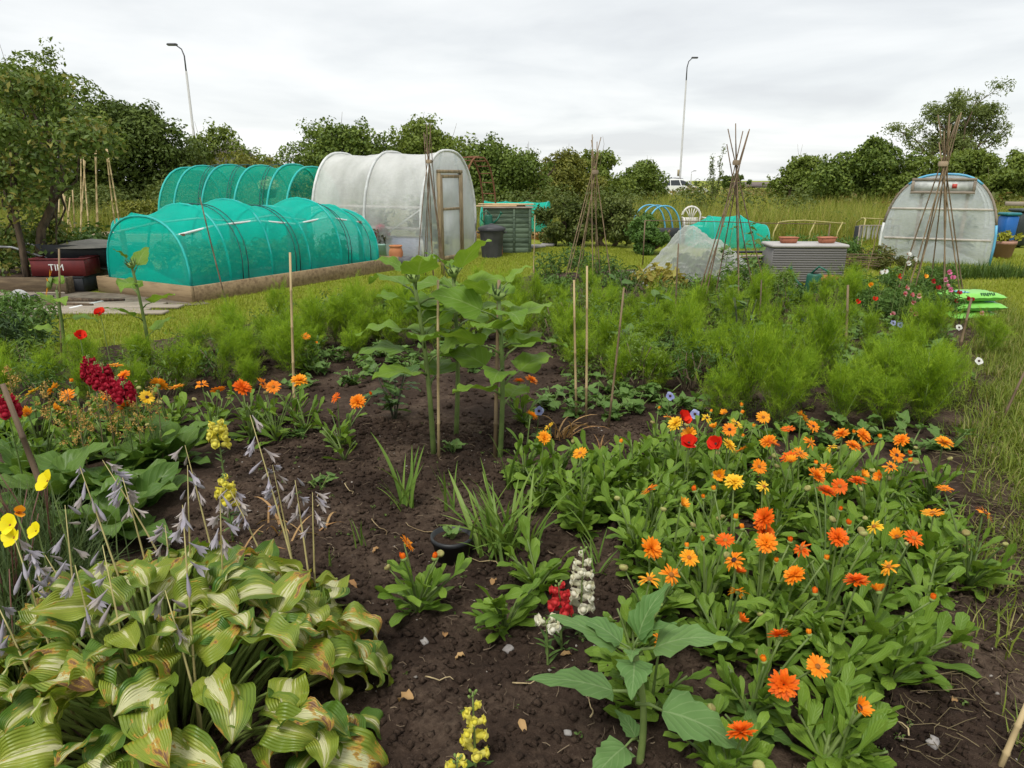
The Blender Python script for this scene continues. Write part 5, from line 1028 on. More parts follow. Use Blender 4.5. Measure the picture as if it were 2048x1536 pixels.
DISC = plain('flower_disc', (.35, .12, .01), (.2, .07, .01), .8, 80); DISC_D = plain('dark_disc', (.05, .02, .015), (.03, .012, .01), .8, 80); CALYX = plain('calyx', (.2, .28, .07), (.13, .2, .045))
def ring(mb, n, L, W, tilt, r, seed, prof='petal', droop=.2, z=0, jit=.12, drop=0, nv=4):
    g = random.Random(seed)
    for k in range(n):
        if g.random() < drop: continue
        V, F, U = leaf(L*(1+g.gauss(0, .07)), W*(1+g.gauss(0, .1)), prof, nv, 2, droop+g.gauss(0, .12), .15, 0, 1, rnd=g)
        M = Matrix.Rotation(2*PI*k/n + g.gauss(0, jit), 4, 'Z') @ Matrix.Translation((0, r, z)) @ Matrix.Rotation(tilt + g.gauss(0, .09), 4, 'X'); mb.add(xf(V, M), F, 0, U)
def cal_head(style, s):
    mb = MB()
    if style == 'double': ring(mb, 24, .036, .0095, .12, .003, s, z=.0); ring(mb, 20, .031, .009, .42, .003, s+1, z=.003); ring(mb, 14, .022, .008, .78, .003, s+2, z=.005); ring(mb, 9, .014, .006, 1.1, .002, s+3, z=.006)
    elif style == 'single': ring(mb, 21, .037, .0098, .14, .004, s, droop=.25); ring(mb, 10, .034, .009, .3, .004, s+1, z=.002)
    elif style == 'ragged': ring(mb, 17, .037, .009, .02, .004, s, droop=.7, drop=.25, jit=.3); ring(mb, 8, .03, .008, .5, .004, s+1, droop=.6, jit=.4)
    elif style == 'cup': ring(mb, 16, .034, .0095, .75, .004, s, droop=-.15); ring(mb, 10, .03, .009, .95, .004, s+2)
    else:
        ring(mb, 9, .02, .0085, 1.35, .008, s, droop=-.9); ring(mb, 6, .018, .008, 1.45, .004, s+1, droop=-.8)
    V, F = lathe([(.002, -.012), (.009, -.01), (.012, -.002), (.006, .002)], 10); mb.add(V, F, 1); return mb
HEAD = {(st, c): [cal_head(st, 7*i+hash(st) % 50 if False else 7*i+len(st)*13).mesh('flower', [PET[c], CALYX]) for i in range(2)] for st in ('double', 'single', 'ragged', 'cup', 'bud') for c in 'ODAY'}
CEN = {c: MB().add(*lathe([(.0105, 0), (.0095, .005), (.005, .008), (0, .008)], 10)).mesh('flower_centre', m) for c, m in (('o', DISC), ('d', DISC_D))}
SEED = MB().add(*lathe([(.002, -.008), (.011, -.004), (.0125, .003), (.009, .008), (.004, .006), (0, .005)], 10)).mesh('seed_head', plain('seed_head', (.3, .3, .1), (.2, .15, .05), .8, 90))
def stem_path(a, b, bow=.1, k=6, up=.5):
    a = Vector(a); b = Vector(b); m = a.lerp(b, .5); m.z = a.z + (b.z-a.z)*(.5+.25*up*.4); m.x = a.x + (b.x-a.x)*.35; m.y = a.y + (b.y-a.y)*.35
    return [a*(1-t)**2 + m*2*t*(1-t) + b*t*t for t in np.linspace(0, 1, k)]

# ------------------------------------------------------------------ marigolds (calendula)
def describe(lab, flowers):
    if not flowers: return lab
    nm = dict(O='orange', D='deep orange', A='amber', Y='yellow'); ks = dict(double='double ', single='open ', ragged='ragged ', cup='cupped ', bud=''); num = ['', 'one', 'two', 'three', 'four', 'five', 'six']; cnt = {}
    for f in flowers: k = ('bud' if f[3] == 'bud' else 'bloom', nm[f[4]], ks[f[3]]); cnt[k] = cnt.get(k, 0)+1
    ps = [num[n] + ' ' + k[2] + k[1] + ' ' + k[0] + ('s' if n > 1 else '') for k, n in sorted(cnt.items(), key=lambda q: -q[1])][:2]
    return 'marigold with ' + ' and '.join(ps) + ' ' + lab
def marigold(x, y, lab, grp, flowers, nleaf, rad_, hgt, rnd):
    if lab.startswith('in ') : lab = describe(lab, flowers)
    t = thing('marigold', lab, 'flower', (x, y, float(hsoil(x, y))-.005), 0, grp); o0 = Vector((x, y, 0)); ms = MB(); shoots = []
    for k in range(5):
        a = rnd.random()*2*PI; e = Vector((math.cos(a)*rad_*rnd.uniform(.3, .75), math.sin(a)*rad_*rnd.uniform(.3, .75), hgt*rnd.uniform(.55, .85))); p = stem_path((0, 0, 0), e); ms.add(*tube(p, np.linspace(.006, .0035, 6), 5)); shoots.append(p)
    for (fx, fy, fz, st, c, s, nrm) in flowers:
        e = Vector((fx-x, fy-y, fz)); nv_ = Vector(nrm).normalized(); p = stem_path((0, 0, 0), e - nv_*.012*s); ms.add(*tube(p, np.linspace(.0055, .0028, 6), 5)); shoots.append(p[:-2])
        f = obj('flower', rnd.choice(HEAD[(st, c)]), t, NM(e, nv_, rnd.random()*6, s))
        if st in ('single', 'ragged', 'cup'): obj('flower_centre', CEN['d' if (c in 'YO' and rnd.random() < .5) else 'o'], f, Vector((0, 0, .001)))
    for k in range(rnd.randint(0, 2) if flowers else 0):
        a = rnd.random()*2*PI; e = Vector((math.cos(a)*.1, math.sin(a)*.1, hgt*rnd.uniform(.85, 1.05))); ms.add(*tube(stem_path((0, 0, 0), e), np.linspace(.005, .0025, 6), 5)); obj('seed_head', SEED, t, NM(e, (rnd.gauss(0, .4), rnd.gauss(0, .4), 1), 0, rnd.uniform(.8, 1.3)))
    obj('stem', (ms, STEM), t)
    for k in range(nleaf):
        p = rnd.choice(shoots); low = k < nleaf*.3
        if low: pos = Vector((rnd.gauss(0, .015), rnd.gauss(0, .015), .01)); az = rnd.random()*2*PI; el = rad(rnd.uniform(8, 45)); s = rnd.uniform(.95, 1.35)
        else:
            i = rnd.uniform(.8, len(p)-1.05); i0 = int(i); pos = p[i0].lerp(p[i0+1], i-i0); az = math.atan2(pos.y, pos.x) - PI/2 + rnd.gauss(0, 1.0); el = rad(rnd.uniform(15, 70)); s = rnd.uniform(.6, 1.1)
        obj('leaf', rnd.choice(CAL_L), t, PM(pos, az, el, rnd.gauss(0, .35), s))
    return t
FL = """1301,1119,d,O 1376,1138,s,A 1297,1184,r,A 1340,1175,r,O 1448,1108,s,D 1466,1150,r,O 1472,1172,c,D 1473,1213,r,A 1530,1112,d,O 1525,1090,d,D 1526,1063,d,D 1404,1106,b,O 1372,1115,b,O 1468,1068,b,O 1482,1082,b,O 1478,1271,c,D
1322,1313,r,O 1524,1354,b,O 1480,1488,d,D 1319,1232,b,O 1577,1107,b,D 1600,1124,r,D 1549,1148,b,O 1585,1180,d,O 1648,1146,b,O 1672,1104,d,D 1693,1076,b,D 1744,1083,r,Y 1789,1104,c,A 1821,1108,s,D 1774,1160,r,A 1709,1187,d,D 1753,1210,c,O 1626,1215,b,D 1860,1223,b,D 1554,1305,d,D 1614,1300,b,O 1630,1367,s,O 1563,1403,d,D 1712,1447,c,O
1862,1048,s,A 1967,1043,r,O 1676,1050,b,D 1603,848,s,A 1624,868,s,O 1574,881,s,D 1680,890,d,O 1706,879,b,O 1723,893,d,O 1759,887,b,O 1800,898,d,O 1618,908,r,O 1660,914,r,Y 1703,912,d,O 1735,911,s,O 1790,926,s,O 1818,925,b,D 1818,941,b,O 1598,925,s,O 1577,934,d,D 1578,950,c,A 1648,956,r,O 1629,946,b,O 1778,953,r,O 1757,977,c,O 1711,985,d,D 1722,972,c,A 1628,981,d,O 1648,1012,d,D 1675,999,s,D 1884,907,d,A 1886,993,s,O
1063,848,d,A 1098,868,s,Y 1088,895,d,A 1160,927,s,A 1240,904,b,O 1298,1007,s,O 1350,868,d,Y 1337,855,r,O 1376,890,d,A 1420,843,b,O 1447,847,c,A 1457,880,s,O 1470,868,s,Y 1427,876,c,A 1483,893,b,O 1505,873,b,A 1481,834,b,O 1481,849,b,O 1524,856,s,A 1455,912,d,Y 1480,922,s,A 1535,905,d,O 1436,975,c,A 1465,995,d,Y 1515,960,s,O 1525,997,r,Y 1386,1012,b,D 1405,1018,b,O 1363,1030,c,A 1425,1009,b,A 1317,827,b,A 1545,906,s,D 1412,856,r,Y"""
def parse(txt): return [(int(a), int(b), dict(d='double', s='single', r='ragged', c='cup', b='bud')[c], d) for a, b, c, d in (q.split(',') for q in txt.split())]
def grow_marigolds(items, z0, lab, grp, seed, join=.15, nleaf=26, rad_=.17, hgt=.34, size=1.05):
    rnd = random.Random(seed); plants = []
    for (px, py, st, c) in items:
        z = z0 - max(0, py-1080)/400*.17 + rnd.gauss(0, .02) - (.03 if st == 'bud' else 0); w_ = P(px, py, z); nrm = (rnd.gauss(0, .42), -.25+rnd.gauss(0, .42), .75)
        if st == 'bud': nrm = (rnd.gauss(0, .25), rnd.gauss(0, .25), 1)
        if st == 'cup': nrm = (rnd.gauss(0, .5), -.2+rnd.gauss(0, .4), .7)
        s = size*rnd.uniform(.88, 1.15)*(1.15 if st == 'double' else .95); it = (w_.x, w_.y, z, st, c, s, nrm)
        for pl in plants:
            if (pl[0]-w_.x)**2 + (pl[1]-w_.y)**2 < join**2 and len(pl[2]) < 6: pl[2].append(it); break
        else: plants.append([w_.x + rnd.gauss(0, .02), w_.y + rnd.gauss(.03, .02), [it]])
    for pl in plants: marigold(pl[0], pl[1], lab, grp, pl[2], nleaf, rad_, min(hgt, .8*min(f_[2] for f_ in pl[2])), rnd)
    return plants
right = grow_marigolds(parse(FL), .37, 'in the main drift', 'marigolds in the big right-hand drift', 3, .16, 54, .17, .33, .84)
rnd = random.Random(17); drift = [P(*q) for q in ((1090, 1010), (1300, 950), (1480, 930), (1750, 1000), (1860, 1080), (1850, 1255), (1820, 1360), (1640, 1475), (1560, 1400), (1500, 1300), (1330, 1250), (1220, 1140))]
extra = []
for q in spaced(drift, .118, 4):
    if all((q[0]-p_[0])**2+(q[1]-p_[1])**2 > .11**2 for p_ in right): extra.append(q)
for q in extra: marigold(q[0], q[1], 'leafy marigold not in flower inside the big drift', 'flowerless marigolds in the right-hand drift', [], 38, .16, .26 if q[1] > 2.2 else .19, rnd)
grow_marigolds(parse("68,798,s,Y 109,792,s,A 138,808,s,O 234,745,s,A 250,762,d,O 320,785,d,A 355,790,s,A 297,818,s,Y 405,782,r,O 437,793,s,O 485,786,d,D 60,848,c,A 112,838,c,A 257,837,d,O 218,808,r,O 245,806,c,A 145,776,b,O 526,778,s,O 548,788,s,O 600,775,d,A"), .36, 'in the mixed border', 'marigolds in the left border', 5, .2, 22, .17, .33, 1.1)
for lab, txt, sd in (('small marigold with two deep orange heads alone on bare soil', '673,807,s,D 716,815,d,O 743,800,b,D', 6), ('marigold with orange blooms beside the low bean leaves', '612,683,s,O 635,697,b,O', 7), ('bushy young marigold with one open bloom beside the hosta', '815,1110,s,O 808,1140,b,D 870,1138,b,D', 8), ('marigold half hidden behind the sunflower leaf', '1038,775,d,O 1062,773,d,O', 9)):
    grow_marigolds(parse(txt), .3, lab, 'small groups of marigolds', sd, .45, 44, .2, .27, 1.0)
for (px, py), lab in (((1010, 1285), 'flowerless leafy marigold on bare soil before the crocosmia'), ((1075, 1200), 'tall flowerless marigold behind the red snapdragon'), ((690, 935), 'tiny marigold seedling rosette on bare soil'), ((1640, 1560), 'marigold at the bottom corner of the drift on bare soil')):
    q = P(px, py); marigold(q.x, q.y, lab, 'marigolds without flowers', [], 50 if 'tiny' not in lab else 6, .19, .24, rnd)

# ------------------------------------------------------------------ feathery cosmos
COSM = leafmat('cosmos_leaf', (.125, .24, .012), (.3, .425, .028), .32, .6, spec=.1)
def cosmos_mesh(seed, H=.52):
    g = np.random.default_rng(seed); T = []        # one feathery leaf: threads base->tip
    def feather(L):
        th = []; n = 6
        for i in range(n):
            s = i/(n-1); y = L*(.2+.8*s); pl = L*.6*(1-.5*abs(s-.3))*g.uniform(.7, 1.2)
            for sg in (-1, 1):
                b = np.array([0, y*.86, 0]); e_ = b + np.array([sg*pl*g.uniform(.5, .85), pl*g.uniform(.5, .9), g.normal(0, .22)*pl]); th.append((b, e_))
                for f_ in (.3, .5, .72): q = b+(e_-b)*f_; th.append((q, q + np.array([sg*pl*g.uniform(.0, .25), pl*g.uniform(.3, .5), g.normal(0, .2)*pl]))); th.append((q, q + np.array([sg*pl*g.uniform(.3, .5), pl*g.uniform(-.05, .2), g.normal(0, .2)*pl])))
        th.append((np.zeros(3), np.array([0, L, 0]))); return np.array(th)
    mb = MB(); ms = MB(); brs = [(np.zeros(3), np.array([g.normal(0, .02), g.normal(0, .02), H]))]
    for k in range(9):
        z = H*(.12+.6*k/9); a = k*2.4+g.random(); L = (H-z)*.72; b = np.array([0, 0, z]); brs.append((b, b + np.array([math.cos(a)*L*.62, math.sin(a)*L*.62, L*.8])))
    for (b, e_) in brs:
        ms.add(*tube(np.linspace(b, e_, 3), np.linspace(.0045, .002, 3), 4)); n = 9 if b[2] == 0 else 6
        for i in range(n):
            p = b+(e_-b)*((i+1)/n); a0 = g.random()*2*PI
            for j in (0, PI):
                L = .11+.05*g.random(); M = np.array(PM((0, 0, 0), a0+j, rad(g.uniform(10, 65)), g.normal(0, .3))); th = feather(L) @ M[:3, :3].T + p; th[..., 2] = np.maximum(th[..., 2], .004); T.append((th, g.random()))
    V = []; U = []
    for th, r in T:
        d = th[:, 1]-th[:, 0]; s = np.cross(d, [0, 0, 1.]) + 1e-6; s /= np.linalg.norm(s, axis=1)[:, None]; wv_ = .0013
        V.append(np.stack([th[:, 0]-s*wv_, th[:, 0]+s*wv_, th[:, 1]], 1).reshape(-1, 3)); u = np.zeros((len(th)*3, 3)); u[:, 2] = r; U.append(u)
    V = np.concatenate(V); mb.add(V, np.arange(len(V)).reshape(-1, 3), 0, np.concatenate(U)); return mb.mesh('foliage', COSM), ms.mesh('stem', STEM)
PHL0 = leafmat('phlox_leaf', (.05, .115, .025), (.13, .21, .05), .25, .5)
COS = [cosmos_mesh(200+i, .46+.04*(i % 3)) for i in range(6)]
def cosmos(x, y, s, lab, grp, rnd):
    t = thing('cosmos_plant', lab, 'flower', (x, y, 0), rnd.random()*6, grp); f, m = rnd.choice(COS); M = Matrix.Rotation(rnd.gauss(0, .12), 4, 'X') @ Matrix.Rotation(rnd.gauss(0, .12), 4, 'Y') @ Matrix.Scale(s, 4) @ Matrix.Diagonal((.84, .84, rnd.uniform(.8, 1.35), 1)); obj('foliage', f, t, M, kind='stuff'); obj('stem', m, t, M, kind='stuff')
W = lambda *q: [P(a, b) for a, b in q]
rnd = random.Random(23)
cz1 = W((1110, 690), (1230, 640), (1480, 650), (1560, 720), (1400, 810), (1220, 800), (1120, 770)); czf = W((1390, 860), (1560, 820), (1640, 770), (1760, 770), (1900, 800), (1905, 860), (1700, 890), (1450, 885)); czm = W((1500, 750), (1600, 650), (1900, 720), (1880, 780), (1640, 770))
cz2 = W((0, 870), (130, 840), (330, 815), (500, 800), (590, 770), (640, 720), (730, 690), (700, 672), (600, 680), (480, 700), (380, 730), (240, 750), (0, 785))
cz3 = W((1480, 640), (1700, 640), (1760, 600), (1700, 590), (1500, 600), (1300, 600), (1130, 620), (1150, 645), (1300, 640))
for poly, d_, s0, lab, grp in ((czf, .25, .92, 'feathery bright green cosmos in the front rank behind the marigolds', 'cosmos in the front rank'), (W((540, 770), (640, 745), (760, 735), (760, 690), (640, 700)), .3, .72, 'feathery cosmos closing the gap behind the low beans', 'cosmos behind the low beans'), (czm, .5, .75, 'feathery cosmos rising out of the low dark leaves', 'cosmos among low dark leaves'), (cz1, .29, .82, 'feathery bright green cosmos in the crowded middle of the bed', 'cosmos in the middle of the bed'), (cz2, .29, .8, 'feathery cosmos in the band along the lawn by the net tunnel', 'cosmos along the left lawn edge'), (cz3, .33, .78, 'feathery cosmos at the back of the bed before the storage box', 'cosmos at the back of the bed')):
    for q in [k_ for k_ in spaced(poly, d_, 31) if not (1.25 < k_[0] < 2.5 and k_[1] > 7.9)]: cosmos(q[0], q[1], s0*rnd.uniform(.6, 1.18), lab, grp, rnd)
for q in spaced(W((740, 720), (1110, 715), (1130, 615), (760, 615), (690, 660)), .3, 39): cosmos(q[0], q[1], .8*rnd.uniform(.6, 1.15), 'feathery cosmos behind the three tall sunflowers', 'cosmos behind the sunflowers', rnd)
for px, py, s in ((1972, 720, .7), (1966, 690, .6), (1840, 870, 1.15), (1480, 860, 1.15), (560, 680, .85), (640, 668, 1.0), (1850, 700, .9), (830, 700, .9), (760, 690, .9), (1060, 660, 1.0), (960, 680, .9), (880, 690, 1.0), (1020, 700, .9)):
    q = P(px, py); cosmos(q.x, q.y, s, 'single bushy cosmos standing a little apart from its neighbours', 'scattered cosmos', rnd)

MIXW = leafmat('mixed_weed', (.075, .14, .025), (.2, .29, .06), .28, .5)
for k, q in enumerate(spaced(cz1, .42, 33)+spaced(cz2, .55, 34)+spaced(cz3, .6, 35)):
    leafy('border_plant', 'leafy annual growing between the feathery cosmos', 'plant', float(q[0]), float(q[1]), 0, .42, .28+.25*R.random(), 360, .02, MIXW if k % 3 else PHL0, 700+k, 'annuals between the cosmos', 10, asp=.28)
# ------------------------------------------------------------------ generic bushy plant with separate leaves
def bush(nm, lab, cat, x, y, n, r, h, lib_, rnd, grp=None, sc=(.7, 1.2), stem=STEM, el=(-10, 45), z=0):
    t = thing(nm, lab, cat, (x, y, z), 0, grp); ms = MB(); tips = []
    for k in range(6):
        a = k*1.05+rnd.random(); rr = r*rnd.uniform(.35, .9); e = Vector((rr*math.cos(a), rr*math.sin(a), h*rnd.uniform(.5, .95))); p = stem_path((0, 0, 0), e); ms.add(*tube(p, np.linspace(.006, .003, 6), 5)); tips.append(p)
    obj('stem', (ms, stem), t)
    for k in range(n):
        p = rnd.choice(tips); i = rnd.uniform(1, 4.95); i0 = int(i); pos = p[i0].lerp(p[i0+1], i-i0); obj('leaf', rnd.choice(lib_), t, PM(pos, rnd.random()*2*PI, rad(rnd.uniform(*el)), rnd.gauss(0, .3), rnd.uniform(*sc)))
    return t
rnd = random.Random(29)
for poly, lab, grp, d_ in ((W((590, 800), (700, 790), (760, 770), (800, 720), (620, 725)), 'low bean plant in the dark patch behind the lone pale cane', 'low beans behind the lone cane', .24), (W((1100, 850), (1400, 850), (1420, 820), (1240, 800), (1080, 810)), 'low leafy bean plant at the foot of the pale cane pair', 'low beans in front of the cosmos', .2),
    (W((1520, 890), (1640, 905), (1900, 930), (1880, 890), (1700, 885), (1540, 870)), 'low leafy bean plant between marigold drift and cosmos', 'low beans behind the marigold drift', .21), (W((1500, 760), (1640, 775), (1890, 780), (1905, 690), (1760, 640), (1600, 640)), 'low leafy plant below the sweet peas', 'low plants below the sweet peas', .27), (W((800, 760), (960, 750), (1000, 720), (820, 725)), 'low leafy plant behind the sunflower stems', 'low plants behind the sunflowers', .25)):
    for q in spaced(poly, d_, 37): bush('bean_plant', lab, 'vegetable', q[0], q[1], 26, .17, .2, BEAN_L, rnd, grp, (.7, 1.15))
DAH = lib('leaf', leafmat('dahlia_leaf', (.05, .12, .03), (.13, .21, .055), .26, .45, .4), 5, L1(L=(.12, .16), W=(.06, .08), prof='ovate', nv=8, nu=4, droop=(.3, 1.0), cup=.2, wave=.06), 7)
q = P(790, 850); bush('dahlia', 'dark stemmed leafy dahlia behind the lone marigold', 'flower', q.x, q.y, 30, .2, .42, DAH, rnd, stem=STEM_D)
for k_, q in enumerate(spaced(cz1, .75, 51)[:9]): bush('dahlia', 'dark stemmed leafy plant poking above the feathery cosmos', 'flower', float(q[0]), float(q[1]), 16, .12, .5+.06*(k_ % 3), DAH, rnd, 'dark stemmed plants in the cosmos', stem=STEM_D)
q = P(1345, 760); bush('dahlia', 'dark leafed plant with black stem among the cosmos', 'flower', q.x, q.y, 18, .15, .4, DAH, rnd, stem=STEM_D)
# rough leafy plants at the back of the bed
PHL = leafmat('phlox_leaf', (.05, .115, .025), (.13, .21, .05), .25, .5)
for px, py, w_, h_, lab, m in ((1120, 570, 1.0, .55, 'dark green phlox clump under the wigwam with pale tie', PHL), (1190, 575, .8, .5, 'dark leafy clump inside the wigwam with pale tie', PHL), (1110, 600, .7, .35, 'low grey-green weeds beside the lawn edge', VEG), (1235, 585, .5, .34, 'leafy clump with purple tips by the yellow hosta', PHL),
    (1430, 600, .7, .45, 'beans climbing the wigwam with splayed tips', VEG), (1500, 585, .7, .5, 'leafy bean at the foot of the wigwam by the box', VEG), (1560, 610, .6, .35, 'dark leafy plant before the beige pot', PHL), (1750, 610, .9, .45, 'leafy clump beside the sweet pea wigwam', VEG), (40, 700, .8, .45, 'dark leafy plant at the lawn edge beneath the fruit tree', PHL), (0, 740, .8, .5, 'very dark leafy clump by the far border edge', leafmat('dark_clump', (.02, .05, .02), (.06, .1, .03), .2)), (20, 650, .6, .35, 'grassy tuft in front of the grey reel', VEG), (690, 640, .4, .3, 'grey-green lavender tuft on the lawn edge', leafmat('lavender', (.1, .15, .06), (.22, .27, .14), .2)), (800, 640, .5, .25, 'low weeds at the lawn edge behind the sunflowers', VEG)):
    q = P(px, py); leafy('border_plant', lab, 'plant', q.x, q.y, 0, w_, h_, 900, .035, m, 300+px, None, 14, asp=.3)
YH = leafmat('yellow_hosta', (.22, .22, .04), (.5, .42, .12), .28, .5, yel=((.4, .24, .07), .8))
q = P(1312, 590); yh = leafy('dwarf_hosta', 'dwarf yellow variegated hosta in front of the white mesh', 'hosta', q.x, q.y, 0, .8, .42, 520, .06, YH, 333, None, 14)
CUR = leafmat('currant_leaf', (.05, .08, .018), (.17, .2, .05), .25, .5)
for px, Y_, w_, h_, sd, lab in ((1130, 17.5, 1.6, 1.25, 1, 'currant bush behind the wigwam with pale tie'), (1225, 17.0, 1.7, 1.3, 2, 'wide currant bush behind the yellow hosta'), (1290, 15.5, .9, .85, 3, 'small leafy bush left of the white mesh')):
    woody('currant_bush', lab, 'bush', at(px, Y_), Y_, w_, h_, 1.3, 5000, .045, CUR if sd < 3 else VEG, 400+sd, nclump=18, whips=0)
for px, Y_, h_, sd, lab in ((1600, 13.6, .6, 1, 'grassy tangle behind the grey storage box'), (1660, 13.4, .55, 2, 'pale tangled crop right of the clay troughs'), (1700, 13.0, .5, 3, 'grassy clump beside the spare canes'), (1750, 12.6, .45, 4, 'leafy row in front of the bird scarer'), (1560, 14.0, .5, 5, 'weeds beside the pallet heap'), (1790, 12.3, .3, 6, 'daisy like clump at the polytunnel corner')):
    leafy('border_plant', lab, 'plant', at(px, Y_), Y_, 0, .9, h_, 700, .04, VEG if sd % 2 else BRAM, 420+sd, None, 12, asp=.25)
gc_ = thing('garlic_patch', 'dark green grassy clump at the foot of the clear polytunnel', 'plant', P(1950, 555)); n = 1500; pts_ = np.c_[NR.uniform(-.75, .75, n), NR.uniform(-.25, .25, n), 0*NR.random(n)]; V, F, U = blades(pts_, .16+.16*NR.random(n), np.full(n, .011), .5, 77, .6); obj('foliage', (MB().add(V, F, 0, U), GRASS_D), gc_, kind='stuff')

# ------------------------------------------------------------------ sunflowers
def sunflower(lab, base, tp, n, rnd, lb=SUN_L, r=.016, bud=True, s0=1.0, start=.3, azs=None):
    t = thing('sunflower', lab, 'sunflower', base); tp = Vector(tp)-Vector(base); p = [tp*u + Vector((.02*math.sin(u*3), .0, 0)) for u in np.linspace(0, 1, 9)]
    obj('stem', (MB().add(*tube(p, np.linspace(r, r*.6, 9), 10)), STEM), t)
    for k in range(n):
        u = start + (1-start)*(k/(n-1))**.8; i = min(7.99, u*8); pos = p[int(i)].lerp(p[int(i)+1], i-int(i)); az = k*2.4 + rnd.gauss(0, .3); el = rad(rnd.uniform(12, 40)) if u < .9 else rad(rnd.uniform(25, 60))
        s = s0*(.75+.35*math.sin(PI*min(1, u*.9)))*rnd.uniform(.85, 1.1)*(.75 if u > .95 else 1); obj('leaf', rnd.choice(lb), t, PM(pos, az, el, rnd.gauss(0, .25), s))
    if bud:
        b = obj('flower_bud', (MB().add(*lathe([(.008, -.03), (.03, -.012), (.036, .006), (.03, .018), (.01, .014), (0, .012)], 14)), CALYX), t, NM(p[-1], (rnd.gauss(0, .2), -.3, 1)))
        mb = MB(); ring(mb, 14, .05, .014, .9, .028, 5, 'lance', -.4); obj('bract', (mb, leafmat('bract', (.05, .09, .04), (.11, .16, .06), .2)), b, kind='stuff')
    return t
rnd = random.Random(41)
def sun_at(lab, fx, fy, tx, ty, n, **k): a = P(fx, fy); b = D(tx, ty, a.y-.03); return sunflower(lab, a, b, n, rnd, **k)
sun_at('tall sunflower in bud with a slanting stem beside the thin cane', 868, 925, 826, 555, 15, s0=1.1, start=.42)
sun_at('tall sunflower in bud behind the other two, top before the polytunnel', 912, 880, 905, 545, 15, s0=1.1, start=.42)
sun_at('sturdy sunflower in bud tied to the stout tan cane', 999, 935, 996, 590, 16, s0=1.1, start=.36)
sun_at('short sunflower in tight bud in front of the net tunnel', 303, 740, 262, 530, 7, s0=.95, start=.3)
a = P(130, 745); t = sun_at('small sunflower opening yellow petals beside a grey cane', 130, 745, 112, 580, 6, s0=.7, bud=False)
b = D(98, 566, a.y) - a; f = obj('flower_head', (MB().add(*lathe([(.05, -.02), (.055, 0), (.03, .012), (0, .014)], 16)), CALYX), t, NM(b, (-.8, -.35, .25))); mb = MB(); ring(mb, 15, .07, .02, .1, .05, 9, 'lance', .3, drop=.3); obj('petals', (mb, PET['A']), f)
cane('grey cane supporting the small yellow sunflower', P(125, 745), D(118, 498, P(125, 745).y), .009, CANE_M)
base = P(1276, 1548); tp = D(1268, 1300, base.y)
t = sunflower('young sunflower with broad flat leaves in the foreground on bare soil', base, tp, 2, rnd, SUN_NL, .011, False, .5, .2)
c_ = tp-base
for (px, py, z, u, s) in ((1130, 1240, .46, .93, 1.0), (1190, 1250, .44, .96, .8), (1300, 1225, .5, .97, .85), (1400, 1275, .47, .95, 1.1), (1268, 1345, .4, .95, .85), (1150, 1370, .3, .62, 1.2), (1390, 1450, .2, .58, 1.2), (1235, 1510, .12, .3, .9), (1330, 1240, .5, 1.0, .6)):
    pos = c_*u; tgt = P(px, py, z) - base; d_ = tgt - pos; az = math.atan2(d_.y, d_.x) - PI/2; el = math.atan2(d_.z, math.hypot(d_.x, d_.y)); obj('leaf', rnd.choice(SUN_NL), t, PM(pos, az, el + .12, rnd.gauss(0, .1), s*.82))

# ------------------------------------------------------------------ hosta
rnd = random.Random(53); hc = Vector((-1.0, 1.7, .03)); ho = thing('hosta', 'big variegated hosta with cream striped browning leaves and faded stalks', 'hosta', hc)
mp = MB(); nl = 300
for k in range(nl):
    u = math.sqrt((k+.5)/nl); a = k*2.39996 + rnd.gauss(0, .15); rr = u*.5; x_, y_ = rr*math.cos(a)*1.15, rr*math.sin(a)*1.12; z_ = .31*(1-u**2.2)+.06 + rnd.gauss(0, .025)
    obj('leaf', rnd.choice(HOSTA_L), ho, PM((x_, y_, z_), a - PI/2 + rnd.gauss(0, .65), rad(55 - 58*u**1.3 + rnd.gauss(0, 15)), rnd.gauss(0, .5), rnd.uniform(.46, .84)*(1+.15*u)))
    mp.add(*tube(stem_path((x_*(.15+.5*u), y_*(.15+.5*u), 0), (x_, y_, z_), up=1), np.linspace(.006, .004, 6), 5))
obj('petioles', (mp, plain('hosta_stalk', (.3, .36, .1), (.18, .25, .06))), ho, kind='stuff')
def bell(s):
    g = random.Random(s); mb = MB(); ring(mb, 6, .028, .011, 1.18, .005, s, 'lance', -.55+g.random()*1.0, z=.016, nv=4); V, F = lathe([(.0012, -.012), (.002, 0), (.005, .014), (.006, .022)], 8); mb.add(V, F); return mb
BELLS = [bell(i).mesh('flower', PET['L' if i % 2 else 'LF']) for i in range(6)]; CLOSED = [MB().add(*lathe([(.001, -.014), (.0025, 0), (.0055, .022), (.0045, .034), (.001, .042)], 7)).mesh('flower_bud', PET['L' if i else 'LF']) for i in range(2)]
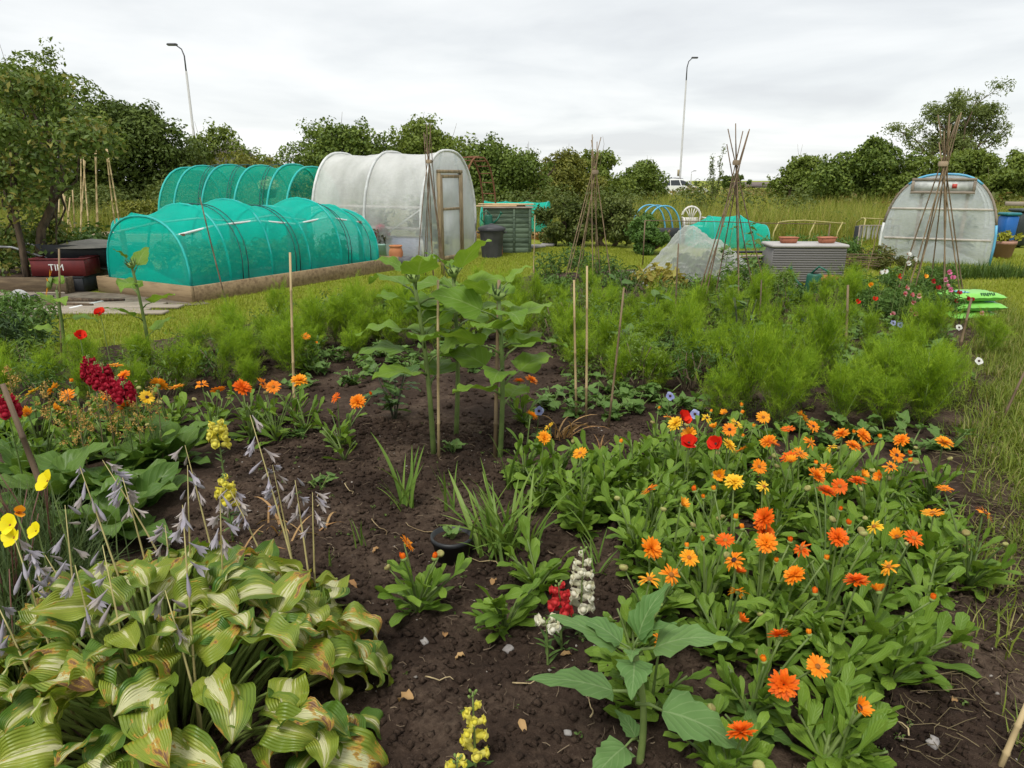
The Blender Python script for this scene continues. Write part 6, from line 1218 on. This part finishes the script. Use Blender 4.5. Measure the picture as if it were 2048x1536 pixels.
for (bx, by, tx, ty) in ((130, 1390, 30, 1080), (125, 1310, 60, 1100), (165, 1340, 130, 1010), (220, 1420, 150, 1130), (275, 1430, 205, 1090), (280, 1280, 160, 935), (335, 1140, 205, 920), (300, 1160, 245, 955), (395, 1420, 365, 1010), (400, 1430, 330, 1180), (385, 1230, 375, 930), (450, 1260, 440, 990), (440, 1170, 370, 890), (600, 1180, 500, 830), (540, 1150, 460, 980), (590, 1150, 545, 930), (630, 1180, 625, 985), (430, 1340, 415, 1240), (250, 1300, 215, 1150), (190, 1290, 90, 1110), (620, 1170, 590, 960), (350, 1210, 330, 1050), (90, 1420, -10, 1200)):
    a = P(bx, by, .2); b = D(tx, ty, a.y + rnd.uniform(0, .12)); a = a-hc; b = b-hc; a0 = Vector((a.x*.9, a.y*.9, 0)); p = [a0, a] + [a.lerp(b, u) + Vector((0, 0, .015*math.sin(PI*u))) for u in (.33, .66, 1)]
    st_ = obj('flower_stalk', (MB().add(*tube(p, [.0042, .0036, .003, .0022, .0009], 6)), STEM_Y), ho)
    nb = rnd.randint(5, 10)
    for k in range(nb):
        u = min(1, .6+.41*(k+rnd.random()*.5)/nb); pos = a.lerp(b, u) + Vector((0, 0, .012*math.sin(PI*u))); az = rnd.random()*6; hd = Vector((math.cos(az)*.75, math.sin(az)*.75, -.85+rnd.gauss(0, .25)))
        me = rnd.choice(BELLS) if rnd.random() < .62 else rnd.choice(CLOSED); ped = pos + Vector((math.cos(az), math.sin(az), .2))*.018; obj('flower', me, st_, NM(ped, hd, rnd.random()*6, rnd.uniform(.8, 1.15)))
for q in spaced(W((0, 960), (330, 940), (420, 900), (640, 880), (600, 850), (300, 850), (0, 870)), .2, 36): marigold(q[0], q[1], 'leafy marigold not in flower in the left border', 'flowerless marigolds in the left border', [], 24, .15, .24, rnd)
# ------------------------------------------------------------------ left border
for px, py, n, lab in ((190, 1010, 16, 'broad leafed plant behind the hosta stalks'), (60, 960, 14, 'broad leafed plant under the leaning brown stake'), (290, 960, 12, 'broad leafed plant beside the yellow snapdragons'), (230, 1090, 10, 'low broad leafed plant between hosta and stake'), (-10, 900, 12, 'broad leafed plant at the left end of the border'), (350, 945, 12, 'broad leafed plant at the edge of the bare soil'), (110, 1030, 14, 'broad leafed plant beneath the open primrose flower'), (270, 1030, 12, 'broad leafed plant under the tallest hosta stalks')):
    q = P(px, py); t = thing('foxglove_rosette', lab, 'plant', q, 0)
    for k in range(n): obj('leaf', rnd.choice(DOCK_L), t, PM((rnd.gauss(0, .02), rnd.gauss(0, .02), .01), k*2.4+rnd.random()*.5, rad(rnd.uniform(25, 75)), rnd.gauss(0, .3), rnd.uniform(.8, 1.3)))
    obj('crown', (MB().add(*lathe([(.03, -.01), (.025, .03), (0, .04)], 8)), STEM), t)
AST = leafmat('astilbe_seed', (.36, .2, .05), (.5, .34, .1), .15, .8)
for px, py in ((215, 870), (240, 880), (160, 860), (290, 885), (330, 875), (185, 905), (45, 800), (120, 850), (265, 860)):
    q = P(px, py+80); t = thing('astilbe', 'dry golden brown astilbe plume in the left border', 'flower', q, 0, 'astilbe plumes'); h_ = .45+.08*rnd.random(); obj('stem', (MB().add(*tube(stem_path((0, 0, 0), (rnd.gauss(0, .03), 0, h_)), np.linspace(.003, .0015, 6), 4)), CANE_M), t)
    C = np.array([(rnd.gauss(0, .012+.03*(1-i/14)), rnd.gauss(0, .012+.03*(1-i/14)), h_*(.55+.45*i/14)) for i in range(14)]); V, F, U = leafcloud(C, np.full((14, 3), .022), 260, .006, px, .2); obj('plume', (MB().add(V, F, 0, U), AST), t, kind='stuff')
for px, py, w_, h_, sd in ((40, 1250, .5, .4, 1), (90, 1180, .5, .42, 2), (20, 1150, .4, .4, 3), (60, 1380, .4, .3, 4)):
    q = P(px, py); n = 700; t = thing('evening_primrose', 'fine leafed evening primrose clump beside the hosta', 'flower', q, 0, 'evening primrose clumps'); pts_ = np.c_[NR.normal(0, w_*.2, n), NR.normal(0, w_*.2, n), 0*NR.random(n)]
    V, F, U = blades(pts_, h_*(.3+.7*NR.random(n)), .006+.005*NR.random(n), .4, 90+sd, .6); obj('foliage', (MB().add(V, F, 0, U), leafmat('primrose_leaf', (.04, .08, .025), (.13, .17, .06), .25, .5)), t, kind='stuff')
    ms = MB()
    for k in range(8): ms.add(*tube(stem_path((rnd.gauss(0, .05), rnd.gauss(0, .05), 0), (rnd.gauss(0, .1), rnd.gauss(0, .1), h_*1.15)), np.linspace(.004, .002, 6), 4))
    obj('stem', (ms, plain('red_stem', (.16, .07, .05), (.1, .05, .04))), t, kind='stuff')
def bloom(nm, lab, cat, base, head, col, kind, s, nrm, grp=None, stemm=STEM, leaves=None):
    t = thing(nm, lab, cat, base, 0, grp); e = Vector(head)-Vector(base); nv_ = Vector(nrm).normalized(); obj('stem', (MB().add(*tube(stem_path((0, 0, 0), e - nv_*.006), np.linspace(.0035, .0022, 6), 5)), stemm), t)
    mb = MB()
    if kind == 'poppy': ring(mb, 4, .042, .06, .55, .003, 3, 'round', -.5, nv=6); ring(mb, 3, .036, .05, .8, .002, 6, 'round', -.4, nv=6)
    elif kind == 'four': ring(mb, 4, .04, .052, .45, .004, 4, 'round', .2, nv=6, jit=.05)
    elif kind == 'pansy': ring(mb, 5, .022, .026, .1, .001, 5, 'round', .1, nv=5, jit=.05)
    elif kind == 'pea': ring(mb, 2, .026, .034, .9, .001, 6, 'round', .3, nv=5); ring(mb, 2, .018, .018, 1.3, .001, 7, 'round', -.3, nv=5)
    f = obj('flower', (mb, PET[col]), t, NM(e, nrm, rnd.random()*6, s)); obj('flower_centre', CEN['d' if kind in ('poppy', 'pansy') else 'o'], f, Matrix.Scale(.35 if kind == 'four' else .7, 4))
    if leaves:
        for k in range(leaves): obj('leaf', rnd.choice(BEAN_L), t, PM((0, 0, .02+.03*k*.4), rnd.random()*6, rad(rnd.uniform(0, 50)), 0, .45))
    return t
def bloom_px(nm, lab, cat, px, py, z, col, kind, s, nrm, **k): h_ = P(px, py, z); return bloom(nm, lab, cat, (h_.x+rnd.gauss(0, .02), h_.y+.03, 0), h_, col, kind, s, nrm, **k)
for px, py, z, s, lab in ((95, 962, .62, 1.15, 'wide open yellow evening primrose flower against the brown stake'), (28, 1075, .55, 1.1, 'yellow evening primrose flower lowest beside the hosta stalks'), (20, 1050, .58, 1.0, 'yellow evening primrose flower tucked behind another'), (72, 1062, .56, .8, 'small half hidden yellow evening primrose flower')): bloom_px('evening_primrose', lab, 'flower', px, py, z, 'P', 'four', s*.78, (rnd.gauss(0, .3), -.75, .6))
bloom_px('poppy_bud', 'closed salmon orange bloom above the yellow primroses', 'flower', 35, 1025, .58, 'A', 'pea', 1.0, (.6, -.2, .3))
for px, py, z, lab in ((160, 672, .62, 'open scarlet poppy above the crimson snapdragons'), (200, 626, .66, 'nodding red poppy against the lawn'), (1366, 836, .5, 'large closed scarlet poppy above the marigold drift'), (1378, 886, .44, 'scarlet poppy overlapping an amber marigold'), (1432, 888, .44, 'scarlet poppy folded over beside a yellow marigold')): bloom_px('poppy', lab, 'flower', px, py, z, 'R', 'poppy', 1.0, (rnd.gauss(0, .4), -.5, .6))
for px, py, col, lab in ((1340, 792, 'V', 'pale blue pansy just before the cosmos'), (1800, 650, 'V', 'pair of blue pansies, right one below the sweet peas'), (1786, 646, 'V', 'blue pansy left of its twin below the sweet peas'), (1958, 722, 'W', 'whitish blue pansy alone at the lawn edge'), (1608, 638, 'V', 'blue pansy in dark leaves before the watering can'), (1918, 655, 'W', 'white pansy beside the stout leaning cane'), (1390, 828, 'V', 'violet pansy next to the closed poppy'), (1078, 822, 'V', 'violet pansy by the sunflower leaves'), (1505, 636, 'V', 'small violet pansy near the thin dark cane'), (1690, 622, 'W', 'white pansy beside the stout upright cane')): bloom_px('pansy', lab, 'flower', px, py, .25, col, 'pansy', 1.25, (rnd.gauss(0, .2), -.8, .4), leaves=10)
# snapdragons
def floret(col):
    mb = MB(); V, F = lathe([(.002, 0), (.007, .006), (.009, .016), (.0075, .024)], 10); V[:, 0] *= .85; mb.add(V, F); g = random.Random(3)
    for az, tl, L_, W_ in ((-.5, 1.0, .018, .02), (.5, 1.0, .018, .02), (PI, .5, .02, .02), (PI-.8, .45, .016, .017), (PI+.8, .45, .016, .017)):
        V, F, U = leaf(L_, W_, 'round', 5, 4, 1.1, -.3, .08, 1, rnd=g); U[:, 1] = .8; mb.add(xf(V, Matrix.Translation((0, 0, .021)) @ Matrix.Rotation(az, 4, 'Z') @ Matrix.Rotation(tl, 4, 'X')), F, 0, U)
    V, F = lathe([(.007, .02), (.0085, .026), (.004, .031), (0, .031)], 8); mb.add(V + np.array([0, -.004, 0]), F, 0, np.tile([0, .8, .3], (len(V), 1))); return mb.mesh('floret', PET[col])
FLOR = {c: floret(c) for c in ('SY', 'SW', 'SR', 'SC')}; SNAPL = lib('leaf', PHL, 3, L1(L=(.05, .07), W=(.012, .018), prof='lance', nv=5, nu=2, droop=(.2, .7), cup=.3), 12)
def snapdragon(lab, px, pyt, pyb, z_top, col, n, s=1.0, pybase=None):
    tp = P(px, pyt, z_top); bz = D(px, pyb, tp.y).z; base = Vector((tp.x + rnd.gauss(0, .01), tp.y+.015, 0)); t = thing('snapdragon', lab, 'flower', base); e = tp-base; obj('stem', (MB().add(*tube(stem_path((0, 0, 0), e), np.linspace(.005, .002, 6), 6)), STEM), t)
    for k in range(n):
        u = k/n; z = bz + (tp.z-bz)*u*.9; a = k*2.4+rnd.gauss(0, .2); sc = s*(1.1-.55*u**2); dr = Vector((math.cos(a), math.sin(a), .25)); up_ = Vector((0, 0, 1)); q_ = dr.normalized(); xax = up_.cross(q_).normalized(); yax = q_.cross(xax); M = Matrix((( -xax.x, yax.x*1, q_.x), (-xax.y, yax.y, q_.y), (-xax.z, yax.z, q_.z))).to_4x4()
        f_ = z/max(e.z, .01); obj('floret', FLOR[col], t, Matrix.Translation(Vector((e.x*f_, e.y*f_, z)) + dr*.004) @ M @ Matrix.Scale(sc, 4))
    for k in range(5):
        obj('flower_bud', MATS_bud, t, NM(Vector((e.x, e.y, tp.z - .004*k)) + Vector((math.cos(k*2.4), math.sin(k*2.4), 0))*.006, (math.cos(k*2.4)*.5, math.sin(k*2.4)*.5, .8)))
    for k in range(16): z = bz*rnd.uniform(.1, .95); obj('leaf', rnd.choice(SNAPL), t, PM((e.x*z/e.z, e.y*z/e.z, z), rnd.random()*6, rad(rnd.uniform(5, 50)), 0, rnd.uniform(.7, 1.1)))
MATS_bud = MB().add(*lathe([(.001, 0), (.004, .004), (.003, .009), (0, .011)], 7)).mesh('flower_bud', CALYX)
snapdragon('yellow snapdragon spike in the front on bare soil beside the hosta', 945, 1385, 1520, .3, 'SY', 14, 1.05); snapdragon('short pale yellow snapdragon just below the front yellow one', 915, 1515, 1560, .2, 'SY', 6, 1.0)
snapdragon('tall white snapdragon spike behind the young sunflower', 1167, 1098, 1222, .4, 'SW', 20, 1.25); snapdragon('red snapdragon next to the white spike', 1117, 1165, 1228, .32, 'SR', 13, 1.2); snapdragon('small white snapdragon low beside the red one', 1093, 1240, 1256, .24, 'SW', 5, 1.2)
snapdragon('yellow snapdragon spike in the left border before bare soil', 431, 835, 892, .42, 'SY', 14, 1.6); snapdragon('pale yellow snapdragon behind the hosta flower stalks', 447, 950, 1012, .36, 'SY', 12, 1.4)
for px, a_, b_, lab in ((175, 712, 765, 'tallest crimson snapdragon spike in the left border'), (190, 725, 775, 'middle crimson snapdragon spike of the tight trio'), (203, 728, 780, 'right crimson snapdragon spike of the tight trio'), (232, 755, 795, 'lower crimson snapdragon beside the trio'), (245, 765, 800, 'outermost crimson snapdragon by the orange marigold'), (8, 790, 830, 'crimson snapdragon behind the leaning stake')): snapdragon(lab, px, a_, b_, .55, 'SC', 18, 1.7)
# sweet peas
swp = []
for px, py, c in ((1815, 508, 'W'), (1828, 520, 'W'), (1818, 527, 'W'), (1760, 545, 'W'), (1770, 543, 'W'), (1797, 553, 'R'), (1850, 552, 'A'), (1898, 545, 'K'), (1905, 555, 'K'), (1893, 570, 'K'), (1900, 580, 'K'), (1890, 560, 'K'), (1812, 575, 'RW'), (1822, 590, 'RW'), (1808, 588, 'RW'), (1825, 605, 'RW'), (1820, 620, 'RW'), (1785, 628, 'RW'), (1750, 597, 'R'), (1716, 603, 'R'), (1875, 575, 'C'), (1917, 585, 'C'), (1910, 602, 'C'), (1934, 598, 'C'), (1942, 600, 'C'), (1962, 627, 'RW'), (1865, 563, 'C'), (1830, 628, 'RW'), (1838, 592, 'RW'), (1740, 570, 'A')):
    h_ = D(px, py, 7.35 + rnd.gauss(0, .12)); h_.z = max(h_.z, .12); bloom('sweet_pea', {'W': 'white sweet pea bloom by the leaning wigwam', 'R': 'scarlet bloom among the sweet peas', 'A': 'yellow-orange bloom among the sweet peas', 'K': 'pink sweet pea bloom above the compost bags', 'RW': 'red and white sweet pea bloom in the tall tangle', 'C': 'dark red sweet pea bloom near the compost bags'}[c], 'flower', (h_.x+rnd.gauss(0, .03), h_.y+.05, 0), h_, c, 'pea', 1.45, (rnd.gauss(0, .3), -.9, .3), grp='sweet pea blooms ' + c)
for px, py, w_, h_ in ((1790, 645, .7, .42), (1840, 650, .6, .42), (1740, 640, .6, .35), (1820, 620, .7, .5), (1870, 622, .5, .5)):
    q = P(px, py); leafy('sweet_pea_foliage', 'grassy tangle of sweet pea foliage round the leaning wigwam', 'flower', q.x, q.y, 0, w_, h_, 1200, .03, VEG, 500+px, 'sweet pea tangles', 16, asp=.22)
# ------------------------------------------------------------------ blades, pot and odd plants on the bare soil
def clump(nm, lab, px, py, n, lb, s, r, el, cat='plant'):
    q = P(px, py); t = thing(nm, lab, cat, q + Vector((0, 0, .01)))
    for k in range(n): obj('leaf', rnd.choice(lb), t, PM((rnd.gauss(0, r), rnd.gauss(0, r), 0), rnd.random()*6.3, rad(rnd.uniform(*el)), rnd.gauss(0, .4), s*rnd.uniform(.55, 1.1)))
    return t
clump('gladiolus', 'fan of upright sword leaves alone on bare soil', 812, 1035, 14, BLADE_L, .95, .02, (70, 88)); clump('gladiolus', 'slender sword leaves rising behind the black pot', 905, 1030, 6, BLADE_L, .75, .015, (72, 88)); clump('crocosmia', 'dense arching clump of grassy crocosmia leaves beside the black pot', 1010, 1120, 85, BLADE_L, .92, .055, (45, 86)); clump('crocosmia', 'grassy leaves behind the white snapdragon', 1200, 1160, 14, BLADE_L, .7, .03, (40, 80))
clump('dry_iris', 'withered orange-brown leaves drooping by the pale canes', 1125, 890, 16, DRY_L, 1.0, .03, (40, 85)); clump('cut_stump', 'stubby cluster of cut dry stalks on bare soil', 1200, 905, 9, DRY_L, .42, .015, (75, 90)); clump('gladiolus', 'yellowing short blades beside the dry hosta stalks', 725, 1110, 5, BLADE_L, .45, .01, (70, 88)); clump('dry_iris', 'tangle of straw coloured dead leaves behind the hosta', 560, 1090, 24, DRY_L, .9, .09, (10, 70)); clump('gladiolus', 'tiny pair of green blades on soil near the hosta', 660, 1145, 4, BLADE_L, .3, .008, (75, 88)); clump('gladiolus', 'blade leaves before the sturdy sunflower', 1020, 1000, 5, BLADE_L, .8, .015, (75, 88))
for px, py, n, lab in ((640, 990, 6, 'yellow-green leafy sprout behind the dry hosta stalks'), (600, 885, 8, 'sprawling lobed weed at the foot of the lone pale cane'), (905, 920, 6, 'drooping little seedling between the sunflower stems'), (1500, 1500, 8, 'low weeds under the marigold drift')):
    q = P(px, py); bush('seedling', lab, 'plant', q.x, q.y, n+4, .09, .14, BEAN_L, rnd, None, (.6, 1.0))
pb = P(905, 1130); pp = thing('plant_pot', 'black plastic pot holding a small seedling', 'pot', pb, 0); V, F = lathe([(0, 0), (.058, 0), (.082, .12), (.088, .12), (.088, .14), (.08, .14), (.076, .118), (.0, .116)], 28); obj('body', (MB().add(V, F), plain('pot_black', (.03, .032, .034), (.02, .021, .023), .45, 9)), pp); obj('soil', (MB().add(*lathe([(.078, .121), (0, .124)], 20)), SOIL), pp)
bush('seedling', 'small seedling growing in the black plastic pot', 'plant', pb.x, pb.y, 9, .05, .07, BEAN_L, rnd, None, (.3, .55), z=.118)
STONE = plain('stone', (.36, .34, .32), (.22, .2, .19), .9, 14)
def stone(lab, px, py, s, seed):
    g = np.random.default_rng(seed); B = []; 
    V, F = bbox(-1, 1, -.8, .8, -.5, .6, .35); V = V*(1+.18*g.normal(0, 1, (len(V), 1)))*s; q = P(px, py); o = obj('stone', (MB().add(V, F), STONE, True), None, Matrix.Translation((q.x, q.y, float(hsoil(q.x, q.y)) + s*.35)) @ Matrix.Rotation(seed, 4, 'Z')); tag(o, lab, 'stone')
stone('grey stone on bare soil below the flowerless marigold', 1017, 1330, .018, 1); stone('small flat grey stone below the young bushy marigold', 850, 1310, .014, 2); stone('pale pebble left of the young sunflower stem', 1135, 1503, .011, 3); stone('pale stone on soil at the bottom right', 1860, 1515, .018, 4)
q = P(828, 1440); o = obj('dead_leaf', (MB().add(*leaf(.06, .035, 'ovate', 6, 4, 2.0, .6, .15)[:2]), DRYM), None, PM((q.x, q.y, float(hsoil(q.x, q.y))+.02), 1.2, .3)); tag(o, 'curled dry brown leaf on bare soil beside the hosta', 'leaf')

for px, py, n, lab in ((1440, 605, 26, 'runner bean climbing the nearest canes of the wigwam with splayed tips'), (1508, 602, 22, 'runner bean with large pale leaves below the storage box wigwam')):
    q = P(px, py); t = thing('runner_bean', lab, 'vegetable', q); e = Vector((.12 if px < 1470 else -.08, .1, 1.0)); p = stem_path((0, 0, 0), e); obj('stem', (MB().add(*tube(p, np.linspace(.006, .003, 6), 5)), STEM), t)
    for k in range(n): u = rnd.uniform(.05, 1)**.8; pos = e*u + Vector((rnd.gauss(0, .05), rnd.gauss(0, .05), 0)); obj('leaf', rnd.choice(BEAN_L), t, PM(pos, rnd.random()*6.3, rad(rnd.uniform(-30, 30)), rnd.gauss(0, .3), rnd.uniform(.8, 1.5)))

for k, (px, py, L_) in enumerate(((850, 1080, .2), (760, 1075, .16), (700, 1000, .14), (985, 1055, .24), (960, 1140, .18), (640, 1020, .15), (880, 1390, .08), (1060, 1400, .1), (1180, 1450, .09), (1780, 1470, .12))):
    q = P(px, py); a = rnd.random()*6; z_ = lambda x, y: float(hsoil(x, y))+.006; pts_ = []
    for u in np.linspace(-.5, .5, 7): x_ = q.x+math.cos(a)*u*L_ - math.sin(a)*.25*L_*math.sin(u*4); y_ = q.y+math.sin(a)*u*L_ + math.cos(a)*.25*L_*math.sin(u*4); pts_.append((x_, y_, z_(x_, y_)+.012*abs(math.sin(u*5))))
    tag(obj('dry_twig', (MB().add(*tube(pts_, np.linspace(.0028, .0012, 7), 5)), STRAW)), 'curling straw coloured dry stalk lying on bare soil', 'twig', 'dry twigs on the soil')
DL = lib('leaf', DRYM, 4, L1(L=(.03, .055), W=(.016, .028), prof='ovate', nv=6, nu=4, droop=(.8, 2.2), cup=.5, wave=.15), 66)
for k, (px, py) in enumerate(((890, 1300), (930, 1340), (1040, 1480), (1120, 1350), (860, 1210), (760, 1120), (700, 1180), (1900, 1440), (1730, 1500), (990, 1180))):
    q = P(px, py); tag(obj('dead_leaf', DL[k % 4], None, PM((q.x, q.y, float(hsoil(q.x, q.y))+.012), k*1.7, .2, .2)), 'small shrivelled brown leaf fallen on the soil', 'leaf', 'fallen leaves on the soil')
